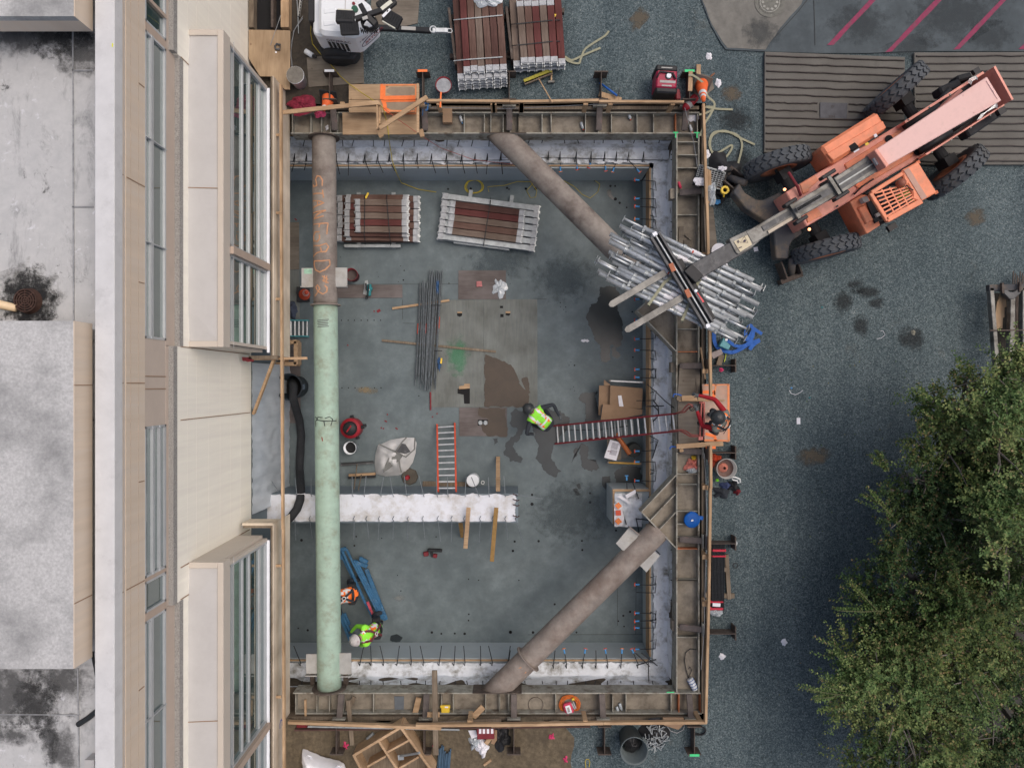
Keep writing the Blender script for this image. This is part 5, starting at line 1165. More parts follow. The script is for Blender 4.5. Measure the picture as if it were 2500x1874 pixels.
# straps round the stacks
def strap(label, pts, m=M_galvd, w=.02):
    item('strap', MB().ribbon(pts, w, .004), m, label, 'strap', 'straps round the plank stacks')
zt1 = .56
for y0, y1, lab in ((155,118,'upper steel strap round the left yard stack'), (470,440,'lower steel strap round the left yard stack')):
    strap(lab, [W('b1',1600,y0,.2), W('b1',1602,y0,zt1-.03), W('b1',1700,y0-10,zt1+.01), W('b1',1980,y1,zt1+.01), W('b1',1982,y1,.2)])
for y0, y1, lab in ((190,155,'upper black strap round the right yard stack'), (355,318,'lower black strap round the right yard stack')):
    strap(lab, [W('c1',140,y0,.2), W('c1',142,y0,.38), W('c1',195,y0-5,.475), W('c1',460,y1+3,.475), W('c1',525,y1,.39), W('c1',527,y1,.2)], M_black)
zz = ZF+.545
for x0, x1, lab in ((918,920,'left black strap round the left pit stack'), (1088,1115,'right black strap round the left pit stack')):
    strap(lab, [W('b2',x0,80,ZF+.3), W('b2',x0,82,ZF+.46), W('b2',x0,130,zz), W('b2',x1-6,388,zz), W('b2',x1,440,ZF+.46), W('b2',x1,470,ZF+.2)], M_black)
zz = ZF+.365
strap('black strap round the middle of the right pit stack', [W('b2',1888,105,ZF+.2), W('b2',1884,150,zz), W('b2',1838,440,zz), W('b2',1832,475,ZF+.2)], M_black)
for r, x, y, z, a, lab in (('b2',930,85,ZF+.48,60,'yellow paper tag on the left pit stack'), ('c1',478,130,.42,70,'yellow paper tag on the right yard stack')):
    item('tag', MB().slab([W(r,x-14,y+22,z), W(r,x+8,y-22,z), W(r,x+22,y-18,z), W(r,x,y+26,z)], .004), M_yel, lab, 'tag', 'yellow tags on the plank stacks')
def crumple(c, rx, ry, h, seed, n=16, rough=.5):
    mb = MB(); k = 28
    vs = [c+V((0,0,h))]
    for j in range(1, 6):
        for i in range(k):
            t = 2*math.pi*i/k; f = j/5; q = 1+rough*nz3((math.cos(t)*1.5, math.sin(t)*1.5, seed))+rough*.4*nz3((math.cos(t)*5, math.sin(t)*5, seed))
            vs.append(c+V((rx*f*q*math.cos(t), ry*f*q*math.sin(t), h*(1-f**2)*(.6+.8*abs(nz3((math.cos(t)*f*5, math.sin(t)*f*5, seed*1.7)))))))
    fs = [(0, 1+i, 1+(i+1) % k) for i in range(k)]
    for j in range(4):
        for i in range(k): fs.append((1+j*k+i, 1+(j+1)*k+i, 1+(j+1)*k+(i+1) % k, 1+j*k+(i+1) % k))
    mb.add(vs, fs); return mb
item('plastic_wrap', crumple(W('b1',1850,5,.56), .26, .16, .10, 4), M_clear, 'crumpled clear plastic wrap lying on the left yard stack', 'plastic wrap')
# ------------------------------------------------------------------ timber guard rails round the pit edge
def board(mb, a, b, w=.04, h=.09): return mb.bar(a, b, w, h)
zr = .38
gr = thing('guard_rail', 'timber guard rail along the north edge from the sprayed platform to the red generator', 'guard rail', W('b1',2000,785,0), 0, 'timber guard rails round the pit')
for a, b in ((W('b1',1395,780,zr), W('b1',2035,785,zr)), (W('b1',2038,788,zr), W('c1',825,778,zr)), (W('c1',828,786,zr), W('c1',1482,790,zr))):
    mb = MB(); board(mb, a, b, .05); mb.build('rail', M_lum, gr)
for r, x in (('b1',1905),('b1',2125),('c1',22),('c1',232),('c1',725),('c1',915),('c1',1395),('b1',1490)):
    a = W(r,x,792,zr-.05); mb = MB(); mb.bar(V((a.x,a.y-.045,zr)), V((a.x,a.y-.045,-.05)), .09, .04, (0,1,0)); mb.build('post', M_lum_y, gr)
gr = thing('guard_rail', 'long timber guard rail along the east edge from the leaning cone to the south corner', 'guard rail', W('c2',1680,600,0), 0, 'timber guard rails round the pit')
for a, b in ((W('c1',1632,805,zr), W('c1',1660,1655,zr)), (W('c2',1660,150,zr+.02), W('c2',1670,545,zr+.02)), (W('c2',1680,1110,zr), W('c2',1690,1630,zr)), (W('c3',1688,590,zr), W('c3',1690,920,zr)), (W('c3',1686,918,zr+.02), W('c3',1676,1655,zr+.02)), (W('c4',1676,240,zr+.02), W('c4',1650,1305,zr+.02))):
    mb = MB(); board(mb, a, b, .05); mb.build('rail', M_lum_y, gr)
for r, y in (('c2',540),('c3',915),('c3',1450),('c4',395),('c2',1440)):
    a = W(r,1672,y,.3); mb = MB(); mb.bar(V((a.x-.03,a.y,.36)), V((a.x-.03,a.y,-.05)), .04, .09, (0,1,0)); mb.bar(V((a.x-.12,a.y,.28)), V((a.x-.02,a.y,.28)), .09, .04); mb.build('post', M_lum, gr)
gr = thing('guard_rail', 'timber guard rail along the south edge above the dirt with a grey conduit beside it', 'guard rail', W('c4',0,1320,0), 0, 'timber guard rails round the pit')
for a, b in ((W('b4',330,1302,zr), W('b4',1508,1348,zr)), (W('b4',1312,1326,zr+.05), W('b4',2211,1318,zr)), (W('c4',0,1325,zr), W('c4',860,1308,zr)), (W('c4',862,1308,zr), W('c4',1655,1302,zr))):
    mb = MB(); board(mb, a, b, .055); mb.build('rail', M_lum, gr)
mb = MB(); mb.cyl(W('b4',478,1338,zr-.06), W('b4',1648,1362,zr-.06), .02, 8); mb.build('conduit', M_galvd, gr)
mb = MB(); board(mb, W('b4',380,1358,zr-.15), W('c4',760,1330,zr-.15), .03, .12); mb.build('toe_board', mat('dark_red_board', (.085,.045,.038), .85, .3, 6), gr)
for r, x in (('c4',1605),('c4',722),('b4',1728)):
    a = W(r,x,1290,zr-.05); mb = MB(); mb.bar(V((a.x,a.y,zr)), V((a.x,a.y,-.05)), .09, .04, (0,1,0)); mb.build('post', M_lum, gr)
gr = thing('guard_rail', 'long thin timber rail fixed in front of the plywood hoardings on the building side', 'guard rail', P(690,935,0), 0, 'timber guard rails round the pit')
for a, b in ((P(686,208,.62), P(687,520,.62)), (P(687,520,.60), P(688,735,.60)), (P(688,728,.63), P(691,1290,.63)), (P(692,1285,.6), P(694,1900,.6))):
    mb = MB(); board(mb, a, b, .045); mb.build('rail', M_lum_y, gr)
for py in (330, 520, 730, 1380, 1700):
    a = P(689, py, .6); mb = MB(); mb.bar(V((XH+.003,a.y,.6)), V((a.x-.02,a.y,.6)), .05, .03); mb.build('spacer', M_lum_y, gr)
# wire ropes along the edge
item('wire_rope', MB().tube([W('b1',1420,830,.1), W('b1',2030,838,.15), W('c1',820,805,.3), W('c1',1480,800,.3)], .006, 6), M_rope, 'thin grey wire rope strung inside the north guard rail', 'wire rope', 'wire ropes along the guard rails')
item('wire_rope', MB().tube([W('c1',1490,830,.2), W('c1',1560,1100,.05), W('c1',1590,1300,.05)], .007, 6), M_rope, 'slack grey wire rope lying across the north-east corner of the walers', 'wire rope', 'wire ropes along the guard rails')
item('wire_rope', MB().tube([W('c3',1640,650,.25), W('c3',1650,800,.2), W('c3',1658,1200,.2), W('c4',1640,600,.2), W('c4',1615,900,.0)], .007, 6), M_rope, 'thin grey wire rope strung inside the southern half of the east guard rail', 'wire rope', 'wire ropes along the guard rails')

# ------------------------------------------------------------------ plywood platforms
pl = thing('access_platform', 'plywood landing on the north waler marked with orange spray paint', 'platform', W('b1',1060,830,0))
mb = MB(); mb.slab(WL('b1', ((795,650),(1318,648),(1318,765),(795,768)), .14), .02); mb.build('sheet', M_ply, pl)
mb = MB(); mb.slab(WL('b1', ((795,768),(1318,765),(1318,866),(795,868)), .118), .02); mb.build('sheet', M_ply, pl)
mb = MB(); mb.slab(WL('b1', ((745,868),(1318,866),(1318,1036),(747,1038)), -.12), .02); mb.build('sheet', M_ply, pl)
def spray(name, r, pts, z, m, par, w):
    mb = MB(); out = []
    for i in range(len(pts)-1):
        for k in range(8): out.append(W(r, *(V((*pts[i],0)).lerp(V((*pts[i+1],0)), k/8)).xy, z))
    out.append(W(r, *pts[-1], z)); mb.ribbon(out, w, .003); return mb.build(name, m, par)
M_osf = mat('orange_overspray', (.85,.27,.10), .8, .12, 6, (.55,.30,.16), .40, 7, edge=.2)
for pts, z, w in ((((1058,650),(1056,768)),.144,.11), (((1060,657),(1312,655)),.146,.03), (((1060,756),(1318,752)),.145,.085), (((1060,775),(1315,772)),.124,.07), (((1055,768),(1070,800),(1075,840),(1110,862)),.123,.08), (((1090,856),(1318,858)),.126,.035), (((1085,876),(1318,874)),-.116,.05), (((1311,650),(1311,765)),.149,.03), (((1311,770),(1311,866)),.128,.03)):
    spray('spray_line', 'b1', pts, z, M_osf if w < .06 else M_orange_fl, pl, w)
M_soft = mat('grey_sprayed_ply', (.30,.235,.17), .85, .15, 5)
mb = MB(); mb.slab(WL('b1', ((1085,690),(1120,672),(1290,672),(1305,690),(1300,722),(1240,742),(1140,738),(1085,715)), .1425), .002); mb.build('bare_patch', M_soft, pl)
mb = MB(); mb.slab(WL('b1', ((1085,800),(1110,785),(1290,785),(1305,800),(1300,835),(1240,848),(1130,845),(1088,830)), .1205), .002); mb.build('bare_patch', M_soft, pl)
for lab, a, b, w, h in (('long sloping guard board from the hoarding corner to the sprayed platform', W('b1',288,868,.55), W('b1',1028,790,.55), .085, .04),
    ('second board doubled under the sloping guard board', W('b1',640,822,.5), W('b1',1040,808,.5), .04, .09),
    ('short upright-framed board on the west side of the sprayed platform', W('b1',1014,792,.5), W('b1',1020,1000,.5), .04, .09),
    ('second short board beside the gate frame of the sprayed platform', W('b1',1036,815,.42), W('b1',1034,960,.42), .04, .09),
    ('timber board on the east side of the sprayed platform', W('b1',1328,650,.5), W('b1',1328,1030,.5), .05, .09),
    ('diagonal timber board laid across the sprayed platform', W('b1',1030,990,.56), W('b1',1400,748,.56), .09, .04)):
    item('guard_board', MB().bar(a, b, w, h), M_lum, lab, 'board', 'loose guard boards of the sprayed platform', .004)
for lab, c, d, rz in (('wood offcut clamped at the east foot of the sprayed platform', W('b1',1357,1030,.1), (.09,.16,.08), .2), ('wood offcut clamped at the west foot of the sprayed platform', W('b1',1035,1030,.1), (.10,.18,.07), .5), ('small wood block under the sloping guard board', W('b1',747,800,.4), (.09,.05,.08), 0), ('small wood block at the top end of the diagonal board', W('b1',1360,805,.42), (.1,.09,.08), .2), ('wood block beside the grey mud pan', W('b1',1500,800,.3), (.06,.2,.05), .1)):
    item('wood_block', MB().box(c, d, rz), M_lum, lab, 'wood block', 'wood blocks along the north edge', .004)
item('clamp', MB().ribbon([W('b1',1385,850,.3), W('b1',1400,850,.3), W('b1',1408,800,.3), W('b1',1380,796,.3), W('b1',1375,812,.3)], .03, .03).tube([W('b1',1363,890,.2), W('b1',1366,845,.3)], .01, 6), M_blue, 'blue screw clamp gripping the east side of the sprayed platform', 'clamp', 'blue screw clamps')
for q, lab in (((1440,196),'blue screw clamp on the north board of the access landing'), ((1415,600),'blue screw clamp on the south board of the access landing')):
    item('clamp', MB().ribbon([W('c3',q[0]-40,q[1]+14,.1), W('c3',q[0]-30,q[1]-2,.1), W('c3',q[0],q[1],.1), W('c3',q[0]+25,q[1]+10,.1)], .025, .03).cyl(W('c3',q[0]-38,q[1]+20,.0), W('c3',q[0]-38,q[1]+20,.2), .012, 6), M_bluet, lab, 'clamp', 'blue screw clamps')
pe = thing('access_platform', 'plywood landing on the east waler at the head of the long ladder', 'platform', W('c3',1600,300,0))
mb = MB(); mb.slab(WL('c2', ((1448,1415),(1608,1415),(1608,1565),(1605,1640),(1436,1640)), -.12), .02); mb.build('sheet', M_ply_w, pe)
mb = MB(); mb.slab(WL('c3', ((1436,205),(1640,205),(1640,560),(1442,585)), -.10), .02); mb.build('sheet', M_ply_w, pe)
mb = MB(); mb.slab(WL('c3', ((1625,118),(1836,116),(1838,560),(1645,562)), .10), .02); mb.build('sheet', mat('landing_ply', (.42,.31,.25), .8, .2, 5, (.62,.32,.20), .36, 2, edge=.2), pe)
for pts, w in ((((1628,180),(1715,178),(1712,235),(1660,240)), .07), (((1826,120),(1830,555)), .045), (((1640,550),(1832,555)), .035), (((1650,500),(1720,520),(1730,555)), .06), (((1730,120),(1720,200)), .03), (((1640,126),(1830,122)), .025)):
    spray('spray_line', 'c3', pts, .104, M_osf if w < .06 else M_orange_fl, pe, w)
for lab, a, b, w, h in (('pale timber plank along the south side of the access landing', W('c3',1425,598,.18), W('c3',1785,575,.18), .10, .04), ('short pale plank along the north side of the access landing', W('c3',1465,228,.12), W('c3',1640,222,.12), .11, .04), ('thin strip lying north of the person on the landing', W('c3',1440,246,.1), W('c3',1800,244,.13), .03, .02), ('leaning strip of wood beside the guard rail north of the access landing', W('c2',1612,1255,.1), W('c2',1648,1500,.2), .03, .03)):
    item('guard_board', MB().bar(a, b, w, h), M_lum, lab, 'board', 'loose boards round the access landing', .004)
item('wood_block', MB().box(W('c3',1690,606,.2), (.2,.05,.04), 0), M_orange_fl, 'orange-sprayed wood block under the south side of the access landing', 'wood block', 'wood blocks by the access landing')
item('wood_block', MB().box(W('c3',1460,620,.05), (.08,.10,.1), .2), M_lum, 'wood block clamped under the south plank of the access landing', 'wood block', 'wood blocks by the access landing')
item('wood_block', MB().lathe([(0,.06),(.05,.06),(.06,0),(0,0)], W('c3',1440,228,.1), n=9), M_lumw, 'rounded wood block at the north clamp of the access landing', 'wood block', 'wood blocks by the access landing')

# ------------------------------------------------------------------ light tower trailer at the top
lt = thing('light_tower', 'white towable light tower with black floodlights folded over its round-nosed body', 'light tower', W('b1',760,150,0))
zt_ = 1.35
body = [(530,-60),(552,-60),(760,-60),(880,0),(960,60),(985,120),(1030,262),(865,398),(850,398),(700,385),(560,370),(532,345)]
mb = MB(); mb.prism([W('b1',x,y,zt_) for x, y in [(555,-70),(760,-70),(860,-10),(945,55),(975,110),(985,165),(940,225),(865,285),(760,275),(600,262),(555,240)]], 1.1, zt_); hood = mb.build('hood', M_white, lt, .07)
mb = MB(); ps_ = [W('b1',x,y,1.0) for x, y in [(532,-90),(760,-90),(880,-10),(965,60),(990,120),(1010,190),(866,325),(760,322),(700,312),(545,294),(530,268)]]
mb.prism(ps_, .52, 1.12); bdy = mb.build('body', M_white, lt, .05)
for x, y in ((650,85),(648,180)):
    mb = MB(); mb.prism([W('b1',px_,py_,zt_+.012) for px_, py_ in ((x-50,y-20),(x+42,y-25),(x+42,y+10),(x-46,y+22))], zt_-.05, zt_+.012); mb.build('hood_rib', M_white, hood, .01)
mb = MB(); mb.ribbon([W('b1',770,-60,zt_+.004), W('b1',765,120,zt_+.004), W('b1',758,320,zt_+.004)], .014, .006); mb.build('panel_seam', M_bayroof, hood)
mb = MB(); mb.lathe([(0,.05),(.06,.05),(.065,0),(0,0)], W('b1',843,77,zt_), n=20); mb.build('fuel_cap', mat('fuel_green', (.02,.10,.06), .4, .1), hood); mb = MB(); mb.lathe([(0,.02),(.03,.02),(.03,0),(0,0)], W('b1',833,30,zt_), n=14); mb.build('plug', M_redd, hood)
# louvres and lettering on the south and south-east sides of the skirt
A1, B1, C1_ = ps_[8], ps_[6], ps_[5]; S0 = V((ps_[9].x, ps_[9].y, 0)); S1 = V((ps_[7].x, ps_[7].y, 0)); sdr = (S1-S0).normalized(); sno = V((sdr.y, -sdr.x, 0)); E0 = V((ps_[6].x, ps_[6].y, 0)); E1 = V((ps_[5].x, ps_[5].y, 0)); edr = (E1-E0).normalized(); eno = V((edr.y, -edr.x, 0)); up3 = V((0,0,1))
mb = MB()
for cxx in range(5):
    for k in range(6): mb.bar(S0+sdr*(.20+.085*cxx)+sno*.012+up3*(.92-.055*k), S0+sdr*(.26+.085*cxx)+sno*.012+up3*(.90-.055*k), .014, .016)
mb.build('louvres', M_dark, bdy)
mb = text_mb('GENERAC', .11, S0+sdr*.20+sno*.014+up3*.97, sdr, up=sno); mb.build('lettering', M_ink, bdy)
mb = text_mb('1-800-', .085, E0+edr*.02+eno*.012+up3*.93, edr, up=eno); mb.build('lettering', M_ink, bdy)
mb = text_mb('BAYCOR', .12, E0+edr*.13+eno*.012+up3*.74, edr, up=eno); mb.build('logo_text', M_red, bdy)
mb = MB(); c = E0+edr*.30+eno*.012+up3*.78; mb.tube([c+edr*(.26*math.cos(t))+up3*(.10*math.sin(t)) for t in np.linspace(0, 6.28, 29)[:-1]], .006, 4, True); mb.build('logo_oval', M_ink, bdy)
mb = MB(); mb.prism([W('b1',x,y,.5) for x, y in ((560,350),(865,360),(865,410),(830,455),(600,445),(568,400))], .22, .5); mb.build('chassis', M_blackr, lt, .03)
for x, y in ((715,425),(715,-120)):
    c = W('b1',x,y,.33); mb = MB(); mb.lathe([(.15,-.1),(.28,-.11),(.33,-.08),(.33,.08),(.28,.11),(.15,.1)], c, (0,1,0), 28); w_ = mb.build('wheel', M_blackr, lt, 0, True); mb = MB(); mb.lathe([(0,-.05),(.15,-.07),(.16,.07),(0,.05)], c, (0,1,0), 18); mb.build('rim', M_galvd, w_)
mb = MB(); mb.box(W('b1',530,40,.9), (.12,.9,.5)); mb.build('side_panel', M_black, lt, .02)
# mast head: floodlights on a crossbar
mb = MB(); mb.bar(W('b1',845,150,1.75), W('b1',1080,70,1.75), .09, .08); hd = mb.build('crossbar', M_black, lt, .008)
mb = MB(); mb.bar(W('b1',885,40,1.75), W('b1',930,120,1.78), .09, .1); mb.bar(W('b1',930,120,1.78), W('b1',1000,190,1.7), .1, .1); mb.build('mast', M_black, lt, .01)
def flood(c, rz, face, tilt=0):
    mb = MB(); m3 = Matrix.Rotation(rz, 3, 'Z') @ Matrix.Rotation(tilt, 3, 'X'); mb.box(c, (.34,.24,.12), rot=m3); k = mb.build('floodlight', M_black, lt, .02)
    mb = MB()
    for i in range(6): mb.box(c+m3 @ V((-.12+.05*i, .02, .066)), (.018,.14,.02), rot=m3)
    mb.build('cooling_fins', M_blackr, k)
    mb = MB(); mb.box(c+m3 @ V((0, face, .0)), (.28,.02,.10), rot=m3); mb.build('lens', M_lampg, k)
flood(W('b1',768,135,1.72), R(-3), .12); flood(W('b1',800,220,1.66), R(3), -.02, .4); flood(W('b1',1085,30,1.72), R(40), -.1, .3); flood(W('b1',1130,150,1.66), R(-30), -.12, .2)
mb = MB(); mb.box(W('b1',1085,40,1.79), (.24,.07,.01), R(38)); mb.build('lamp_glass', M_lampg, lt); mb = MB(); mb.box(W('b1',1085,100,1.74), (.2,.05,.01), R(45)); mb.build('white_bracket', M_seal, lt); mb = MB(); mb.box(W('b1',920,140,1.83), (.10,.06,.02), R(20)); mb.build('white_bracket', M_plate, lt)
mb = MB(); c = W('b1',960,195,1.55)
for i in range(5): mb.tube([c+V((.14*math.cos(t+i)+.03*nz3((t*2,i,0)), .11*math.sin(t+i)+.03*nz3((t*2,i,5)), .03*i)) for t in np.linspace(0, 6.28, 16)[:-1]], .018, 6, True)
for i in range(9): mb.tube([c+V((-.16+.035*i, -.10-.02*(i % 3), .1)), c+V((-.15+.035*i, -.17-.02*(i % 2), .05)), c+V((-.13+.035*i, -.12, .08))], .012, 5)
mb.build('coiled_cable', M_black, lt, 0, True)
mb = MB(); mb.bar(W('b1',1020,215,.5), W('b1',1430,238,.5), .10, .1); dk = mb.build('drawbar', M_blackr, lt, .01); mb = MB(); mb.bar(W('b1',1200,216,.556), W('b1',1310,222,.556), .07, .006); mb.build('drawbar_label', M_plate, dk)
mb = MB(); mb.bar(W('b1',1440,236,.52), W('b1',1560,238,.52), .09, .06); mb.lathe([(.05,.05),(.05,.02),(.075,.02),(.075,.05)], W('b1',1446,234,.52), n=20, closed=True); mb.build('hitch', M_galv, dk, .006)
mb = MB(); mb.tube([W('b1',1555,222,.5), W('b1',1585,225,.5), W('b1',1592,240,.5), W('b1',1585,254,.5), W('b1',1555,252,.5)], .01, 6); mb.build('hitch_ring', M_galv, dk)

# ------------------------------------------------------------------ sheets and odds and ends along the top
item('plywood_cover', MB().slab(WL('b1', ((22,230),(343,236),(340,690),(300,690),(195,590),(110,590),(22,450)), .20), .02), grain_mat('weathered_cover', (.42,.31,.20), (.34,.245,.155), 'y'), 'plywood sheet covering the light well between building and yard', 'plywood sheet')
item('ground_sheet', MB().slab(WL('b1', ((470,445),(905,400),(912,640),(485,672)), .03), .018), M_ply_w, 'dusty plywood sheet on the ground under the light tower', 'plywood sheet', 'plywood sheets under the light tower')
item('ground_sheet', MB().slab(WL('b1', ((970,-90),(1345,-90),(1325,180),(960,260)), .025), .018), M_ply_w, 'brown plywood sheet on the ground behind the light tower drawbar', 'plywood sheet', 'plywood sheets under the light tower')
lw = thing('light_well', 'timber framed dark light well against the building at the top edge', 'light well', W('b1',160,100,-.5))
mb = MB(); mb.prism([(p.x,p.y) for p in WL('b1', ((75,-120),(280,-120),(280,229),(75,229)))], -.05, .012); mb.build('pit_floor', M_dark, lw)
for x, w, m in ((55,.10,M_lumw),(215,.05,M_pile),(300,.10,M_lum_y),(330,.07,M_lum_y)):
    mb = MB(); mb.bar(W('b1',x,-120,.12), W('b1',x,228,.12), w, .2); mb.build('side_board', m, lw)
item('conduit', MB().tube([W('b1',270,120,.35), W('b1',235,220,.32), W('b1',190,350,.26)], .006, 6), M_rope, 'thin loose pole lying across the light well cover', 'pole')
cl = thing('shackle', 'grey steel shackle lying on the light well cover', 'shackle', W('b1',240,360,.21)); mb = MB(); mb.tube([W('b1',268,348,.235), W('b1',240,338,.235), W('b1',224,358,.235), W('b1',232,382,.235), W('b1',262,380,.235)], .02, 8); mb.build('bow', M_steeld, cl, 0, True); mb = MB(); mb.cyl(W('b1',266,340,.235), W('b1',262,388,.235), .014, 8); mb.build('pin', M_pile, cl)
item('paper_scrap', MB().box(W('b1',233,404,.206), (.035,.035,.004), .1), M_paper, 'tiny white paper square on the light well cover', 'paper')
for i, (lab, pts, r, m) in enumerate((('thin grey conduit lying beside the light well', ((395,0),(403,130),(407,260)), .009, M_galvd), ('thin bent wire pair curving round the light well cover', ((440,140),(370,240),(345,420),(355,520),(342,600)), .007, M_rope), ('second bent wire curving round the light well cover', ((440,125),(378,225),(350,330),(350,430),(362,520),(350,580)), .006, M_rope))):
    item('conduit', MB().tube([W('b1',x,y,.06) for x, y in pts], r, 6), m, lab, 'conduit', 'conduits beside the light well')
t = thing('strut_channel', 'slotted grey steel channel standing beside the light well', 'steel channel', W('b1',418,60,.05)); mb = MB(); mb.bar(W('b1',430,-30,.12), W('b1',410,128,.08), .045, .04); mb.build('channel', M_plate, t)
mb = MB()
for k in range(6): mb.box(W('b1',428-3*k,5+22*k,.13-.005*k), (.018,.04,.012), -.1)
mb.build('slots', M_dark, t)
def bucket(label, c, r, h, wall, inside, lid=None, name='bucket', cat='bucket', grp=None):
    t = thing(name, label, cat, c, 0, grp); mb = MB(); mb.lathe([(0,.004),(r*.86,.004),(r,h),(r*1.06,h),(r*1.06,h-.03),(r*1.0,h-.03),(r*.87,0),(0,0)], c, n=28); mb.build('pail', wall, t, 0, True)
    mb = MB(); z = h*.55 if lid is None else h+.004; mb.lathe([(0,z+.004),(r*(.93 if lid is None else 1.04),z),(0,z-.01)], c, n=28); mb.build('contents' if lid is None else 'lid', inside, t); return t
bucket('white bucket with a muddy lid and green rim standing by the light well cover', W('b1',412,635,0)+V((.03,-.01,0)), .17, .38, M_white, mat('muddy_lid', (.17,.16,.14), .9, .3, 8), lid=1, grp='buckets on the site')
t = thing('small_canister', 'small white cylinder canister lying beside the light tower', 'canister', W('b1',488,412,0)); mb = MB(); mb.cyl(W('b1',460,395,.1), W('b1',515,430,.1), .055, 14); mb.build('can', M_white, t, 0, True); mb = MB(); mb.cyl(W('b1',515,430,.1), W('b1',545,440,.1), .03, 10); mb.build('nozzle', M_black, t)
item('red_netting', crumple(W('b1',445,810,.02), .34, .19, .16, 6), mat('red_netting', (.22,.02,.045), .85, .4, 14), 'crumpled red netting heaped below the sloping guard board', 'netting')
item('red_cloth', crumple(W('b1',567,880,-.1), .11, .10, .08, 9), mat('pink_cloth', (.50,.06,.14), .8, .2, 8), 'pink-red rag hanging over the north waler', 'rag')
def cone(label, base, tip, grp='traffic cones', sq=True, bm=None):
    a = (tip-base).normalized(); L_ = (tip-base).length; t = thing('traffic_cone', label, 'traffic cone', base, 0, grp)
    mb = MB(); mb.lathe([(.0,0),(.145,0),(.13,.03),(.035,L_),(0,L_)], base, a, 20); k = mb.build('cone', M_redo if bm is None else bm, t, 0, True)
    for f0, f1 in ((.55,.68),(.76,.84)):
        mb = MB(); r0, r1 = .131-.096*f0, .131-.096*f1; mb.lathe([(r0+.002,L_*f0),(r1+.002,L_*f1),(r1,L_*f1),(r0,L_*f0)], base, a, 20); mb.build('band', M_refl, k)
    mb = MB(); q = a.to_track_quat('Z','Y').to_matrix()
    mb.box(base, (.36,.36,.035), rot=q); mb.build('base', M_blackr if sq else M_mud, t); return t
M_cone = mat('cone_orange', (.75,.13,.03), .6, .1, 6)
cone('orange traffic cone lying by the first soldier pile near the building', W('b1',640,760,.12), W('b1',600,850,.35), bm=M_cone)
cone('tall orange traffic cone with white bands leaning over the hexagonal base at the north-east corner', W('c1',1620,655,.10), W('c1',1635,775,1.0), sq=False, bm=M_cone)
cone('small red-orange cone on a black octagonal base in the pit beside the pipe', W('b2',452,850,ZF+.03), W('b2',470,830,ZF+.5), bm=M_redo)
item('base_plate', MB().prism([(p.x,p.y) for p in WL('c1', ((1540,640),(1605,575),(1690,600),(1712,690),(1650,740),(1560,745)))], 0, .05), M_ply_w, 'flat hexagonal base plate under the leaning orange cone', 'base plate')
t = thing('fire_extinguisher', 'red fire extinguisher lying by the north-east corner post', 'fire extinguisher', W('c1',1545,780,0)); mb = MB(); a, b = W('c1',1580,745,.14), W('c1',1515,810,.14); d = (b-a).normalized(); mb.lathe([(0,0),(.075,.01),(.085,.05),(.085,.30),(.06,.36),(.03,.38),(0,.38)], a, d, 18); mb.build('cylinder', M_red, t, 0, True)
mb = MB(); mb.lathe([(.086,.20),(.087,.20),(.087,.28),(.086,.28)], a, d, 18); mb.build('label_band', M_plate, t); mb = MB(); mb.bar(b, b+d*.08, .05, .05); mb.tube([b, b+V((.08,-.05,0)), b+V((.12,.05,-.02))], .012, 6); mb.build('valve', M_black, t)
# red generator
g = thing('generator', 'red portable generator in a black roll frame by the north guard rail', 'generator', W('c1',1330,660,0))
rzg = R(-3); c = W('c1',1332,640,.36)
mb = MB(); mb.box(c+V((0,-.01,0)), (.42,.38,.46), rzg); gb = mb.build('housing', mat('generator_red', (.33,.012,.05), .4, .1, 5), g, .03)
for o, d in ((.20,(.44,.13,.5)), (-.235,(.44,.12,.44))):
    mb = MB(); mb.box(c+V((.0,o,.0)), d, rzg); mb.build('end_frame', M_black, g, .03)
mb = MB(); 
for zz_ in (.27,): mb.tube([W('c1',1275,600,.63), W('c1',1300,553,.62), W('c1',1400,565,.62), W('c1',1420,610,.63)], .018, 8)
mb.build('handle', M_black, g, 0, True)
mb = MB(); mb.lathe([(0,.03),(.05,.03),(.055,0),(0,0)], c+V((.04,.04,.232)), n=8); mb.build('fuel_cap', M_seal, gb); mb = MB(); mb.lathe([(.056,.012),(.072,.01),(.072,0),(.056,0)], c+V((.04,.04,.232)), n=18); mb.build('cap_ring', M_black, gb)
mb = MB(); mb.box(c+V((.02,-.075,.233)), (.32,.05,.004), rzg); mb.build('info_plate', M_plate, gb); mb = MB(); mb.box(c+V((0,-.155,.233)), (.2,.03,.004), rzg); mb.build('info_plate', M_plate, gb); mb = MB(); mb.box(c+V((-.05,.12,.233)), (.05,.035,.004), rzg); mb.build('sticker', M_paper, gb)
mb = MB(); mb.box(c+V((.15,.03,.233)), (.05,.05,.01), rzg); mb.build('switch', M_black, gb); mb = MB(); mb.box(c+V((.0,.2,.253)), (.22,.02,.004), rzg); mb.build('frame_label', M_plate, g)
item('red_can', MB().box(W('c1',1428,745,.14), (.10,.22,.26), .1), M_redd, 'dark red fuel can standing between generator and corner pile', 'fuel can', bevel=.02)
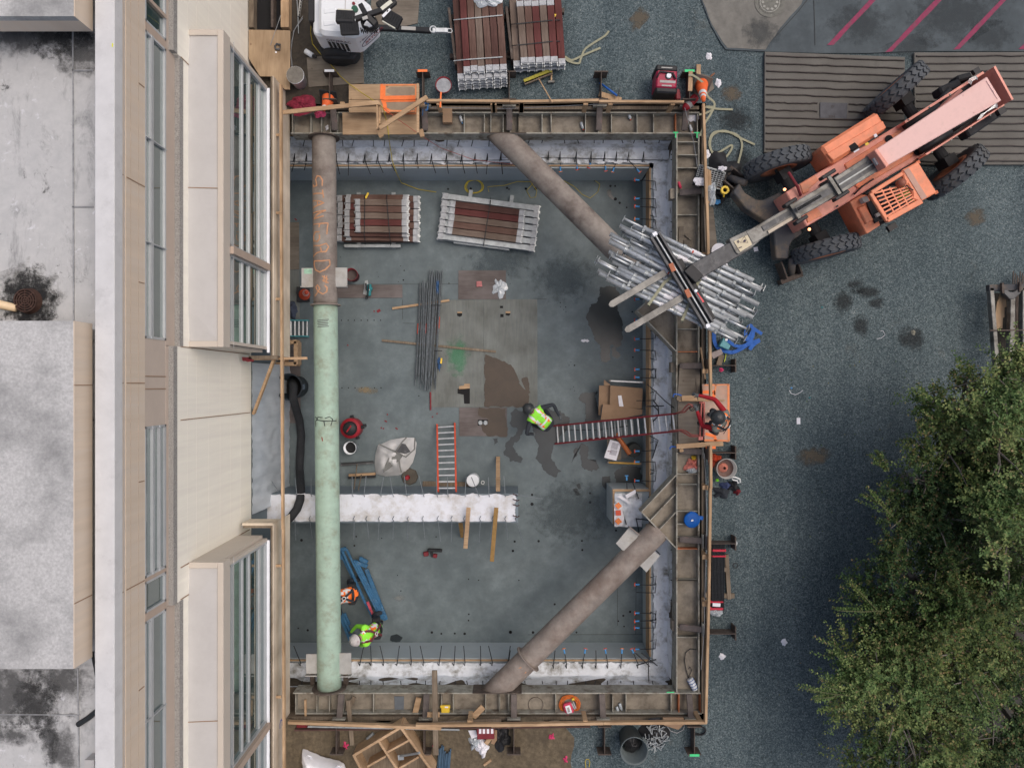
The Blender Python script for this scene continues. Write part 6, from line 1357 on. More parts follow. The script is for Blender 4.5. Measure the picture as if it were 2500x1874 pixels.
# tools
t = thing('push_broom', 'push broom with a yellow bristle head leaning on the north guard rail', 'broom', W('c1',355,600,0)); mb = MB(); mb.bar(W('c1',252,635,.10), W('c1',460,550,.10), .09, .09); mb.build('bristles', mat('bristle_yellow', (.40,.36,.06), .9, .3, 30), t); mb = MB(); mb.bar(W('c1',254,648,.12), W('c1',462,566,.12), .05, .05); mb.build('head', M_lumw, t); mb = MB(); mb.cyl(W('c1',362,605,.14), W('c1',468,790,.5), .014, 8); mb.build('handle', M_lum, t)
t = thing('sledgehammer', 'sledgehammer with a worn wooden handle next to the broom head', 'hammer', W('c1',462,560,0)); mb = MB(); mb.cyl(W('c1',466,490,.05), W('c1',460,630,.05), .02, 8); mb.build('handle', M_lum_y, t); mb = MB(); mb.box(W('c1',460,632,.05), (.15,.05,.06), .05); mb.build('head', M_steelg, t, .008)
t = thing('pickaxe', 'blue handled pickaxe leaning by the north guard rail', 'pickaxe', W('c1',905,690,0)); mb = MB(); mb.cyl(W('c1',835,640,.1), W('c1',970,740,.2), .022, 10); mb.build('handle', M_bluet, t, 0, True); mb = MB(); mb.tube([W('c1',992,670,.2), W('c1',982,715,.23), W('c1',972,742,.2)], [.006,.014,.016], 7); mb.build('head', M_steeld, t)
t = thing('mud_pan', 'round grey pan on an orange stake by the sprayed platform', 'pan', W('b1',1528,668,.2)); mb = MB(); mb.lathe([(0,.02),(.14,.03),(.165,.10),(.17,.10),(.17,.07),(.145,0),(0,0)], W('b1',1528,668,.2), n=28); mb.build('pan', M_redd, t, 0, True); mb = MB(); mb.lathe([(0,.05),(.155,.045),(0,.03)], W('b1',1528,668,.22), n=28); mb.build('contents', mat('grey_slurry', (.30,.32,.34), .5, .25, 12), t); mb = MB(); mb.bar(W('b1',1506,712,.4), W('b1',1500,830,.4), .03, .04); mb.build('stake', M_orange_fl, t)
item('cardboard_box', MB().box(W('b1',1556,897,-.16), (.20,.31,.14), 0), M_card, 'small taped cardboard box sitting in the north waler', 'box', bevel=.005)
for lab, a, b, w in (('short pale board standing by the leaning cone', W('c1',1596,500,.1), W('c1',1595,585,.1), .09), ('short board beside the corner pile of the generator', W('c1',1535,552,.3), W('c1',1530,705,.3), .09), ('offcut board leaning at the foot of the pickaxe', W('c1',828,725,.1), W('c1',1000,775,.1), .11)):
    item('board_offcut', MB().bar(a, b, w, .04), M_lum_y, lab, 'board', 'board offcuts in the yard', .004)
item('wood_wedge', MB().bar(W('c1',1690,590,.02), W('c1',1720,566,.02), .03, .03), mat('reddish_wood', (.25,.12,.07), .9, .2), 'reddish splinter of wood beside the leaning cone', 'wood scrap')
# webbing slings on the gravel
def sling(label, r, pts, w=.042, m=M_sling, grp='webbing slings on the gravel', z=.03):
    P_ = []; pts3 = [V((x, y, 0)) for x, y in pts]; n_ = len(pts3)
    for i in range(n_-1):
        p0, p1, p2, p3 = pts3[max(0,i-1)], pts3[i], pts3[i+1], pts3[min(n_-1,i+2)]
        for k in range(6):
            t_ = k/6; q = .5*((2*p1)+(p2-p0)*t_+(2*p0-5*p1+4*p2-p3)*t_**2+(3*p1-p0-3*p2+p3)*t_**3); P_.append(W(r, q.x, q.y, z+.012*abs(nz3((i*1.3+t_, 2, 1)))))
    P_.append(W(r, *pts[-1], z)); return item('webbing_sling', MB().ribbon(P_, w, .008), m, label, 'sling', grp)
sling('pale webbing sling trailing in two tails from the right yard stack', 'c1', ((905,240),(870,280),(760,350),(715,390),(690,450),(670,490),(590,470),(570,440),(620,465),(700,430),(840,370)))
sling('khaki sling draped over the leaning cone and down to the gravel', 'c1', ((1520,580),(1560,585),(1640,650),(1665,740),(1720,800),(1690,880),(1640,960),(1610,1050)), z=.35)
sling('khaki sling end lying flat beside the corner of the guard rail', 'c1', ((1600,885),(1660,870),(1720,830),(1650,825),(1740,840),(1860,845)))
sling('khaki sling curled in a big loop on the gravel', 'c1', ((2030,1115),(1940,1075),(1800,1010),(1700,1050),(1690,1150),(1740,1180),(1850,1120),(1840,1170),(1790,1220),(1720,1200),(1680,1110),(1720,1020),(1870,1030),(1930,1100),(1910,1230),(1850,1400)))
# paper and cups
for i, (r, x, y, s, lab) in enumerate((('c1',1678,435,.07,'crumpled white paper on the gravel north of the leaning cone'),('c1',1748,638,.07,'torn white paper beside the brown earth patch'),('c1',1660,1190,.07,'crumpled white paper near the east guard rail by the slings'),('c3',1850,785,.06,'crumpled white paper beside the grey bucket'),('c4',1778,800,.06,'triangular scrap of white paper on the gravel near the south corner'),('d4',360,688,.06,'flat grey-white scrap near the shrubs'),('c1',1555,890,.13,'crumpled white plastic bag in the north-east corner of the walers'),('b1',627,985,.04,'white scrap lying in the north waler'))):
    z = -.29 if r == 'b1' or (x, y) == (1555,890) else .01
    item('paper_scrap', crumple(W(r,x,y,z), s, s*1.2, .04, i+20), M_paper, lab, 'litter', 'paper scraps on the ground')
item('paper_card', MB().box(W('d2',143,500,.01), (.09,.09,.006), .2), M_paper, 'white paper square on the gravel beside the boom', 'paper')
item('paper_card', MB().box(W('d3',472,402,.01), (.075,.135,.006), .02), M_paper, 'white paper slip lying alone on the open gravel', 'paper')
for r, x, y, lab in (('c1',698,965,'clear plastic bottle with a red cap in the north waler'),('c1',1062,888,'small glass jar in the north waler'),('c4',972,1205,'left clear water bottle of two in the south waler'),('c4',995,1180,'right clear water bottle of two in the south waler'),('c1',1535,985,'crushed clear bottle in the corner of the walers'),('b1',1660,915,'clear bottle in the north waler beside the cardboard box')):
    t = thing('water_bottle', lab, 'bottle', W(r,x,y,-.32), 0, 'bottles in the walers'); a = W(r,x-8,y-22,-.28); b = W(r,x+6,y+22,-.28); d = (b-a).normalized(); mb = MB(); mb.lathe([(0,0),(.03,.005),(.033,.03),(.033,.12),(.012,.16),(0,.16)], a, d, 12); mb.build('bottle', M_clear, t, 0, True); mb = MB(); mb.cyl(a+d*.155, a+d*.18, .014, 8); mb.build('cap', M_bluec if r != 'c1' else M_redo, t)
for i, (pts, lab) in enumerate(((((1075,1190),(1110,1185),(1140,1160),(1125,1130),(1105,1128)), 'thin pale wire loop on the open gravel'), )):
    item('wire', MB().tube([W('d2',x,y,.01) for x, y in pts], .005, 5), M_paper, lab, 'wire')
item('wire', MB().tube([W('d3',x,y,.01) for x, y in ((400,165),(415,190),(450,200),(490,180),(505,165))], .005, 5), M_paper, 'thin pale wire bow on the gravel right of the guard rail', 'wire')
item('stone', crumple(W('d2',1356,1140,.01), .05, .05, .05, 3), mat('pale_stone', (.35,.34,.27), .9), 'single pale stone lying on the oil stained gravel', 'stone')
for r, x, y, m, lab in (('d2',655,947,M_teal,'tiny teal scrap on the gravel'),('d3',558,222,M_teal,'tiny teal scrap below the pale wire'),('d3',418,148,M_bluec,'tiny blue scrap above the pale wire')):
    item('plastic_scrap', crumple(W(r,x,y,.005), .022, .018, .02, x), m, lab, 'litter', 'plastic scraps on the gravel')

# ------------------------------------------------------------------ east side of the walers
def Z5(x, y, z): return P(1580+x*.2112, 150+y*.2111, z)
item('rubbish_bag', crumple(Z5(860,1310,.0), .36, .42, .30, 2), M_black, 'black rubbish bag behind the wire basket of paper', 'rubbish bag', smooth=True)
wb = thing('wire_basket', 'tilted wire basket full of white paper hanging at the east guard rail', 'basket', Z5(720,1330,0)); q = [Z5(x,y,.25) for x, y in ((605,1195),(905,1285),(850,1480),(545,1400))]
mb = MB(); mb.tube(q, .016, 6, True); mb.build('rim', M_galvd, wb)
mb = MB()
for i in range(9):
    f = (i+.5)/9; mb.tube([q[0].lerp(q[1],f), q[3].lerp(q[2],f)], .006, 5)
    mb.tube([q[0].lerp(q[3],f), q[1].lerp(q[2],f)], .006, 5)
mb.build('mesh', M_galvd, wb); mb = MB(); mb.slab([p-V((0,0,.08)) for p in q], .1); mb.build('bottom', M_blackr, wb)
item('crumpled_paper', crumple(Z5(625,1385,.27), .17, .10, .06, 11), M_paper, 'sheet of crumpled paper in the wire basket', 'paper', 'papers in the wire basket'); item('crumpled_paper', crumple(Z5(870,1235,.3), .09, .05, .04, 12), M_paper, 'pale paper scrap at the top corner of the wire basket', 'paper', 'papers in the wire basket')
item('plastic_bag', crumple(Z5(745,1530,.30), .11, .24, .14, 13), M_clear, 'grey-white plastic bag hanging on the east guard rail', 'bag')
for i, (x0, x1) in enumerate(((690,700),(708,716),(725,735))):
    item('timber_stake', MB().bar(Z5(x0+5,1245+10*i,.3), Z5(x1,1640,.3), .026, .04), M_lum_y, '%s timber stake leaning beside the guard rail at the wire basket' % ('left','middle','right')[i], 'stake', 'timber stakes at the wire basket')
t = thing('tape_roll', 'bright yellow roll of tape hanging near the stabiliser', 'tape roll', Z5(895,1490,.3)); mb = MB(); mb.lathe([(.045,-.03),(.085,-.03),(.085,.03),(.045,.03)], Z5(897,1490,.36), n=24, closed=True); mb.build('roll', M_yel, t); mb = MB(); mb.ribbon([Z5(880,1520,.36), Z5(888,1550,.33), Z5(886,1570,.3)], .03, .003); mb.build('tape_end', M_yel, t)
item('black_coil', MB().lathe([(.07,0),(.15,0),(.15,.10),(.07,.10)], W('c2',1740,110,.02), n=24, closed=True), M_blackr, 'black rubber coil on the gravel beside the guard rail', 'coil'); item('blue_glove', crumple(Z5(810,1620,.13), .07, .06, .05, 7), M_bluec, 'blue glove lying on the black rubber coil', 'glove'); item('pink_flask', MB().lathe([(0,0),(.03,.01),(.03,.12),(.015,.16),(0,.16)], Z5(360,1390,-.27), (.35,-.9,0), 12), mat('pink_plastic', (.70,.05,.12), .5), 'pink spray bottle lying in the east waler', 'bottle')
bucket('white bucket partly hidden under the boom beside the guard rail', W('c2',1728,665,0), .155, .36, M_white, M_paper, lid=1, grp='buckets on the site'); bucket('white bucket lid showing just north of the boom tip', W('c2',1720,535,0), .15, .33, M_white, M_paper, lid=1, grp='buckets on the site')
item('plywood_strip', MB().slab(WL('c2', ((1635,150),(1710,180),(1745,520),(1650,540)), .02), .02), M_ply_w, 'dusty plywood strip on the gravel under the guard rail beside the boom', 'plywood sheet')
for i, (c, d, rz) in enumerate((((1460,400),(.10,.42),.05), ((1515,405),(.05,.17),-.9), ((1500,500),(.12,.40),.08), ((1528,540),(.05,.25),.0))):
    item('offcut', MB().box(W('c2',*c,ZWEB+.03), (*d,.03), -rz), M_ply_w, ('long grey offcut','small tilted grey offcut','wide grey offcut','narrow grey offcut')[i]+' in the east waler under the load', 'board', 'offcuts in the east waler')
# blue straps, box and torch south of the load
def Z6(x, y, z): return P(1680+x*.21716, 560+y*.21713, z)
def slingZ(label, pts, w, m, grp, z=.06):
    P_ = []; pts3 = [V((x, y, 0)) for x, y in pts]; n_ = len(pts3)
    for i in range(n_-1):
        p0, p1, p2, p3 = pts3[max(0,i-1)], pts3[i], pts3[i+1], pts3[min(n_-1,i+2)]
        for k in range(6):
            t_ = k/6; q = .5*((2*p1)+(p2-p0)*t_+(2*p0-5*p1+4*p2-p3)*t_**2+(3*p1-p0-3*p2+p3)*t_**3); P_.append(Z6(q.x, q.y, z+.03*abs(nz3((i*1.3+t_, 2, 1)))))
    P_.append(Z6(*pts[-1], z)); return item('blue_strap', MB().ribbon(P_, w, .008), m, label, 'strap', grp)
slingZ('blue webbing strap curling under the teal box', ((290,1160),(300,1270),(350,1340),(470,1380),(560,1360),(680,1290),(800,1245),(740,1290),(690,1350)), .075, M_bluet, 'blue straps under the load', .08)
slingZ('blue webbing strap looped beneath the east end of the load', ((830,1175),(730,1110),(700,1080),(650,1140),(655,1240),(690,1200),(735,1130),(715,1230),(640,1300),(540,1310),(440,1245)), .065, M_bluet, 'blue straps under the load', .12)
t = thing('tool_case', 'teal plastic tool case tangled in the blue straps', 'tool case', Z6(415,1285,0)); mb = MB(); mb.prism([Z6(x,y,.2) for x, y in ((400,1215),(480,1310),(455,1355),(350,1310))], .03, .2); mb.build('case', mat('teal_case', (.10,.32,.36), .5, .15, 8), t, .012); mb = MB(); mb.box(Z6(430,1240,.21), (.05,.04,.02)); mb.build('latch', M_paper, t)
item('carton', MB().prism([Z6(x,y,.18) for x, y in ((245,1395),(370,1340),(395,1395),(285,1455))], .02, .18), mat('carton_grey', (.30,.26,.25), .8, .2, 10, (.45,.10,.08), .35, 8), 'small red edged carton beside the east guard rail', 'box', bevel=.006); item('wood_block', MB().bar(Z6(375,1410,.1), Z6(340,1525,.1), .11, .06), M_lumw, 'brown wood block below the small red edged carton', 'wood block', 'wood blocks by the access landing'); item('yellow_rope', MB().tube([Z6(428,1380,.03), Z6(420,1440,.03), Z6(405,1490,.03)], .009, 6), mat('lime_cord', (.55,.65,.05), .7), 'short lime yellow cord on the gravel near the carton', 'cord'); item('pink_ribbon', crumple(Z6(370,1578,.25), .05, .04, .04, 5), mat('pink_ribbon', (.60,.05,.15), .7), 'bunched pink ribbon on the pile north of the landing', 'ribbon')
# bucket, harness, bars south of the landing
bk = bucket('galvanised bucket with a red funnel inside, just south of the landing', W('c3',1775,755,0), .20, .36, M_plate, mat('bucket_grime', (.16,.10,.085), .9, .3, 8), grp='buckets on the site'); mb = MB(); mb.lathe([(.03,.30),(.09,.22),(.10,.20),(.02,.2)], W('c3',1765,752,0), n=20); mb.build('funnel', mat('pale_red', (.62,.22,.16), .5), bk, 0, True)
item('red_bag', crumple(W('c3',1720,705,.02), .17, .14, .14, 8), M_redo, 'red bag squeezed between guard rail and grey bucket', 'bag')
for i, (x, y, rx, m, lab) in enumerate(((1770,950,.17,M_navy,'dark blue safety harness heaped on the gravel'),(1860,905,.14,M_black,'black tangle of straps beside the safety harness'),(1800,900,.10,mat('denim', (.05,.07,.16), .9, .4, 12),'blue cloth in the heap beside the safety harness'),(1890,945,.07,M_redd,'dull red cloth at the edge of the harness heap'))): item('harness', crumple(W('c3',x,y,.01), rx, rx*.9, .14, i+30, rough=.9), m, lab, 'harness', 'harness heap on the gravel', smooth=True)
item('carabiner', MB().tube([W('c3',x,y,.16) for x, y in ((1850,835),(1880,835),(1915,850),(1920,875),(1900,880),(1895,862),(1860,855))], .016, 8, True), M_refl, 'big silver snap hook on top of the harness heap', 'hook'); item('green_tag', crumple(W('c3',1740,858,.10), .04, .03, .04, 5), M_lime, 'lime green tag at the harness heap', 'tag')
item('plastic_cup', MB().lathe([(0,.02),(.05,.02),(.055,.0),(0,.0)], W('c3',1877,1343,.005), n=20), M_clear, 'round clear lid lying on the gravel by the pile', 'lid'); item('rubber_ring', MB().lathe([(.045,0),(.058,0),(.058,.015),(.045,.015)], W('c3',1881,1515,.005), n=22, closed=True), M_black, 'thin black ring lying on the gravel', 'ring')
bb = thing('bar_bundle', 'bundle of black steel bars with red tape at both ends beside the guard rail', 'bar bundle', W('c4',1740,0,.1))
for k in range(9):
    for l in range(2):
        mb = MB(); x = 1705+11*k+4*l; mb.cyl(W('c3',x-2,1345,.11+.03*l), W('c4',x-8,440,.11+.03*l), .0135, 7); mb.build('bar', M_rebar, bb)
M_rtape = mat('red_tape', (.55,.02,.05), .5, .15, 8)
for a, b in ((('c3',1752,1385),('c3',1752,1410)), (('c3',1750,1432),('c3',1750,1452)), (('c4',1732,365),('c4',1732,385)), (('c4',1732,415),('c4',1732,440))):
    mb = MB(); mb.bar(W(*a,.115), W(*b,.115), .30, .085); mb.build('red_tape', M_rtape, bb, .02)
mb = MB(); mb.bar(W('c4',1705,398,.155), W('c4',1765,402,.155), .07, .008); mb.build('white_mark', M_paper, bb); 
for y in (140,302): 
    mb = MB(); mb.bar(W('c4',1742,y,.115), W('c4',1742,y+4,.115), .29, .08); mb.build('tie', M_black, bb, .02)
item('plastic_wrap', crumple(W('c4',1735,455,.10), .13, .10, .09, 16), M_clear, 'clear plastic bag wrapped on the south end of the bar bundle', 'plastic wrap')
for lab, a, b, w in (('long grey timber beside the bar bundle', W('c3',1810,1430,.05), W('c4',1832,355,.05), .085), ('short cross timber under the south half of the bar bundle', W('c4',1645,325,.03), W('c4',1872,330,.03), .10), ('grey wood wedge on the north half of the bar bundle', W('c3',1790,1545,.12), W('c3',1815,1545,.12), .09)):
    item('bearer_timber', MB().bar(a, b, w, .06), M_lumw, lab, 'timber', 'bearers of the bar bundle', .005)
t = thing('hose_roll', 'flat roll of bright blue lay-flat hose lying on the east waler', 'hose', W('c3',1540,1160,-.14)); c = W('c3',1540,1162,-.13)
mb = MB(); mb.tube([c+V((math.cos(a_)*(.03+.0068*a_), math.sin(a_)*(.03+.0068*a_), .05)) for a_ in np.linspace(0, 2*math.pi*3.3, 80)], .017, 6); mb.lathe([(0,.0),(.165,.0),(.165,.055),(.15,.075),(0,.06)], c, n=30); mb.build('hose', mat('blue_hose', (.0,.10,.42), .55, .12, 12), t, 0, True); mb = MB(); mb.ribbon([c+V((.10,.06,.06)), c+V((.19,.05,.06)), c+V((.24,.04,.04))], .08, .02); mb.build('hose_end', M_bluet, t); mb = MB(); mb.box(c+V((0,0,.08)), (.05,.03,.03), .3); mb.build('coupling', M_galv, t)
item('plastic_fittings', crumple(W('c3',1555,745,-.3), .16, .15, .12, 17, rough=.8), mat('salmon_plastic', (.60,.20,.16), .6, .35, 14), 'heap of salmon red plastic caps in the east waler south of the landing', 'plastic caps'); item('yellow_gloves', crumple(W('c3',1560,685,-.28), .06, .05, .06, 18), M_yel, 'small yellow rag beside the salmon red caps', 'rag'); item('clear_bag', crumple(W('c3',1545,785,-.25), .12, .06, .08, 19), M_clear, 'clear plastic bag lying on the salmon red caps', 'bag')
t = thing('work_lamp', 'caged white work lamp on a black lead in the south-east corner of the walers', 'lamp', W('c4',1550,1010,-.3)); a, b = W('c4',1530,970,-.24), W('c4',1572,1050,-.24); mb = MB(); mb.cyl(a, b, .07, 14); mb.build('lamp_body', M_white, t, 0, True)
mb = MB(); d = (b-a).normalized()
for f in (.1,.35,.6,.85): mb.lathe([(.075,-.006),(.083,0),(.075,.006)], a.lerp(b,f), d, 14)
mb.build('cage', M_bluet, t); mb = MB(); mb.tube([W('c4',x,y,-.3) for x, y in ((1520,965),(1500,900),(1488,830),(1495,770),(1530,740),(1590,745),(1640,800))], .009, 6); mb.tube([W('c4',1520,960,-.29), W('c4',1545,900,-.29), W('c4',1530,878,-.29), W('c4',1518,895,-.29)], .009, 6); mb.build('lead', M_black, t)
# ------------------------------------------------------------------ south side
t = thing('bin', 'grey round dustbin half full of black rubbish at the south edge', 'dustbin', W('c4',1060,1430,0)); c = W('c4',1055,1420,0)+V((.015,.04,0)); mb = MB(); mb.lathe([(0,.01),(.21,.01),(.255,.62),(.285,.66),(.285,.62),(.26,.60),(.215,0),(0,0)], c, n=32); mb.build('bin_body', mat('bin_grey', (.11,.135,.14), .6, .15, 5), t, 0, True)
for a_ in (40, 220):
    mb = MB(); p = c+V((math.cos(R(a_))*.29, math.sin(R(a_))*.29, .56)); mb.box(p, (.05,.14,.05), R(a_)); mb.build('handle', M_teal if 0 else mat('bin_handle', (.09,.11,.115), .6), t, .01)
item('rubbish_bag', crumple(c+V((0,0,.30)), .19, .19, .14, 22), M_black, 'black rubbish filling the grey dustbin', 'rubbish bag', smooth=True)
t = thing('bolt_bag', 'black bag spilling over with shiny steel bolts next to the dustbin', 'bag of bolts', W('c4',1250,1380,0)); c = W('c4',1250,1385,0); o = crumple(c, .30, .31, .20, 25, rough=.35); o.build('bag', M_black, t, 0, True)
random.seed(5)
for i in range(60):
    a_ = random.uniform(0, 6.28); rr = .25*math.sqrt(random.random()); p = c+V((rr*math.cos(a_), rr*math.sin(a_)+.0, .17+random.uniform(0,.06))); d = V((math.cos(a_*3.7), math.sin(a_*3.7), random.uniform(-.3,.3))); l = random.uniform(.04,.075); mb = MB(); mb.cyl(p-d*l, p+d*l, .0075, 6); mb.cyl(p+d*l, p+d*(l+.012), .015, 6); mb.build('bolt', M_galvd, t)
item('black_coil', MB().tube([W('c4',1600,1365,.03)+V((.13*math.cos(a_)+.02*nz3((a_,1,1)), .09*math.sin(a_)+.02*nz3((a_,5,1)), .02*math.sin(a_*2.3)+.02)) for a_ in np.linspace(0, 25, 90)], .012, 6), M_black, 'tangled black cable on the gravel at the south-east corner pile', 'cable'); item('grey_cable_loop', MB().tube([W('c4',x,y,.03) for x, y in ((1350,1330),(1380,1370),(1430,1388),(1480,1360),(1490,1310),(1470,1290))], .011, 6), M_rope, 'loop of pale grey cable beside the bag of bolts', 'cable'); item('cardboard_scrap', MB().slab(WL('c4', ((1320,1270),(1480,1270),(1490,1320),(1440,1365),(1330,1330)), .12), .05), M_card, 'opened cardboard box by the corner guard rail', 'cardboard', bevel=.01)
t = thing('work_light', 'pink framed site light on a coil of orange cable in the south waler', 'site light', W('c4',600,1160,-.3)); c = W('c4',602,1165,-.3)
mb = MB(); 
for k in range(5): mb.tube([c+V(((.225-.018*k)*math.cos(a_)+.012*nz3((a_*2,k,0)), (.205-.016*k)*math.sin(a_)+.012*nz3((a_*2,k,4)), .02+.012*(k % 3))) for a_ in np.linspace(0, 6.28, 30)[:-1]], .010, 6, True)
mb.build('orange_cable', mat('orange_cable', (.62,.16,.03), .6, .15, 10), t, 0, True); mb = MB(); mb.box(c+V((-.035,-.045,.10)), (.19,.24,.10), R(18)); k = mb.build('lamp_housing', mat('pink_frame', (.68,.07,.14), .5), t, .03); mb = MB(); mb.box(c+V((-.035,-.045,.155)), (.11,.17,.02), R(18)); mb.build('lens', M_seal, k, .02); mb = MB(); mb.box(c+V((-.035,-.045,.168)), (.045,.10,.004), R(18)); mb.build('lens_mark', M_plate, k); mb = MB(); mb.bar(c+V((.07,.10,.10)), c+V((.13,-.05,.10)), .02, .02); mb.bar(c+V((.04,.06,.10)), c+V((.10,-.06,.10)), .02, .02); mb.build('stand', M_galv, t); mb = MB(); mb.box(c+V((.07,.15,.09)), (.05,.04,.04), .3); mb.build('yellow_plug', M_yel, t)
item('cable_ring', MB().lathe([(.155,0),(.165,.004),(.155,.01)], W('c4',340,1168,ZWEB+.01), n=36, closed=True), M_pile, 'thin dark wire ring lying in the south waler', 'wire ring')
t = thing('tool_box', 'small yellow toolbox in the south waler', 'tool box', W('b4',1540,1195,-.3)); c = W('b4',1540,1195,-.24); mb = MB(); mb.box(c+V((0,-.03,0)), (.18,.13,.14)); mb.build('box', M_yel, t, .015); mb = MB(); mb.box(c+V((0,.06,.06)), (.21,.06,.06)); mb.build('lid', M_yel, t, .01); mb = MB(); mb.box(c+V((.03,.06,.092)), (.07,.03,.004)); mb.build('sticker', M_paper, t)
for i, (lab, r, a, b, w, z, m) in enumerate((('broken timber standing in the south waler by the second pile','b4',(790,1135),(822,1480),.09,.1,M_lumw),('splintered timber end against the south waler web','b4',(840,1110),(780,1215),.09,-.2,M_lumw),('short brown block leaning in the south waler near the grey strip','b4',(1335,1115),(1305,1240),.12,-.2,M_lum),('long brown timber standing across the south waler','b4',(1456,905),(1466,1555),.11,.25,M_lumw),('short cross piece nailed to the long brown timber','b4',(1400,1245),(1495,1245),.10,.15,M_lum),('tilted brown offcut on the outer flange of the south waler','b4',(1752,1265),(1830,1185),.13,-.05,M_lum),('small upright offcut leaning in the south waler','b4',(1728,1280),(1735,1325),.12,.1,M_lum),('grey plank lying along the outside of the south waler','b4',(1420,1320),(1970,1290),.10,.02,M_lumw),('pale stick across the west end of the south waler','b4',(460,1130),(462,1255),.045,-.16,M_lum),('brown offcut in the rubbish heap','b4',(1850,1470),(1910,1390),.09,.12,M_lum),('yellow sliver of wood on the dirt','b4',(1835,1635),(1890,1595),.05,.02,M_lum))):
    item('timber_offcut', MB().bar(W(r,*a,z), W(r,*b,z), w, .045), m, lab, 'timber', 'timber offcuts along the south edge', .004)
item('grey_strip', MB().slab(WL('b4', ((1145,1105),(1220,1105),(1218,1240),(1150,1240)), ZWEB+.012), .01), mat('blue_grey_sheet', (.13,.15,.17), .8, .15, 6), 'blue-grey sheet lying across the south waler web', 'sheet')
# timber crate with compartments
cr = thing('timber_crate', 'open timber crate with compartments standing on the dirt at the bottom edge', 'crate', W('b4',1120,1560,0)); zc_ = .42
def tb(a, b, z0=.0, z1=zc_, w=.05, name='side', m=M_lum):
    A_, B_ = W('b4',*a,zc_), W('b4',*b,zc_); mb = MB(); mb.bar(V((A_.x,A_.y,(z0+z1)/2)), V((B_.x,B_.y,(z0+z1)/2)), w, z1-z0); mb.build(name, m, cr)
tb((835,1560),(1195,1345)); tb((830,1555),(1010,1900)); tb((1195,1345),(1450,1700)); tb((1010,1900),(1450,1700)); tb((1020,1447),(1180,1690),.0,zc_-.01,.045,'divider'); tb((935,1650),(1078,1570),.0,zc_-.01,.04,'divider'); tb((1088,1540),(1262,1445),.0,zc_-.01,.04,'divider'); tb((1180,1665),(1332,1575),.0,zc_-.01,.04,'divider')
mb = MB(); mb.prism([(p.x,p.y) for p in WL('b4', ((840,1565),(1195,1352),(1448,1695),(1010,1890)), .1)], .02, .06); mb.build('bottom', M_lumw, cr)
item('steel_prop', MB().cyl(W('b4',1190,1565,.35), W('b4',1338,1540,.72), .025, 10).box(W('b4',1196,1575,.36), (.12,.10,.02), .1), M_galvd, 'grey steel prop with a square plate standing in the crate', 'prop')
for i in range(9):
    x = 1478+11*i; item('blue_rod', MB().cyl(W('b4',x+14,1478+random.uniform(0,40)+(30 if i > 3 else 0),.06+.02*(i % 2)), W('b4',x-6,1760,.06+.02*(i % 2)), .016, 8), mat('blue_grey_rod', (.085,.15,.22), .4, .2, 8, metal=.4), '%s blue-grey rod from the left in the bundle by the crate' % ORD[i], 'rod', 'blue-grey rods by the crate')
t = thing('bulk_bag', 'big white woven bulk bag at the bottom edge of the dirt', 'bulk bag', W('b4',520,1640,0))
def bag_fn(u, v):
    q = W('b4',405,1562,.30).lerp(W('b4',730,1665,.30), u).lerp(W('b4',420,1760,.30).lerp(W('b4',800,1790,.30), u), v); k = V((q.x*2.2, q.y*2.2, 1)); e = min(u, 1-u, v, 1-v); q.z = .04+.34*min(1, e*5)**.5+.10*nz3(k, 1.3)+.04*nz3(k, 4); return q
mb = MB(); mb.grid(bag_fn, 30, 24); mb.build('bag', M_tarpw, t, 0, True)
for x, y in ((485,1575),(715,1655)):
    mb = MB(); mb.ribbon([W('b4',x-20,y+5,.33), W('b4',x-5,y-12,.42), W('b4',x+15,y-8,.42), W('b4',x+22,y+14,.33)], .035, .005); mb.build('loop', M_tarpw, t)
def ZB2(x, y, z): return P(1080+x*.1537, 1700+y*.1537, z)
t = thing('carton', 'red and white printed carton in the rubbish heap by the south rail', 'box', ZB2(690,560,0)); mb = MB(); mb.box(ZB2(690,540,.13), (.36,.24,.24), .03); k = mb.build('box', M_redd, t, .01)
for x in (600,660,725,790):
    mb = MB(); mb.box(ZB2(x,545,.253), (.05,.10,.004)); mb.build('printed_panel', M_paper, k)
for i, (x, y, rx, m, lab) in enumerate(((940,640,.26,M_black,'black plastic sheet bundled in the rubbish heap'),(510,720,.15,M_clear,'clear plastic film in the rubbish heap'),(630,790,.16,M_paper,'crumpled white paper heap in front of the crate'),(655,890,.08,M_paper,'torn paper with a pink mark at the foot of the heap'))): item('rubbish', crumple(ZB2(x,y,.01), rx*.8, rx, .12, i+50, rough=.8), m, lab, 'litter', 'rubbish heap by the south rail')
item('paper_sheet', MB().slab([ZB2(x,y,.04) for x, y in ((410,535),(535,530),(555,635),(465,665))], .006), M_paper, 'flat white sheet of paper in the rubbish heap', 'paper'); item('brown_cardboard', MB().slab([ZB2(x,y,.10) for x, y in ((810,520),(870,530),(865,690),(820,760),(770,740),(800,640))], .02), M_card, 'torn brown cardboard in the rubbish heap', 'cardboard')
for r, x, y, s, m, lab in (('b4',960,1405,.05,M_galvd,'small grey spray can on the dirt behind the crate'),): item('spray_can', MB().cyl(W(r,935,1435,.05), W(r,985,1390,.05), .035, 12), m, lab, 'can')
for r, x, y, lab in (('b4',770,1490,'pink ribbon tied on the dirt beside the crate pile'),('c4',465,1415,'pink ribbon on the dirt left of the dustbin'),('c4',572,1595,'small red ribbon at the edge of the dirt'),('b4',1460,1490,'pink ribbon on the long brown timber')): item('ribbon', crumple(W(r,x,y,.02), .05, .07, .03, x, rough=.9), mat('pink_ribbon', (.60,.05,.15), .7), lab, 'ribbon', 'pink ribbons')
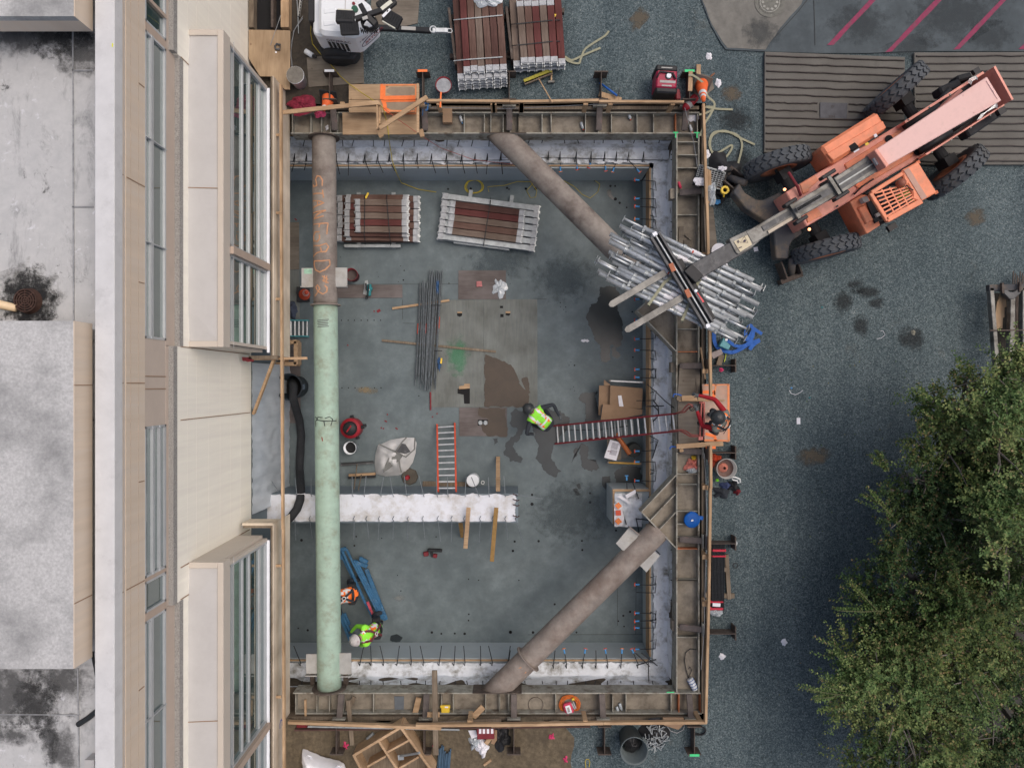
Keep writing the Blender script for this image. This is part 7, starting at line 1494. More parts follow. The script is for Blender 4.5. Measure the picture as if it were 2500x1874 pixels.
item('yellow_rope', MB().tube([W('c4',x,y,.012) for x, y in ((728,1655),(722,1610),(730,1590),(750,1590),(758,1610),(752,1650))], .008, 6), M_yeld, 'loop of yellow cord on the gravel at the bottom edge', 'cord')
item('red_case', MB().box(W('b4',440,1330,.1), (.22,.14,.2)), M_redd, 'dark red case under the west end of the south rail', 'case', bevel=.02)
# steel form frames at the right edge
ff_ = thing('steel_formwork', 'rusty steel frame with long arms standing at the right edge by the shrubs', 'steel frame', P(2440,780,0))
def ZR(x, y, z): return P(2380+x*.181, 640+y*.181, z)
for a, b, w, z in (((170,350),(680,340),.13,.5), ((205,350),(290,1500),.085,.5), ((490,480),(470,1500),.10,.55), ((650,350),(650,1500),.10,.5)):
    mb = MB(); mb.bar(ZR(*a,z), ZR(*b,z), w, .12); mb.build('beam', M_mud if b[0] > 600 and a[0] < 200 else M_steelg, ff_, .008)
mb = MB(); mb.prism([ZR(x,y,.6) for x, y in ((385,370),(430,370),(460,400),(520,400),(560,370),(610,370),(610,420),(520,500),(460,500),(385,420))], .5, .62); mb.build('yoke', M_steeld, ff_, .01)
mb = MB(); mb.bar(ZR(365,280,.62), ZR(370,420,.62), .04, .06); mb.bar(ZR(605,270,.62), ZR(600,400,.62), .04, .06); mb.build('pin_bar', M_pile, ff_); mb = MB(); mb.bar(ZR(200,920,.6), ZR(660,915,.6), .025, .03); mb.build('cross_rod', M_pile, ff_)
mb = MB(); mb.prism([(p.x,p.y) for p in [ZR(x,y,0) for x, y in ((230,420),(640,400),(650,1500),(300,1500))]], .0, .012); mb.build('dark_floor', mat('dark_litter', (.03,.027,.022), .95, .4, 14), ff_)
for i in range(7): item('steel_rod', MB().cyl(ZR(520+22*i+(i % 3)*6,120+30*(i % 4),.2), ZR(490+24*i,950+40*(i % 3),.2), .014, 6), M_pile, '%s steel rod from the left leaning through the frame at the right edge' % ORD[i], 'rod', 'steel rods at the right edge')
item('broken_board', MB().slab([ZR(x,y,.42) for x, y in ((350,430),(420,450),(425,600),(400,610),(400,740),(380,750),(372,890),(250,905),(280,700),(300,540))], .03), M_ply_y, 'splintered brown board lying in the steel frame', 'board')
# ------------------------------------------------------------------ things on the pit floor
def FL(r, pts, z): return WL(r, pts, ZF+z)
def fsheet(label, r, pts, m, z=.018):
    return item('plywood_sheet', MB().slab(FL(r, pts, z), .014), m, label, 'plywood sheet', 'plywood sheets on the pit floor')
fsheet('pale plywood floor sheet with the L-shaped opening', 'b2', ((1425,893),(1834,889),(1837,1716),(1430,1718)), M_plyf); fsheet('pale plywood floor sheet with the big wet stain', 'b2', ((1836,889),(2248,885),(2250,1714),(1839,1716)), M_plyf)
fsheet('reddish plywood sheet with a pink plug north of the pale sheets', 'b2', ((1640,664),(2006,664),(2006,886),(1638,886)), M_plyr); fsheet('half wet reddish plywood sheet with two round pipes', 'b3', ((1646,299),(2014,299),(2014,518),(1646,518)), M_plyr); fsheet('long narrow reddish plywood strip east of the painted pipe', 'b2', ((560,774),(1208,774),(1208,874),(560,876)), M_plyr)
fsheet('brown plywood strip below the hoarding north of the lug plate', 'b2', ((250,294),(410,292),(412,656),(250,656)), M_ply_w); fsheet('tan plywood strip below the hoarding by the small cone', 'b2', ((250,660),(412,660),(414,1030),(250,1030)), M_plyf); fsheet('brown plywood sheet under the black barrel', 'b2', ((250,1200),(420,1200),(422,1840),(250,1840)), M_plyr)
def hole(pts, m=M_dark, r='b2', z=.0205): struct('floor_opening', MB().sheet(FL(r, pts, z)), m)
for pts in (((1630,990),(1668,990),(1668,1012),(1650,1022),(1630,1012)), ((1961,937),(1984,937),(1984,954),(1961,954)), ((1963,1000),(1988,1000),(1988,1024),(1963,1024)), ((2004,992),(2040,992),(2040,1004),(2028,1014),(2004,1008)), ((1633,1575),(1728,1570),(1728,1690),(1684,1690),(1680,1620),(1633,1612)), ((2016,1612),(2030,1603),(2054,1612),(2054,1645),(2018,1645))): hole(pts)
for pts in (((1632,982),(1668,982),(1668,992),(1632,992)), ((2004,978),(2040,978),(2040,993),(2004,993)), ((1645,1556),(1684,1550),(1684,1537),(1728,1537),(1728,1572),(1645,1578))): hole(pts, M_lum, z=.021)
hole(((1790,392),(1870,392),(1870,437),(1790,437)), M_dark, 'b3')
for x in (1810,1849): item('floor_pipe', MB().lathe([(0,.02),(.045,.02),(.055,.03),(.058,0),(0,0)], W('b3',x,415,ZF+.015), n=20), M_galvd, ('left' if x < 1830 else 'right')+' round grey pipe end in the small floor opening', 'pipe', 'pipe ends in the floor opening')
item('floor_plug', MB().prism([(p.x,p.y) for p in WL('b2', ((1780,750),(1820,748),(1824,790),(1780,792)), ZF)], ZF+.014, ZF+.05), mat('pink_plug', (.42,.15,.15), .6, .3, 14), 'pink square plug in the reddish floor sheet', 'plug')
mb = MB()
for r, y, xs in (('b2',1048,(738,790,838,890,940,990,1040)), ('b2',1568,(742,792,843,893,942,993,1043))):
    for x in xs: mb.lathe([(0,.003),(.016,.003)], W(r,x,y,ZF), n=8)
for r, x, y, s in [('b2',*q) for q in ((730,562,1),(1195,630,1),(1222,664,1.6),(1215,738,2),(1176,750,1),(1022,712,1),(1013,678,1),(1567,763,1.5),(1785,635,1),(2026,697,1),(2038,766,1),(1335,1630,1.5))] + [('c1',*q) for q in ((120,1450,3),(265,1455,3),(340,1455,3.4),(135,1460,2),(917,1435,3),(953,1435,2.5),(955,1535,4),(988,1565,3),(1042,1600,2),(796,1392,2.5))] + [('b1',*q) for q in ((1560,1458,2.6),(1735,1455,3),(2030,1460,2),(2160,1455,3))] + [('c2',*q) for q in ((530,912,1.4),(572,946,1.4),(533,946,1),(555,965,1),(574,982,1),(1085,983,2),(598,1395,1.2),(640,1395,2),(612,1370,1),(1090,1332,2),(608,1580,1),(640,1590,1),(632,1560,1))] + [('c3',*q) for q in ((313,970,3),(312,1042,4),(363,1327,3),(178,1330,2.6),(165,1402,3),(760,1028,3.4),(760,958,2.6),(697,1325,2.4),(700,1395,2.6),(928,1155,3),(960,1245,2.6),(1100,1550,3))] + [('b4',*q) for q in ((1435,612,3),(1508,622,2.4),(1612,620,2.4),(1688,622,3.2),(2040,608,3.4),(1720,472,2),(1718,520,2),(478,595,3),(405,580,2),(1196,292,1.6),(1170,172,1.4),(1718,202,1.6),(1796,210,1.6),(2106,210,1.6))] + [('c4',*q) for q in ((146,610,4),(320,612,3.4),(487,395,2.6),(1103,130,3),(1068,453,3),(1016,483,2.6),(978,525,2),(730,478,2.4),(655,612,2.4),(1022,566,2))] + [('b3',*q) for q in ((838,1362,2.4),(852,1292,2),(430,1320,3.4),(1048,1305,1.4),(1468,1294,1.6),(2074,1330,2.6),(2060,1402,2.6))]:
    mb.lathe([(0,.003),(.010*s,.003)], W(r,x,y,ZF), n=9)
struct('floor_bolt_holes', mb, M_dark)
mb = MB()
for a, b in ((('b2',700,771),('b2',1640,769)), (('b2',1208,890),('b2',1210,1040)), (('b2',1210,1070),('b2',1300,1072)), (('b2',2210,886),('b2',2320,884)), (('c4',280,630),('c4',1165,628)), (('c4',1115,190),('c4',1112,625)), (('c4',970,220),('c4',972,560))): mb.bar(W(*a,ZF+.003), W(*b,ZF+.003), .008, .004)
struct('floor_joint', mb, M_oil)
def wet(r, pts, m=M_wet, z=.004, amp=.05, seed=0): struct('puddle', MB().sheet(wavy(FL(r, pts, z), amp*1.6, .03, seed, amp*.9)), m)
wet('c2', ((830,780),(960,785),(1005,850),(985,960),(1020,1080),(1005,1180),(985,1240),(920,1245),(915,1350),(870,1370),(840,1340),(835,1250),(775,1150),(765,1070),(745,1000),(770,930),(825,890)))
wet('c2', ((925,1270),(950,1255),(1005,1320),(960,1350),(920,1320)), seed=3); wet('c2', ((680,1610),(830,1590),(835,1790),(840,1830),(735,1830),(705,1700),(660,1650)), seed=5)
wet('c3', ((290,330),(420,290),(530,320),(590,380),(600,470),(490,590),(480,680),(540,790),(500,840),(440,840),(390,750),(350,690),(350,600),(330,530),(290,420)), seed=7); wet('c3', ((180,320),(300,330),(290,430),(230,520),(160,600),(240,690),(230,725),(150,710),(100,650),(130,560),(200,470),(150,430)), seed=9)
wet('c3', ((690,590),(745,590),(740,690),(820,700),(835,770),(770,795),(700,760)), seed=11); wet('c3', ((640,600),(690,595),(650,680),(615,725)), seed=12); wet('c3', ((940,790),(1010,760),(1110,750),(1160,770),(1160,895),(960,890)), seed=13); wet('c3', ((855,835),(915,825),(915,870),(880,930),(850,890)), seed=14, amp=.02); wet('c3', ((630,930),(655,925),(685,970),(660,978)), seed=15, amp=.015); wet('c3', ((650,890),(680,880),(695,925),(670,930)), seed=16, amp=.012); wet('b4', ((1120,640),(1160,625),(1210,650),(1190,685),(1120,675)), seed=17, amp=.02); wet('c1', ((890,1470),(915,1460),(925,1500),(950,1530),(930,1540),(900,1510)), seed=18, amp=.012); wet('c3', ((1010,590),(1090,580),(1130,640),(1100,690),(1010,690),(970,640)), seed=19); wet('b3', ((1900,530),(1950,530),(1950,570),(1915,590)), seed=20, amp=.02)
wet('b2', ((1848,1310),(1885,1335),(1990,1360),(2050,1385),(2085,1440),(2110,1530),(2180,1600),(2180,1712),(1842,1714),(1838,1450)), M_wetb, .0215, .03, 21); wet('b3', ((1800,301),(2012,301),(2012,516),(1860,516),(1820,440),(1880,390),(1800,360)), M_wetb, .0215, .03, 22); wet('b2', ((2130,1500),(2170,1485),(2190,1560),(2200,1620),(2160,1600)), M_wetb, .0218, .02, 23)
patch('green_overspray', W('b2',1630,1320,ZF+.022), .34, .60, 0, (.06,.30,.14), 4, .45); patch('tan_scuff', W('b3',930,165,ZF+.004), .3, .14, 0, (.28,.22,.13), 6, .6); patch('dust_mark', W('b4',1185,350,ZF+.004), .16, .10, .3, (.28,.30,.29), 7, .5)
patch('dark_scuff', W('c3',640,1080,ZF+.004), 1.25, .9, .2, (.055,.075,.085), 8, .4); patch('dark_scuff', W('b2',1950,600,ZF+.004), 1.0, .5, .2, (.06,.085,.10), 9, .4); patch('dark_scuff', W('c2',560,720,ZF+.004), 1.1, .7, .1, (.06,.085,.10), 10, .4)
for i, (r, x, y) in enumerate((('b2',885,835),('b2',1185,815),('b2',990,978),('b2',1025,975),('b2',787,1240),('b3',1092,352),('b3',1080,404),('b3',1045,455),('b3',1062,460),('b3',1163,460),('b3',1440,370),('b3',1475,345),('b2',385,270))):
    a = random.uniform(0,3); item('red_scrap', MB().box(W(r,x,y,ZF+.01), (.035+.03*(i % 3 == 0),.03+.06*(i == 3),.008), a), M_redd, 'small dark red scrap on the pit floor', 'plastic scrap', 'small red scraps on the pit floor')
# bundle of rods on two sticks
random.seed(31)
for lab, a, b in (('upper timber stick under the rod bundle on the pit floor', (1130,957), (1570,894)), ('lower long timber stick under the rod bundle on the pit floor', (1050,1203), (1930,1290))): item('timber_stick', MB().bar(W('b2',*a,ZF+.03), W('b2',*b,ZF+.03), .055, .04), M_lumw if b[0] > 1600 else M_lum, lab, 'timber', 'sticks under the rod bundle', .004)
M_rod = mat('galvanised_rod', (.15,.172,.185), .45, .4, 12, (.12,.07,.06), .3, 4, metal=.4); M_rodr = mat('orange_chalk_rod', (.50,.07,.04), .7, .2, 10)
for i in range(32):
    x0 = 1352+5.3*i+random.uniform(-8,8); x1 = 1318+4.7*i+random.uniform(-16,16); z = ZF+.075+.03*(i % 3); y0 = random.uniform(690,760)-(40 if i > 12 else -40); y1 = random.uniform(1470,1590)
    mb = MB(); a, b = W('b2',x0,y0,z), W('b2',x1,y1,z+.01); mb.cyl(a, b, .0125, 7); o = item('steel_rod', mb, M_rod, 'thin galvanised rod in the loose bundle lying on two timber sticks', 'rod', 'rods bundled on the pit floor')
    if i % 3 == 0:
        f = random.uniform(.38,.5); mb = MB(); mb.cyl(a.lerp(b,f), a.lerp(b,f+.10), .015, 7); k = mb.build('chalk_band', M_rodr, o)
for i, (q, lab) in enumerate((((1430,1510,932),'upper black tie round the right rods'), ((1455,1515,1283),'lower black tie round the right rods'))): item('tie', MB().ribbon([W('b2',q[0],q[2],ZF+.155), W('b2',q[1],q[2],ZF+.155)], .02, .01), M_black, lab, 'tie', 'ties on the rod bundle')
for x, y, lab in ((1478,775,'blue wrap at the north end of the rod bundle'), (1490,1385,'blue wrap at the south end of the rod bundle')): item('blue_wrap', crumple(W('b2',x,y,ZF+.13), .045, .17, .05, x, rough=.8), mat('blue_film', (.04,.10,.22), .4, .3, 10), lab, 'wrap', 'blue wraps on the rod bundle')
item('tag', MB().box(W('b2',1508,1360,ZF+.21), (.04,.13,.004), -.1), M_yel, 'yellow paper tag on the rod bundle', 'tag'); item('rust_bar', MB().cyl(W('b2',1424,1600,ZF+.03), W('b2',1425,1740,ZF+.03), .02, 8), M_redd, 'short rusty bar end sticking out south of the rod bundle', 'bar')
# tools and buckets
t = thing('shop_vacuum', 'red and black round wet vacuum beside the green pipe', 'vacuum cleaner', W('b3',838,460,ZF)); c = W('b3',838,460,ZF)+V((0,.03,0)); mb = MB(); mb.lathe([(0,.06),(.2,.06),(.24,.12),(.24,.42),(.235,.46),(0,.46)], c, n=28); mb.build('tank', M_red, t, 0, True); mb = MB(); mb.lathe([(0,.56),(.12,.55),(.165,.50),(.17,.46),(0,.45)], c, n=24); h = mb.build('motor_head', M_black, t, 0, True); mb = MB(); mb.bar(c+V((-.06,-.08,.57)), c+V((.05,.08,.57)), .035, .03); mb.build('carry_handle', M_red, h, .01)
for a_ in (100, 10, -70, 200, -130): mb = MB(); p = c+V((math.cos(R(a_))*.24, math.sin(R(a_))*.24, .05)); mb.box(p, (.12,.07,.1), R(a_)); mb.build('caster', M_blackr, t, .01)
mb = MB(); mb.cyl(c+V((.2,.02,.36)), c+V((.31,.03,.36)), .04, 12); mb.build('hose_port', M_black, t)
bucket('white bucket with a dark hollow standing by the wet vacuum', W('b3',828,600,ZF), .145, .36, M_white, M_dark, grp='buckets on the site'); bucket('red bucket beside the painted pipe next to the circular saw', W('b2',838,712,ZF), .145, .36, M_redd, mat('bucket_inside', (.11,.095,.09), .8, .2), grp='buckets on the site')
t = thing('circular_saw', 'teal circular saw resting on the reddish plywood strip', 'saw', W('b2',940,812,ZF)); mb = MB(); mb.slab(FL('b2', ((918,745),(940,738),(955,860),(905,845)), .05), .01); mb.build('base_plate', M_galvd, t); mb = MB(); mb.lathe([(.0,-.012),(.09,-.012),(.09,.012),(0,.012)], W('b2',930,790,ZF+.12), (1,.15,0), 20); mb.build('blade_guard', M_steeld, t); mb = MB(); mb.bar(W('b2',955,770,ZF+.12), W('b2',950,860,ZF+.12), .09, .1); mb.cyl(W('b2',945,800,ZF+.14), W('b2',975,810,ZF+.14), .05, 12); mb.build('motor_body', M_teal, t, .015); mb = MB(); mb.bar(W('b2',935,860,ZF+.12), W('b2',930,882,ZF+.12), .05, .07); mb.bar(W('b2',950,770,ZF+.2), W('b2',940,860,ZF+.2), .03, .03); mb.build('handle', M_black, t, .008); mb = MB(); mb.box(W('b2',954,806,ZF+.175), (.03,.06,.004), .1); mb.build('sticker', M_paper, t)
t = thing('cordless_tool', 'red and black cordless tool lying on the floor south of the footing', 'power tool', W('b3',1440,1415,ZF)); mb = MB(); mb.bar(W('b3',1405,1395,ZF+.06), W('b3',1515,1400,ZF+.06), .07, .08); mb.build('barrel', M_black, t, .015); mb = MB(); mb.box(W('b3',1390,1425,ZF+.05), (.12,.11,.09), .2); mb.build('battery', M_redd, t, .015); mb = MB(); mb.box(W('b3',1460,1440,ZF+.05), (.10,.09,.09), -.2); mb.build('battery', M_redd, t, .015); mb = MB(); mb.bar(W('b3',1430,1400,ZF+.05), W('b3',1440,1450,ZF+.05), .05, .06); mb.build('grip', M_black, t, .01)
sk = thing('builders_sack', 'collapsed white woven sack with dark folds and a grey insert on the pit floor', 'sack', W('b3',1150,680,ZF))
qs = [W('b3',x,y,ZF) for x, y in ((1020,590),(1120,545),(1230,528),(1300,530),(1318,570),(1310,650),(1290,720),(1240,790),(1180,820),(1080,828),(1005,810),(995,730),(1003,650))]; cc = sum(qs, V())/len(qs); n_ = len(qs); mb = MB(); vs = [cc+V((0,0,.30))]
for j in range(1, 7):
    f = j/6
    for q in qs:
        for k in range(3):
            i0 = qs.index(q); p = q.lerp(qs[(i0+1) % n_], k/3); d = cc.lerp(p, f); d.z = ZF+.02+.34*(1-f**2.5)*(.75+.9*abs(nz3((d.x*2.2, d.y*2.2, 4), 1.6)))+.05*nz3((d.x*9, d.y*4, 2), 1)*(1-f*.6); vs.append(d)
N_ = 3*n_; fs = [(0, 1+i, 1+(i+1) % N_) for i in range(N_)]
for j in range(5): fs += [(1+j*N_+i, 1+(j+1)*N_+i, 1+(j+1)*N_+(i+1) % N_, 1+j*N_+(i+1) % N_) for i in range(N_)]
mb.add(vs, fs); mb.build('sack', M_tarp, sk, 0, True)
M_fold = mat('sack_grey', (.17,.175,.165), .8, .2, 8); mb = MB(); mb.slab(FL('b3', ((1075,740),(1110,665),(1160,645),(1215,660),(1190,700),(1120,760),(1060,800)), .37), .03); mb.build('grey_flap', M_fold, sk, .008); mb = MB(); mb.slab(FL('b3', ((1160,640),(1195,575),(1230,580),(1270,640),(1225,655)), .36), .03); mb.build('black_mouth', M_steeld, sk, .008)
mb = MB()
for pts in (((1025,580),(1100,615),(1180,650),(1235,680),(1300,620),(1305,535)), ((1180,700),(1190,760),(1200,800)), ((1155,640),(1200,570),(1240,528))): mb.ribbon([W('b3',x,y,ZF+.385) for x, y in pts], .035, .01)
mb.build('strap', M_fold, sk)
t = thing('squeegee', 'wide floor squeegee lying next to the green pipe', 'squeegee', W('b3',860,728,ZF)); mb = MB(); mb.bar(W('b3',735,740,ZF+.05), W('b3',985,722,ZF+.05), .05, .06); mb.build('blade', M_steeld, t); mb = MB(); mb.bar(W('b3',735,731,ZF+.07), W('b3',985,714,ZF+.07), .03, .03); mb.build('rubber', M_black, t); mb = MB(); mb.cyl(W('b3',858,735,ZF+.06), W('b3',835,925,ZF+.9), .013, 8); mb.build('handle', M_lumw, t)
t = thing('push_broom', 'wooden push broom standing behind the squeegee on the pit floor', 'broom', W('b3',895,820,ZF)); mb = MB(); mb.bar(W('b3',795,820,ZF+.09), W('b3',1000,808,ZF+.09), .06, .06); mb.build('head', M_lum, t, .006); mb = MB(); mb.bar(W('b3',793,838,ZF+.05), W('b3',1000,826,ZF+.05), .06, .09); mb.build('bristles', M_black, t); mb = MB(); mb.cyl(W('b3',892,815,ZF+.1), W('b3',868,930,ZF+.9), .013, 8); mb.build('handle', M_lumw, t)
t = thing('base_plate', 'dark octagonal base plate with a red stub next to the white sack', 'base plate', W('b3',1265,830,ZF)); mb = MB(); mb.lathe([(0,.05),(.19,.05),(.21,0),(0,0)], W('b3',1265,830,ZF), n=8); mb.build('base', mat('base_brown', (.09,.08,.065), .9, .2), t); mb = MB(); mb.lathe([(0,.16),(.045,.16),(.06,.05),(0,.05)], W('b3',1250,835,ZF), n=14); mb.build('stub', M_red, t)
item('board', MB().bar(W('b3',1365,886,ZF+.03), W('b3',1720,894,ZF+.03), .13, .04), M_lumw, 'brown board on the floor under the foot of the red ladder', 'board'); item('lidded_pail', MB().lathe([(0,.36),(.145,.36),(.152,.34),(.14,0),(0,0)], W('b3',1757,846,ZF), n=26), M_white, 'round white lidded pail beside the red ladder', 'pail', 'buckets on the site', smooth=False); item('tape_ring', MB().lathe([(.03,0),(.045,0),(.045,.04),(.03,.04)], W('b3',1828,875,ZF), n=18, closed=True), M_refl, 'small pale tape ring beside the white lidded pail', 'tape roll')
for lab, a, b, za, zb in (('timber stake leaning over the north side of the footing','b3',0,0,0),):
    for l2, p, q, z0, z1, m in (('timber stake leaning over the north side of the footing', (1945,940), (1945,680), -1.0, -2.15, M_lum), ('pinkish timber stake leaning on the south side of the footing', (1718,1070), (1694,1382), -.75, -1.1, M_lum), ('bowed golden stake leaning on the south-east end of the footing', (1932,1072), (1898,1482), -.8, -1.3, mat('golden_wood', (.33,.20,.07), .8, .2, 8)), ('short brown stake under the pinkish timber stake', (1655,1180), (1672,1295), -1.3, -2.1, mat('golden_wood', (.33,.20,.07)))):
        item('timber_stake', MB().bar(W('b3',*p,z0), W('b3',*q,z1), .095, .04), m, l2, 'stake', 'timber stakes on the footing', .004)
item('wood_block', MB().box(W('b3',1945,848,-1.7), (.11,.04,.04)), M_lum, 'small cross block on the north timber stake of the footing', 'wood block')
# ladders
def ladder(name, label, a0, a1, b0, b1, n, rail, grp='ladders', rw=.035, rh=.07, rung=M_galv):
    t = thing(name, label, 'ladder', (a0+a1)/2, 0, grp)
    for p, q in ((a0, b0), (a1, b1)): mb = MB(); mb.bar(p, q, rw, rh); mb.build('rail', rail, t, .005)
    for i in range(n): f = (i+.5)/n; mb = MB(); mb.cyl(a0.lerp(b0,f), a1.lerp(b1,f), .019, 8); mb.build('rung', rung, t)
    return t
ladder('ladder', 'short red ladder leaning on the north side of the footing', W('b3',1476,430,ZF+.05), W('b3',1612,420,ZF+.05), W('b3',1484,945,-1.02), W('b3',1622,945,-1.02), 11, M_redo)
t = ladder('ladder', 'long dark red extension ladder from the pit floor up to the landing', W('c3',482,440,ZF+.03), W('c3',492,577,ZF+.03), W('c3',1425,345,-.02), W('c3',1440,478,-.02), 19, M_redd)
a0, a1, b0, b1 = W('c3',720,415,ZF+.55), W('c3',728,545,ZF+.55), W('c3',1120,375,-.78), W('c3',1130,510,-.78)
for p, q in ((a0, b0), (a1, b1)): mb = MB(); mb.bar(p+V((0,0,-.07)), q+V((0,0,-.07)), .03, .07); mb.build('fly_rail', M_redd, t)
for i in range(9): f = (i+.3)/9; mb = MB(); mb.cyl((a0+V((0,0,-.07))).lerp(b0+V((0,0,-.07)),f), (a1+V((0,0,-.07))).lerp(b1+V((0,0,-.07)),f), .017, 8); mb.build('rung', M_galvd, t)
mb = MB(); mb.tube([a0.lerp(a1,.5)+V((-.5,0,-.45)), a0.lerp(a1,.45)+V((.3,0,-.1)), b0.lerp(b1,.5)+V((-.2,0,-.1))], .008, 6); mb.build('rope', M_blackr, t)
# walk-through hand rails at the ladder head
M_pinkr = mat('faded_red_rail', (.50,.15,.12), .5, .15, 8); wr = thing('ladder_handrail', 'faded red walk-through handrail frame at the head of the long ladder', 'handrail', W('c3',1560,420,-.1))
for pts in (((1430,340,.0),(1470,328,.3),(1490,300,.55),(1520,272,.75),(1560,285,.85)), ((1430,342,.0),(1490,332,.25),(1520,300,.4),(1555,290,.6)), ((1375,478,.0),(1460,470,.25),(1500,480,.4),(1545,510,.6),(1600,512,.75)), ((1440,472,.1),(1480,490,.25),(1530,520,.4),(1600,520,.6)), ((1620,262,.8),(1612,400,.8),(1606,540,.8)), ((1640,262,.82),(1640,400,.82),(1635,520,.82)), ((1600,262,.8),(1645,262,.82))):
    mb = MB(); mb.tube([W('c3',x,y,z) for x, y, z in pts], .018, 8); mb.build('rail_tube', M_pinkr, wr, 0, True)
mb = MB(); mb.box(W('c3',1612,535,.82), (.09,.07,.06)); mb.build('end_bracket', M_pinkr, wr)
item('cable_bunch', MB().tube([W('c3',1560,300,.75)+V((.08*math.cos(a_)+.03*nz3((a_,1,1)), .06*math.sin(a_*1.3), .03*math.sin(a_))) for a_ in np.linspace(0, 14, 50)], .008, 5), M_black, 'bunch of black cable tied on the ladder handrail', 'cable'); item('chain', MB().tube([W('c3',1592,240,.9), W('c3',1585,200,.9), W('c3',1575,100,.2), W('c2',1575,1500,.1)], .009, 6), M_pile, 'dark chain running from the hand of the person on the landing', 'chain')
t = ladder('ladder', 'green-railed ladder foot showing under the hoarding', W('b2',300,1046,ZF+.2), W('b2',300,1170,ZF+.2), W('b2',488,1050,ZF+.02), W('b2',488,1172,ZF+.02), 6, M_teal)
item('tool_bag', crumple(W('b2',360,970,ZF), .14, .20, .25, 44), mat('bluegrey_bag', (.06,.075,.11), .8, .3, 8), 'dark blue-grey bag under the hoarding by the green ladder', 'bag', smooth=True)
t = thing('pallet_crate', 'small pale timber crate below the corner of the upper hoarding', 'crate', W('b2',360,1300,ZF))
for a, b in (((230,1225),(405,1215)), ((230,1385),(405,1385)), ((400,1215),(400,1390)), ((300,1220),(300,1390))): mb = MB(); mb.bar(W('b2',*a,ZF+.5), W('b2',*b,ZF+.5), .09, .3); mb.build('slat', M_lum, t)
# black barrel and its hose
t = thing('barrel', 'black open barrel with a thick black hose hanging into it beside the basement wall', 'barrel', W('b3',385,140,ZF)); c = W('b3',388,138,ZF)+V((.05,0,0)); mb = MB(); mb.lathe([(0,.01),(.25,.01),(.28,.70),(.315,.74),(.315,.69),(.285,.68),(.255,0),(0,0)], c, n=32); mb.build('barrel_body', mat('barrel_plastic', (.025,.035,.045), .5, .15, 6), t, 0, True); mb = MB(); mb.box(c+V((.33,.0,.66)), (.06,.14,.08)); mb.build('handle', mat('barrel_handle', (.06,.085,.11), .5), t, .015); mb = MB(); mb.lathe([(0,.2),(.26,.2),(0,.19)], c, n=24); mb.build('dark_water', M_dark, t)
item('discharge_hose', MB().tube([W('b3',x,y,z) for x, y, z in ((365,80,-2.0),(368,150,-1.4),(365,225,-1.42),(385,300,-1.7),(415,400,-1.95),(428,520,-2.08),(420,650,-2.08),(415,760,-2.05),(420,850,-1.8),(425,930,-1.1),(420,1010,-.9),(395,1080,-.85),(350,1140,-.8),(300,1185,-.9),(240,1220,-1.3))], .094, 16), M_blackr, 'thick black discharge hose snaking from the barrel over the footing', 'hose', smooth=True); item('hose_tie', MB().lathe([(.096,-.008),(.101,0),(.096,.008)], W('b3',423,958,-1.0), (.05,1,.1), 18), M_paper, 'white tie round the thick black hose over the footing', 'tie')
# cardboard, drawing and tube by the long ladder
t = thing('cardboard_box', 'big flattened cardboard box under the long ladder', 'box', W('c3',1000,260,ZF)); mb = MB(); mb.slab(FL('c3', ((915,128),(1168,150),(1160,310),(910,290)), .62), .5); mb.build('box', M_card, t, .01); mb = MB(); mb.slab(FL('c3', ((830,130),(912,128),(910,280),(850,275),(840,360),(825,355)), .50), .04); mb.build('side_flap', M_card, t); mb = MB(); mb.slab(FL('c3', ((860,270),(1165,315),(1160,352),(980,385),(842,392)), .66), .02); mb.build('top_flap', M_card, t); mb = MB(); mb.slab(FL('c3', ((868,85),(915,120),(910,130),(866,128)), .55), .02); mb.build('end_flap', M_card, t); mb = MB(); mb.slab(FL('c3', ((975,206),(1002,205),(1018,290),(985,290)), .64), .012); mb.build('white_slip', M_paper, t)
t = thing('scaffold_frame', 'low scaffold frame with one white and one rusty yellow bar by the long ladder', 'scaffold frame', W('c3',1030,420,ZF));  # low scaffold frame: end bars on legs, with a deck
for a, b, m in (((912,92),(1172,105),M_galv), ((900,722),(1150,732),mat('yellow_rust', (.45,.27,.06), .7, .3, 8))):
    mb = MB(); mb.cyl(W('c3',*a,ZF+.6), W('c3',*b,ZF+.6), .025, 10); mb.build('end_bar', m, t)
    for q in (a, b): mb = MB(); mb.cyl(W('c3',*q,ZF), W('c3',*q,ZF+.68), .022, 10); mb.build('leg', M_rust2, t)
mb = MB(); mb.slab(FL('c3', ((890,520),(1000,530),(1000,700),(900,705)), .55), .03); mb.build('deck', M_ply_w, t)
t = thing('drawing', 'white drawing sheet with a printed table lying beside the orange tube', 'paper', W('c3',935,630,ZF+.56)); qd = FL('c3', ((915,546),(1003,568),(962,708),(868,684)), .60); mb = MB(); mb.slab(qd, .006); k = mb.build('sheet', M_paper, t)
mb = MB(); cm = lambda u, v: qd[0].lerp(qd[1],u).lerp(qd[3].lerp(qd[2],u),v)+V((0,0,.002))
for i in range(7): mb.bar(cm(.28,.12+.05*i), cm(.82,.12+.05*i), .007, .002)
for i in range(6): mb.bar(cm(.28+.09*i,.12), cm(.28+.09*i,.42), .006, .002)
for i in range(8): mb.bar(cm(.34+.07*i,.48), cm(.34+.07*i,.76), .011, .002)
mb.build('printed_table', mat('print_grey', (.30,.29,.33), .8), k); mb = MB(); mb.bar(cm(.1,.62), cm(.4,.6), .014, .004); mb.build('pen', M_redd, k)
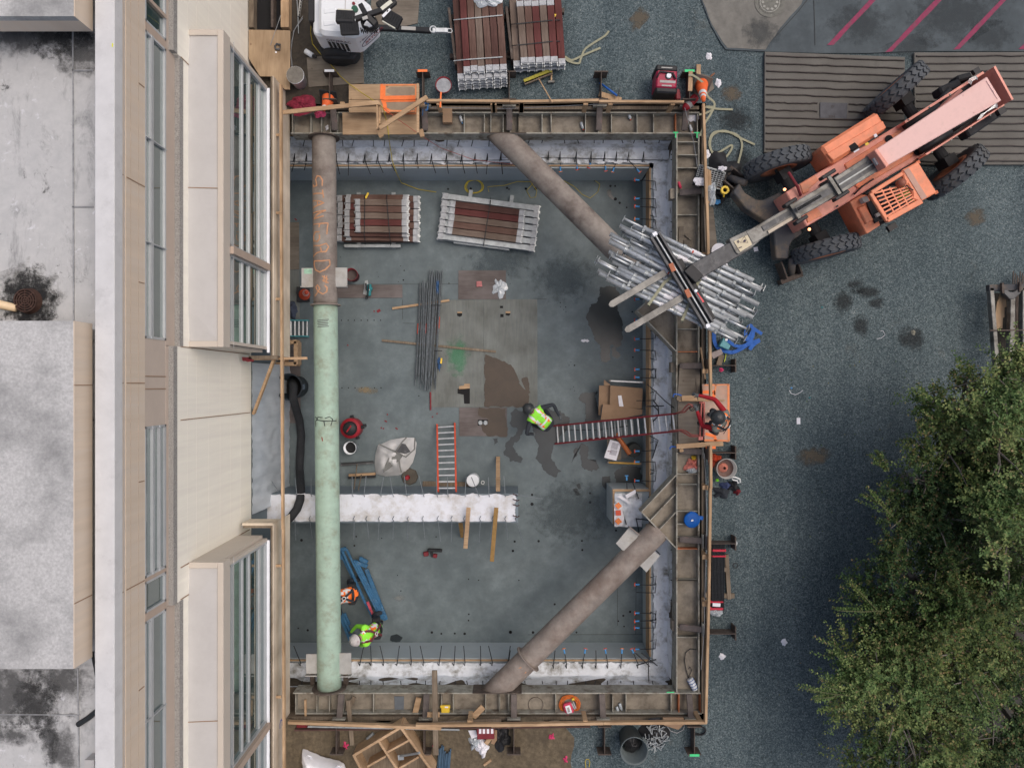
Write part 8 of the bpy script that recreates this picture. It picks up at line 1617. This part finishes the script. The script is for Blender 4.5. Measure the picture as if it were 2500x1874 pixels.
item('orange_tube', MB().cyl(W('c3',958,500,ZF+.63), W('c3',1066,655,ZF+.63), .055, 16), mat('orange_pipe', (.45,.13,.035), .5, .12), 'orange plastic tube lying across the scaffold frame under the long ladder', 'tube', smooth=False); item('drum', MB().lathe([(0,.3),(.05,.3),(.06,.28),(.16,.28),(.18,0),(0,0)], W('c3',1090,620,ZF), n=24), mat('drum_grey', (.06,.065,.06), .8), 'dark round drum in the corner behind the orange tube', 'drum')
item('clear_film', crumple(W('b2',1955,800,ZF+.03), .16, .20, .05, 33, rough=.9), M_clear, 'clear plastic film on the reddish floor sheet', 'plastic film'); item('white_scrap', crumple(W('c2',725,1205,ZF+.01), .09, .04, .03, 34, rough=.9), M_paper, 'white scrap on the pit floor south of the big puddle', 'litter')
# cables
item('extension_cord', MB().tube([W('b1',*p) for p in ((540,85,1.0),(512,105,.9),(500,250,.3),(515,340,.1),(570,410,.06),(640,480,.05),(730,590,.05),(800,650,.2),(900,720,.25),(985,775,.45),(1030,800,.5),(1060,840,.4),(1090,950,-.05),(1102,1040,-.1),(1108,1100,-.9),(1130,1240,-1.05),(1160,1330,-1.3),(1200,1410,-2.15),(1330,1460,-2.17),(1470,1482,-2.18))], .0085, 6), M_yeld, 'yellow extension cord running from the light tower down into the pit', 'cord')
def coil(label, r, c, rx, ry, n, z, rr, m, name='cord_coil', cat='cord'): cc_ = W(r,*c,z); item(name, MB().tube([cc_+V((rx*(1+.12*math.sin(a_*.7))*math.cos(a_), ry*(1+.12*math.cos(a_*.9))*math.sin(a_), .01+.01*math.sin(a_*3))) for a_ in np.linspace(0, 6.28*n, 26*n)], rr, 5), m, label, cat)
coil('yellow cord coiled on the floor under the north wall', 'b1', (1762,1442), .21, .16, 5, ZF+.01, .008, M_yeld); item('extension_cord', MB().tube([W('c1',x,y,ZF+.01) for x, y in ((-20,1480),(-30,1440),(100,1430),(200,1400),(300,1402),(350,1470),(340,1520),(300,1525),(270,1470),(330,1405),(480,1390),(560,1395),(640,1440),(700,1500),(760,1528),(820,1480),(835,1420),(800,1395))], .007, 5), M_yeld, 'yellow cord trailing in loops under the diagonal strut', 'cord'); item('red_cable', MB().tube([W('b1',*p) for p in ((1060,830,.45),(1150,905,.4),(1370,1058,-.05),(1500,1140,-1.0),(1750,1230,-1.05),(1870,1245,-1.1),(2060,1268,-1.1))], .006, 5), mat('red_cable', (.45,.09,.06), .6), 'thin red cable slung from the sprayed platform to the north wall', 'cable')
# blue steel frames carried by the two crews
M_bsteel = mat('blue_steel', (.035,.13,.25), .5, .25, 6, (.12,.20,.27), .36, 8, edge=.1)
def ZP_(x, y, z): return P(800+x*.15679, 1330+y*.15682, z)
bf = thing('shoring_frame', 'blue steel shoring frame lying aslant beside the green pipe', 'steel frame', ZP_(500,600,ZF), 0, 'blue shoring frames in the pit')  # a shoring frame lying on the pit floor
for a, b, w, z in (((180,90),(700,1120),.05,.30), ((230,90),(590,910),.05,.38), ((290,60),(760,1000),.05,.28), ((400,240),(800,1060),.10,.24), ((440,250),(860,1100),.09,.22), ((600,370),(910,1160),.09,.18)):
    mb = MB(); mb.bar(ZP_(*a,ZF+z), ZP_(*b,ZF+z), w, .06); mb.build('bar', M_bsteel, bf, .006)
for a, b, z in (((170,90),(290,50),.32), ((190,200),(250,170),.3), ((400,250),(620,330),.2), ((500,200),(620,270),.2), ((800,1090),(910,1150),.2)):
    mb = MB(); mb.bar(ZP_(*a,ZF+z), ZP_(*b,ZF+z), .09, .07); mb.build('end_bar', M_bsteel, bf, .006)
mb = MB(); mb.slab([ZP_(x,y,ZF+.2) for x, y in ((490,180),(610,260),(590,310),(510,260))], .06); mb.build('end_plate', M_bsteel, bf)
mb = MB(); mb.bar(ZP_(620,880,ZF+.42), ZP_(670,1000,ZF+.42), .05, .05); mb.bar(ZP_(672,1004,ZF+.42), ZP_(720,1110,ZF+.42), .045, .045); mb.build('red_bar', mat('red_bar', (.45,.07,.10), .5, .2), bf)
bf = thing('shoring_frame', 'blue steel shoring frame half hidden under the green pipe at the kneeling crew', 'steel frame', ZP_(280,1200,ZF), 0, 'blue shoring frames in the pit')
for a, b, w, z in (((120,920),(370,1520),.07,.62), ((190,1000),(410,1480),.05,.66), ((250,1060),(330,1240),.09,.55)):
    mb = MB(); mb.bar(ZP_(*a,ZF+z), ZP_(*b,ZF+z), w, .06); mb.build('bar', M_bsteel, bf, .006)
mb = MB(); mb.bar(ZP_(360,1500,ZF+.62), ZP_(480,1460,ZF+.62), .08, .06); mb.build('end_bar', M_bsteel, bf, .006)
# ------------------------------------------------------------------ people
def person(label, pelvis, yaw, lean, hands, mats, ground, head_fwd=.25, elbow=None, knee=.06, feet=None, vest=None, hat=None, harness=None, straps=None, belt=True):
    """mats: shirt, sleeve, trousers, glove; hands: two world points (left, right)"""
    f = V((math.cos(yaw), math.sin(yaw), 0)); l = V((-f.y, f.x, 0)); up_ = V((0,0,1)); sd = (up_*math.cos(lean)+f*math.sin(lean)).normalized()
    t = thing('person', label, 'person', (pelvis.x, pelvis.y, ground)); pv = []; ed = []; rad = []; kind = []
    def vtx(p, r): pv.append(V(p)); rad.append(r); return len(pv)-1
    def edge(a, b, k): ed.append((a, b)); kind.append(k)
    p0 = vtx(pelvis, (.155,.125)); p1 = vtx(pelvis+sd*.16, (.145,.115)); p2 = vtx(pelvis+sd*.32, (.165,.13)); p3 = vtx(pelvis+sd*.45, (.14,.11))
    edge(p0, p1, 'torso'); edge(p1, p2, 'torso'); edge(p2, p3, 'torso')
    hd = (sd*.6+up_*.4+f*head_fwd).normalized(); nk = vtx(pv[p3]+hd*.10, (.055,.055)); j = vtx(pv[nk]+hd*.06+f*.015, (.068,.07)); h1 = vtx(pv[nk]+hd*.15+f*.02, (.082,.092)); h2 = vtx(pv[nk]+hd*.23+f*.01, (.066,.075))
    edge(p3, nk, 'head'); edge(nk, j, 'head'); edge(j, h1, 'head'); edge(h1, h2, 'head')
    face = (f - hd*f.dot(hd)).normalized(); ns = vtx(pv[h1]+face*.105-hd*.03, (.014,.014)); edge(h1, ns, 'head')
    for s, hand in zip((1, -1), hands):
        sh = pv[p3]+l*.185*s-sd*.02; a = vtx(sh, (.068,.068)); edge(p3, a, 'torso')
        if hand is None: hand = pelvis+l*.27*s+f*.12-up_*.02
        d = hand-sh; L_ = d.length; mx = .60
        if L_ > mx: hand = sh+d*(mx/L_); d = hand-sh; L_ = mx
        hint = (elbow[0 if s > 0 else 1] if elbow else (l*s*.5-up_*.6-f*.2)); hint = (hint-d.normalized()*hint.dot(d.normalized())).normalized(); off = math.sqrt(max(.0004, .31**2-(L_/2)**2))
        el = vtx(sh+d/2+hint*off, (.048,.048)); mid = vtx((sh+d/2+hint*off)*.5+sh*.5, (.056,.056)); edge(a, mid, 'arm'); edge(mid, el, 'arm'); wr_ = vtx(hand, (.031,.034)); fa = vtx(pv[el]*.55+hand*.45, (.043,.043)); edge(el, fa, 'arm'); edge(fa, wr_, 'arm')
        hdv = (hand-pv[el]).normalized(); side = hdv.cross(up_); side = side.normalized() if side.length > .1 else l.copy(); dn_ = hdv.cross(side).normalized(); dn_ = dn_ if dn_.z < 0 else -dn_
        pm = vtx(hand+hdv*.045, (.026,.038)); pk = vtx(hand+hdv*.085, (.020,.040)); edge(wr_, pm, 'hand'); edge(pm, pk, 'hand')
        for q, (o, ln) in enumerate(((-.030,.062),(-.010,.072),(.010,.068),(.029,.052))):
            k0 = vtx(pv[pk]+side*o+hdv*.012, (.010,.010)); k1 = vtx(pv[k0]+hdv*ln*.5+dn_*.012, (.0095,.0095)); k2 = vtx(pv[k1]+hdv*ln*.25+dn_*ln*.45, (.0085,.0085)); edge(pk, k0, 'hand'); edge(k0, k1, 'hand'); edge(k1, k2, 'hand')
        th0 = vtx(pv[pm]+side*(.042*s)+hdv*.012, (.012,.012)); th1 = vtx(pv[th0]+side*(.015*s)+hdv*.035+dn_*.015, (.0095,.0095)); edge(pm, th0, 'hand'); edge(th0, th1, 'hand')
    for i, s in enumerate((1, -1)):
        hp = vtx(pelvis+l*.095*s-sd*.07, (.10,.095)); edge(p0, hp, 'leg')
        an = V((pelvis.x, pelvis.y, ground+.09))+l*.13*s+f*(.03 if s > 0 else -.05)
        if feet: an = V(feet[i]); an.z = ground+.09
        d = an-pv[hp]; off = math.sqrt(max(.0, .43**2-min(.43, d.length/2)**2)); kn = vtx(pv[hp]+d*.5+(f*.9+l*s*.35).normalized()*max(knee, off), (.066,.066)); edge(hp, kn, 'leg'); ak = vtx(an, (.045,.05)); cf = vtx(pv[kn]*.6+an*.4, (.055,.055)); edge(kn, cf, 'leg'); edge(cf, ak, 'leg')
        toe = vtx(an+f*.15-up_*.045, (.034,.045)); edge(ak, toe, 'boot')
    me = bpy.data.meshes.new('p'); me.from_pydata([tuple(v) for v in pv], ed, []); o = bpy.data.objects.new('p', me); C.objects.link(o)
    o.modifiers.new('s', 'SKIN'); ss = o.modifiers.new('u', 'SUBSURF'); ss.levels = 2; ss.render_levels = 2
    sk_ = me.skin_vertices[0].data
    for i, r in enumerate(rad): sk_[i].radius = r; sk_[i].use_root = (i == 0)
    dg = bpy.context.evaluated_depsgraph_get(); m2 = bpy.data.meshes.new_from_object(o.evaluated_get(dg)); vs = [v.co.copy() for v in m2.vertices]; fs = [tuple(p.vertices) for p in m2.polygons]; bpy.data.objects.remove(o)
    def near(c):
        best = (9, 'torso', 0)
        for (a, b), k in zip(ed, kind):
            A_, B_ = pv[a], pv[b]; d = B_-A_; u = max(0, min(1, (c-A_).dot(d)/max(1e-6, d.length_squared))); dist = (c-A_-d*u).length-(rad[a][0]*(1-u)+rad[b][0]*u)
            if dist < best[0]: best = (dist, k, u)
        return best[1]
    ms = [mats[0], mats[1], mats[2], mats[3], M_skin, M_black]; im = {'torso':0,'arm':1,'leg':2,'hand':3,'head':4,'boot':5}
    cs = [sum((vs[i] for i in q), V())/len(q) for q in fs]; kd = [near(c) for c in cs]
    mb = MB(); mb.add(vs, fs); mb.mi = [im[k] for k in kd]; body = mb.build('body', ms, t, 0, True)
    nrm_ = [V(p.normal) for p in body.data.polygons]
    if vest:
        ids = [i for i, k in enumerate(kd) if k == 'torso' and (cs[i]-pelvis).dot(sd) > .02]; mp_ = {}; v2 = []; f2 = []; mi = []; vn = {}
        for i in ids:
            for q in fs[i]: vn.setdefault(q, V()); vn[q] += nrm_[i]
        for q, n in vn.items(): mp_[q] = len(v2); v2.append(vs[q]+n.normalized()*.016)
        for i in ids:
            f2.append(tuple(mp_[q] for q in fs[i])); la = abs((cs[i]-pelvis).dot(l)); hh = (cs[i]-pelvis).dot(sd); mi.append(1 if (.085 < la < .125 or .12 < hh < .17) else 2 if (.068 < la < .15 and hh > .1 and vest != M_lime or .074 < la < .136 and hh > .1) else 0)
        mb = MB(); mb.add(v2, f2); mb.mi = mi; vo = mb.build('safety_vest', [vest, M_refl, M_hvo if vest != M_hvo else M_hvo], t, 0, True); sm = vo.modifiers.new('solid', 'SOLIDIFY'); sm.thickness = .008
    hc = pv[h1]+hd*.035
    if hat:
        mb = MB(); mb.lathe([(.0,.115),(.05,.108),(.09,.085),(.115,.045),(.122,.0),(.140,-.006),(.140,-.014),(.112,-.012),(0,-.01)], hc, hd, 24); ho = mb.build('hard_hat', hat, t, 0, True); mb = MB(); q = hc+face*.13-hd*.008; sdv = face.cross(hd).normalized(); mb.slab([q-sdv*.09-face*.03, q-sdv*.06+face*.035, q+sdv*.06+face*.035, q+sdv*.09-face*.03], .008); mb.build('peak', hat, ho); mb = MB(); mb.ribbon([hc-face*.10+hd*.075, hc+hd*.119, hc+face*.10+hd*.075], .025, .008, sdv.cross(face)); mb.build('ridge', hat, ho)
    mb = MB()
    for s in (-1, 1): mb.lathe([(0,.012),(.009,.008),(.012,0),(0,0)], pv[h1]+face*.088+face.cross(hd).normalized()*.032*s-hd*.0, face, 8)
    mb.build('eyes', M_ink, t)
    mb = MB(); sdv = face.cross(hd).normalized(); mb.bar(pv[j]+face*.072-sdv*.022+hd*.008, pv[j]+face*.072+sdv*.022+hd*.008, .008, .01); mb.build('mouth', mat('lips', (.30,.13,.10), .6), t)
    mb = MB()
    for s in (-1, 1): mb.box(pv[h1]+sdv*.088*s-hd*.02, (.02,.03,.05), yaw)
    mb.build('ears', M_skin, t)
    mb = MB(); mb.lathe([(0,.06),(.07,.05),(.092,.0),(.088,-.06),(.05,-.08),(0,-.08)], pv[h1]-face*.022+hd*.02, hd, 14); mb.build('hair', M_hair, t, 0, True)
    if belt:
        mb = MB(); mb.lathe([(.165,-.03),(.175,-.03),(.175,.03),(.165,.03)], pelvis+sd*.03, sd, 22, True); bl = mb.build('tool_belt', M_black, t)
        for s in (-1, 1): mb = MB(); mb.box(pelvis+l*.20*s-up_*.06, (.16,.09,.2), yaw); mb.build('pouch', M_black, bl, .02)
    if harness:
        mb = MB(); b = -f*math.cos(lean)+up_*math.sin(lean)
        for s in (-1, 1): mb.ribbon([pelvis+l*.13*s+b*.165+sd*.04, pelvis+b*.19+sd*.26, pelvis-l*.11*s+b*.165+sd*.43, pelvis-l*.12*s+sd*.55, pelvis-l*.11*s-b*.16+sd*.38], .05, .012, b)
        hr = mb.build('harness', harness, t); c = pelvis+b*.205+sd*.27; u_ = sd; mb = MB(); mb.tube([c+l*.035*math.cos(a)+u_*.045*math.sin(a) for a in np.linspace(0, 6.28, 13)[:-1]], .008, 6, True); mb.build('ring', M_refl, hr)
    return t
# on the landing at the ladder head, facing west
g_ = .105
hp = W('c3',1765,420,1.05)
person('person in a red long-sleeved shirt, black hard hat and reflective vest standing on the landing', V((hp.x, hp.y, 1.02)), R(148), .34, (W('c3',1585,325,1.15), W('c3',1600,205,1.2)), (M_rsleeve, M_rsleeve, M_navy, M_glove), g_, .2, (V((.2,-1,-.2)), V((.3,1,.1))), vest=mat('grey_lime_vest', (.16,.17,.15), .8, .2), hat=mat('black_hat', (.035,.04,.042), .4, .1), harness=M_black)
# by the foot of the long ladder, bending over the floor
hp = W('c3',425,425,-1.35)
person('person in a lime vest and black helmet bending over the floor at the ladder foot', V((hp.x, hp.y, ZF+.80)), R(140), .95, (W('c3',315,500,ZF+.75), W('c3',520,360,ZF+.9)), (M_navy, M_navy, M_navy, M_glove), ZF, .15, (V((-.3,-.8,.1)), V((.5,.8,.1))), vest=M_lime, hat=mat('black_hat', (.035,.04,.042)), belt=False)
# crew with the blue frames
hp = W('b4',1010,580,-1.3)
hw = mat('sticker_hat', (.50,.48,.47), .45, .05, 6, (.22,.10,.13), .38, 16, edge=.05)
person('person in a lime shirt, maroon vest and stickered white hard hat lifting the blue frame', V((hp.x, hp.y, ZF+.93)), R(186), .45, (W('b4',845,650,ZF+.85), W('b4',800,610,ZF+.85)), (M_lime, M_lime, M_navy, M_glove), ZF, .25, (V((.2,-1,0)), V((.1,1,.2))), vest=M_lime, hat=hw, harness=M_maroon)
hp = W('b4',828,302,-1.5)
person('person in an orange vest with a black harness stooping half under the green pipe', V((hp.x, hp.y, ZF+.86)), R(182), .95, (W('b4',720,400,ZF+.7), W('b4',720,200,ZF+.7)), (M_hvo, M_navy, M_navy, M_glove), ZF, .0, None, vest=M_hvo, hat=hw, harness=M_navy)
# operator in the cab, seen through the bars
hp = Z8(1610,440,1.05)
person('machine operator in a lime vest seated under the bars of the telehandler cab', V((hp.x, hp.y, 1.10)), HA, .05, (Z8(1480,480,1.4), Z8(1450,420,1.4)), (M_navy, M_navy, M_navy, M_glove), .95, .1, None, feet=[Z8(1450,520,.95), Z8(1420,460,.95)], vest=M_lime, hat=None, belt=False)
t = None
# ------------------------------------------------------------------ shrubs and small trees along the right edge
def leaf_mat(name, cols):
    m = bpy.data.materials.new(name); m.use_nodes = True; t = m.node_tree; n = t.nodes; L = t.links; b = n['Principled BSDF']; b.inputs['Roughness'].default_value = .6; b.inputs['Specular IOR Level'].default_value = .25
    g = n.new('ShaderNodeNewGeometry'); r = n.new('ShaderNodeValToRGB'); L.new(g.outputs['Random Per Island'], r.inputs[0]); e = r.color_ramp
    while len(e.elements) < len(cols): e.elements.new(.5)
    for i, (p, c) in enumerate(cols): e.elements[i].position = p; e.elements[i].color = (*c, 1)
    tc = n.new('ShaderNodeTexCoord'); z = n.new('ShaderNodeTexNoise'); z.inputs['Scale'].default_value = 1.4; z.inputs['Detail'].default_value = 3; L.new(tc.outputs['Object'], z.inputs['Vector'])
    r2 = n.new('ShaderNodeValToRGB'); L.new(z.outputs['Fac'], r2.inputs[0]); r2.color_ramp.elements[0].position = .35; r2.color_ramp.elements[0].color = (.7,.85,.7,1); r2.color_ramp.elements[1].position = .68; r2.color_ramp.elements[1].color = (1.25,1.1,.95,1)
    x = n.new('ShaderNodeMix'); x.data_type = 'RGBA'; x.blend_type = 'MULTIPLY'; x.inputs[0].default_value = 1; L.new(r.outputs[0], x.inputs[6]); L.new(r2.outputs[0], x.inputs[7]); L.new(x.outputs[2], b.inputs['Base Color'])
    b.inputs['Subsurface Weight'].default_value = 0
    return m
LEAF = [leaf_mat('leaves_olive', ((.0,(0.039,0.070,0.026)),(.45,(0.077,0.124,0.039)),(.8,(0.126,0.169,0.054)),(.94,(0.149,0.129,0.058)),(1,(0.251,0.194,0.117)))),
        leaf_mat('leaves_dark', ((.0,(0.020,0.047,0.021)),(.5,(0.045,0.088,0.031)),(.85,(0.063,0.097,0.033)),(.96,(0.102,0.084,0.039)),(1,(0.183,0.129,0.084)))),
        leaf_mat('leaves_bright', ((.0,(0.069,0.114,0.044)),(.5,(0.131,0.194,0.071)),(.85,(0.206,0.259,0.104)),(.96,(0.206,0.194,0.091)),(1,(0.274,0.220,0.130))))]
rng = np.random.default_rng(3)
def leaves(parent, tips, mi, name, llen, lwid):
    """tips: list of (origin, direction, length, n)"""
    vs = []; fs = []; 
    for o, d, ln, n in tips:
        d = d/np.linalg.norm(d); ref = np.array((0,0,1.)) if abs(d[2]) < .9 else np.array((1.,0,0)); u = np.cross(d, ref); u /= np.linalg.norm(u); w = np.cross(d, u)
        for k in range(n):
            s = ln*(k+.5)/n; a = k*2.4+rng.random()*1.2; sp = .8+.4*rng.random(); bend = np.array((0,0,-.25*(k/n)**2*ln))
            base = o+d*s+bend; ld = d*.55+(u*math.cos(a)+w*math.sin(a))*sp; ld[2] *= .6; ld /= np.linalg.norm(ld)+1e-6; L_ = llen*(.7+.6*rng.random())*(1-.35*k/n)
            sx_ = np.cross(ld, (0,0,1.)); sx_ /= np.linalg.norm(sx_)+1e-6; nn_ = np.cross(sx_, ld); roll = rng.normal()*.5; sx_ = sx_*math.cos(roll)+nn_*math.sin(roll); W_ = lwid*(.7+.6*rng.random())
            i = len(vs); vs += [base, base+ld*L_*.5+sx_*W_/2, base+ld*L_, base+ld*L_*.5-sx_*W_/2]; fs.append((i, i+1, i+2, i+3))
    me = bpy.data.meshes.new(name); inv = np.array(WM[parent.name].translation); A_ = np.array(vs)-inv; me.from_pydata(A_.tolist(), [], fs); me.materials.append(LEAF[mi]); o = bpy.data.objects.new(name, me); C.objects.link(o); o.parent = parent; WM[o.name] = WM[parent.name]; return o
def tree(label, px, py, zc_, rpx, rz_, mi, n, llen=.066, lwid=.034, spiky=.5, base=None):
    n = int(n*1.35); zc_ *= .74; rz_ *= .9
    c = P(px, py, zc_); r = rpx*(H-zc_)/F; b = base or V((c.x+r*.45, c.y, 0)); t = thing('shrub_tree', label, 'tree', b, 0, 'shrubby trees along the right edge')
    limbs = []; mb = MB(); fk = V((b.x, b.y, zc_*.35)); mb.tube([b, b.lerp(fk,.5)+V((.04,.03,0)), fk], [.11,.09,.075], 8)
    nl = 9; ends = []
    for i in range(nl):
        a = 2*math.pi*i/nl+rng.random()*.5; rr = r*(.45+.4*rng.random()); e = V((c.x+math.cos(a)*rr, c.y+math.sin(a)*rr, zc_+rz_*(.1+.75*rng.random()))); m_ = fk.lerp(e,.5)+V((rng.normal()*.12, rng.normal()*.12, .15)); mb.tube([fk, m_, e], [.055,.035,.012], 6); ends.append((m_, e))
        for q in range(4):
            f = .3+.6*rng.random(); p = (m_.lerp(e,f)); a2 = a+rng.normal()*.9; l2 = r*(.25+.35*rng.random()); e2 = p+V((math.cos(a2)*l2, math.sin(a2)*l2, .2+.35*rng.random())); mb.tube([p, p.lerp(e2,.5)+V((0,0,.06)), e2], [.02,.012,.006], 5); ends.append((p, e2))
    mb.build('trunk', M_bark, t)
    tips = []; 
    # clumps: each clump a cluster of shoots, leaving gaps between them
    nc = 26; cl = []
    for i in range(nc):
        while True:
            v = rng.normal(size=3); v /= np.linalg.norm(v)
            if v[2] > -.35: break
        q = .5+.5*rng.random(); k = 1+.25*nz3((v[0]*1.7+px*.01, v[1]*1.7, py*.01)); cl.append((np.array((c.x+v[0]*r*q*k, c.y+v[1]*r*q*k, zc_+v[2]*rz_*q)), r*(.15+.17*rng.random())))
    for m_, e in ends[::2]: cl.append((np.array(e), r*.13))
    wgt = np.array([k[1]**1.7 for k in cl]); wgt /= wgt.sum(); cen = np.array((c.x, c.y, zc_-.4*rz_))
    pick = rng.choice(len(cl), n, p=wgt)
    for i in range(n):
        k, cr_ = cl[pick[i]]; v = rng.normal(size=3); v /= np.linalg.norm(v); v[2] = abs(v[2])*.9-.25; p = k+v*cr_*rng.random()**.4*np.array((1,1,.75)); g = p-cen; g /= np.linalg.norm(g)+1e-6; d = v*.9+g*.6+rng.normal(size=3)*.25; d[2] += .15; long_ = rng.random() < .09*spiky; ln = (.40+.38*rng.random()) if long_ else (.13+.15*rng.random()); tips.append((p, d, ln, 24 if long_ else 10))
    mb = MB()
    for i in range(7):
        k, cr_ = cl[rng.integers(nc)]; a = V(k)+V((0,0,cr_*.55)); d = V(rng.normal(size=3)); d.z = abs(d.z)*.3; d.normalize(); mb = MB(); mb.tube([a-d*.16-V((0,0,.12)), a-V((0,0,.04)), a+d*.13], [.007,.005,.003], 5); mb.build('twig', mat('pale_twig', (.30,.28,.25), .9, .2, 8), t)
    leaves(t, tips, mi, 'crown', llen, lwid); return t
tree('olive shrubby tree at the north end, just below the steel frame', 2345, 1040, 2.6, 150, 1.1, 0, 1250)
tree('dark green shrubby tree halfway down the row leaning over the gravel', 2255, 1190, 2.0, 125, .9, 1, 1150)
tree('bright yellow-green tall tree at the upper right border', 2490, 1040, 3.6, 165, 1.3, 2, 1300, spiky=1)
tree('bright feathery tall tree at the right border behind the dark gap', 2495, 1290, 3.6, 150, 1.2, 2, 1100, spiky=1.4)
tree('low dark shrub in the hollow between the two bright trees', 2360, 1290, 1.5, 130, .7, 1, 900)
tree('mottled green shrub reaching towards the gravel', 2245, 1450, 2.2, 150, .95, 1, 1300)
tree('olive green tree south of the mottled shrub with long pale shoots', 2330, 1530, 2.9, 150, 1.0, 0, 1250, spiky=1.6)
tree('pale feathery shrub with the longest shoots reaching left over the gravel', 2190, 1680, 2.5, 145, .95, 2, 1200, spiky=2.2)
tree('olive shrub at the bottom edge beside the gravel', 2225, 1840, 2.4, 140, .9, 0, 1100, spiky=1.2)
tree('dark dense shrub in the bottom right corner', 2420, 1740, 1.9, 170, .9, 1, 1500)
tree('dark shrub at the right border above the bottom corner', 2480, 1530, 2.2, 120, .9, 1, 800)
# long single shoots that stick out over the gravel
lo = thing('overhanging_branch', 'long pale leafy branch sticking out furthest over the gravel', 'branch', P(2100,1690,2.2)); tips = []; mb = MB()
for a, b in (((2110,1700,2.4),(1965,1682,2.5)), ((2080,1690,2.4),(2010,1672,2.5)), ((2060,1690,2.4),(1990,1705,2.45)), ((2130,1690,2.4),(2055,1660,2.6))):
    A_, B_ = P(*a), P(*b); mb.tube([A_, A_.lerp(B_,.5)+V((0,0,.06)), B_], [.012,.009,.004], 5); tips += [(np.array(A_.lerp(B_, q)), np.array(B_-A_)+rng.normal(size=3)*.12, (B_-A_).length*(1-q), 42) for q in (0,0,.15,.3,.5)]
mb.build('stem', mat('green_stem', (.10,.11,.05), .8), lo); leaves(lo, tips, 2, 'leaves', .062, .03)
lo = thing('overhanging_branch', 'leafy branch sticking out over the gravel above the mottled shrub', 'branch', P(2140,1490,2.0)); tips = []; mb = MB()
for a, b in (((2160,1490,2.2),(2045,1490,2.4)), ((2150,1500,2.2),(2080,1425,2.2)), ((2180,1260,2.2),(2110,1200,2.2)), ((2170,1150,2.2),(2140,1100,2.2))):
    A_, B_ = P(*a), P(*b); mb.tube([A_, A_.lerp(B_,.5)+V((0,0,.06)), B_], [.012,.009,.004], 5); tips += [(np.array(A_.lerp(B_, q)), np.array(B_-A_)+rng.normal(size=3)*.12, (B_-A_).length*(1-q), 42) for q in (0,0,.15,.3,.5)]
mb.build('stem', mat('green_stem', (.10,.11,.05), .8), lo); leaves(lo, tips, 0, 'leaves', .062, .03)
# leaf litter under the shrubs
mb = MB(); mb.sheet(wavy([P(x, y, .012) for x, y in ((2330,1010),(2400,960),(2700,950),(2700,2000),(2200,2000),(2220,1800),(2230,1650),(2250,1450),(2290,1300),(2280,1150))], .06, .25)); struct('leaf_litter', mb, mat('leaf_litter', (.05,.05,.045), .95, .5, 12, (.09,.07,.05), .4, 5, edge=.1))
random.seed(9); mb = MB()
for i in range(260):
    x = random.uniform(1850,2240); y = random.uniform(880,1870)
    if random.random() > ((x-1800)/440)**1.6: continue
    c = P(x, y, .012); a = random.uniform(0,6); d = V((math.cos(a)*.022, math.sin(a)*.022, .004)); s = V((-math.sin(a)*.011, math.cos(a)*.011, 0)); mb.add([c-d, c+s, c+d, c-s], [(0,1,2,3)])
tag(mb.build('fallen_leaves', LEAF[0], None, 0, False, False), kind='stuff')
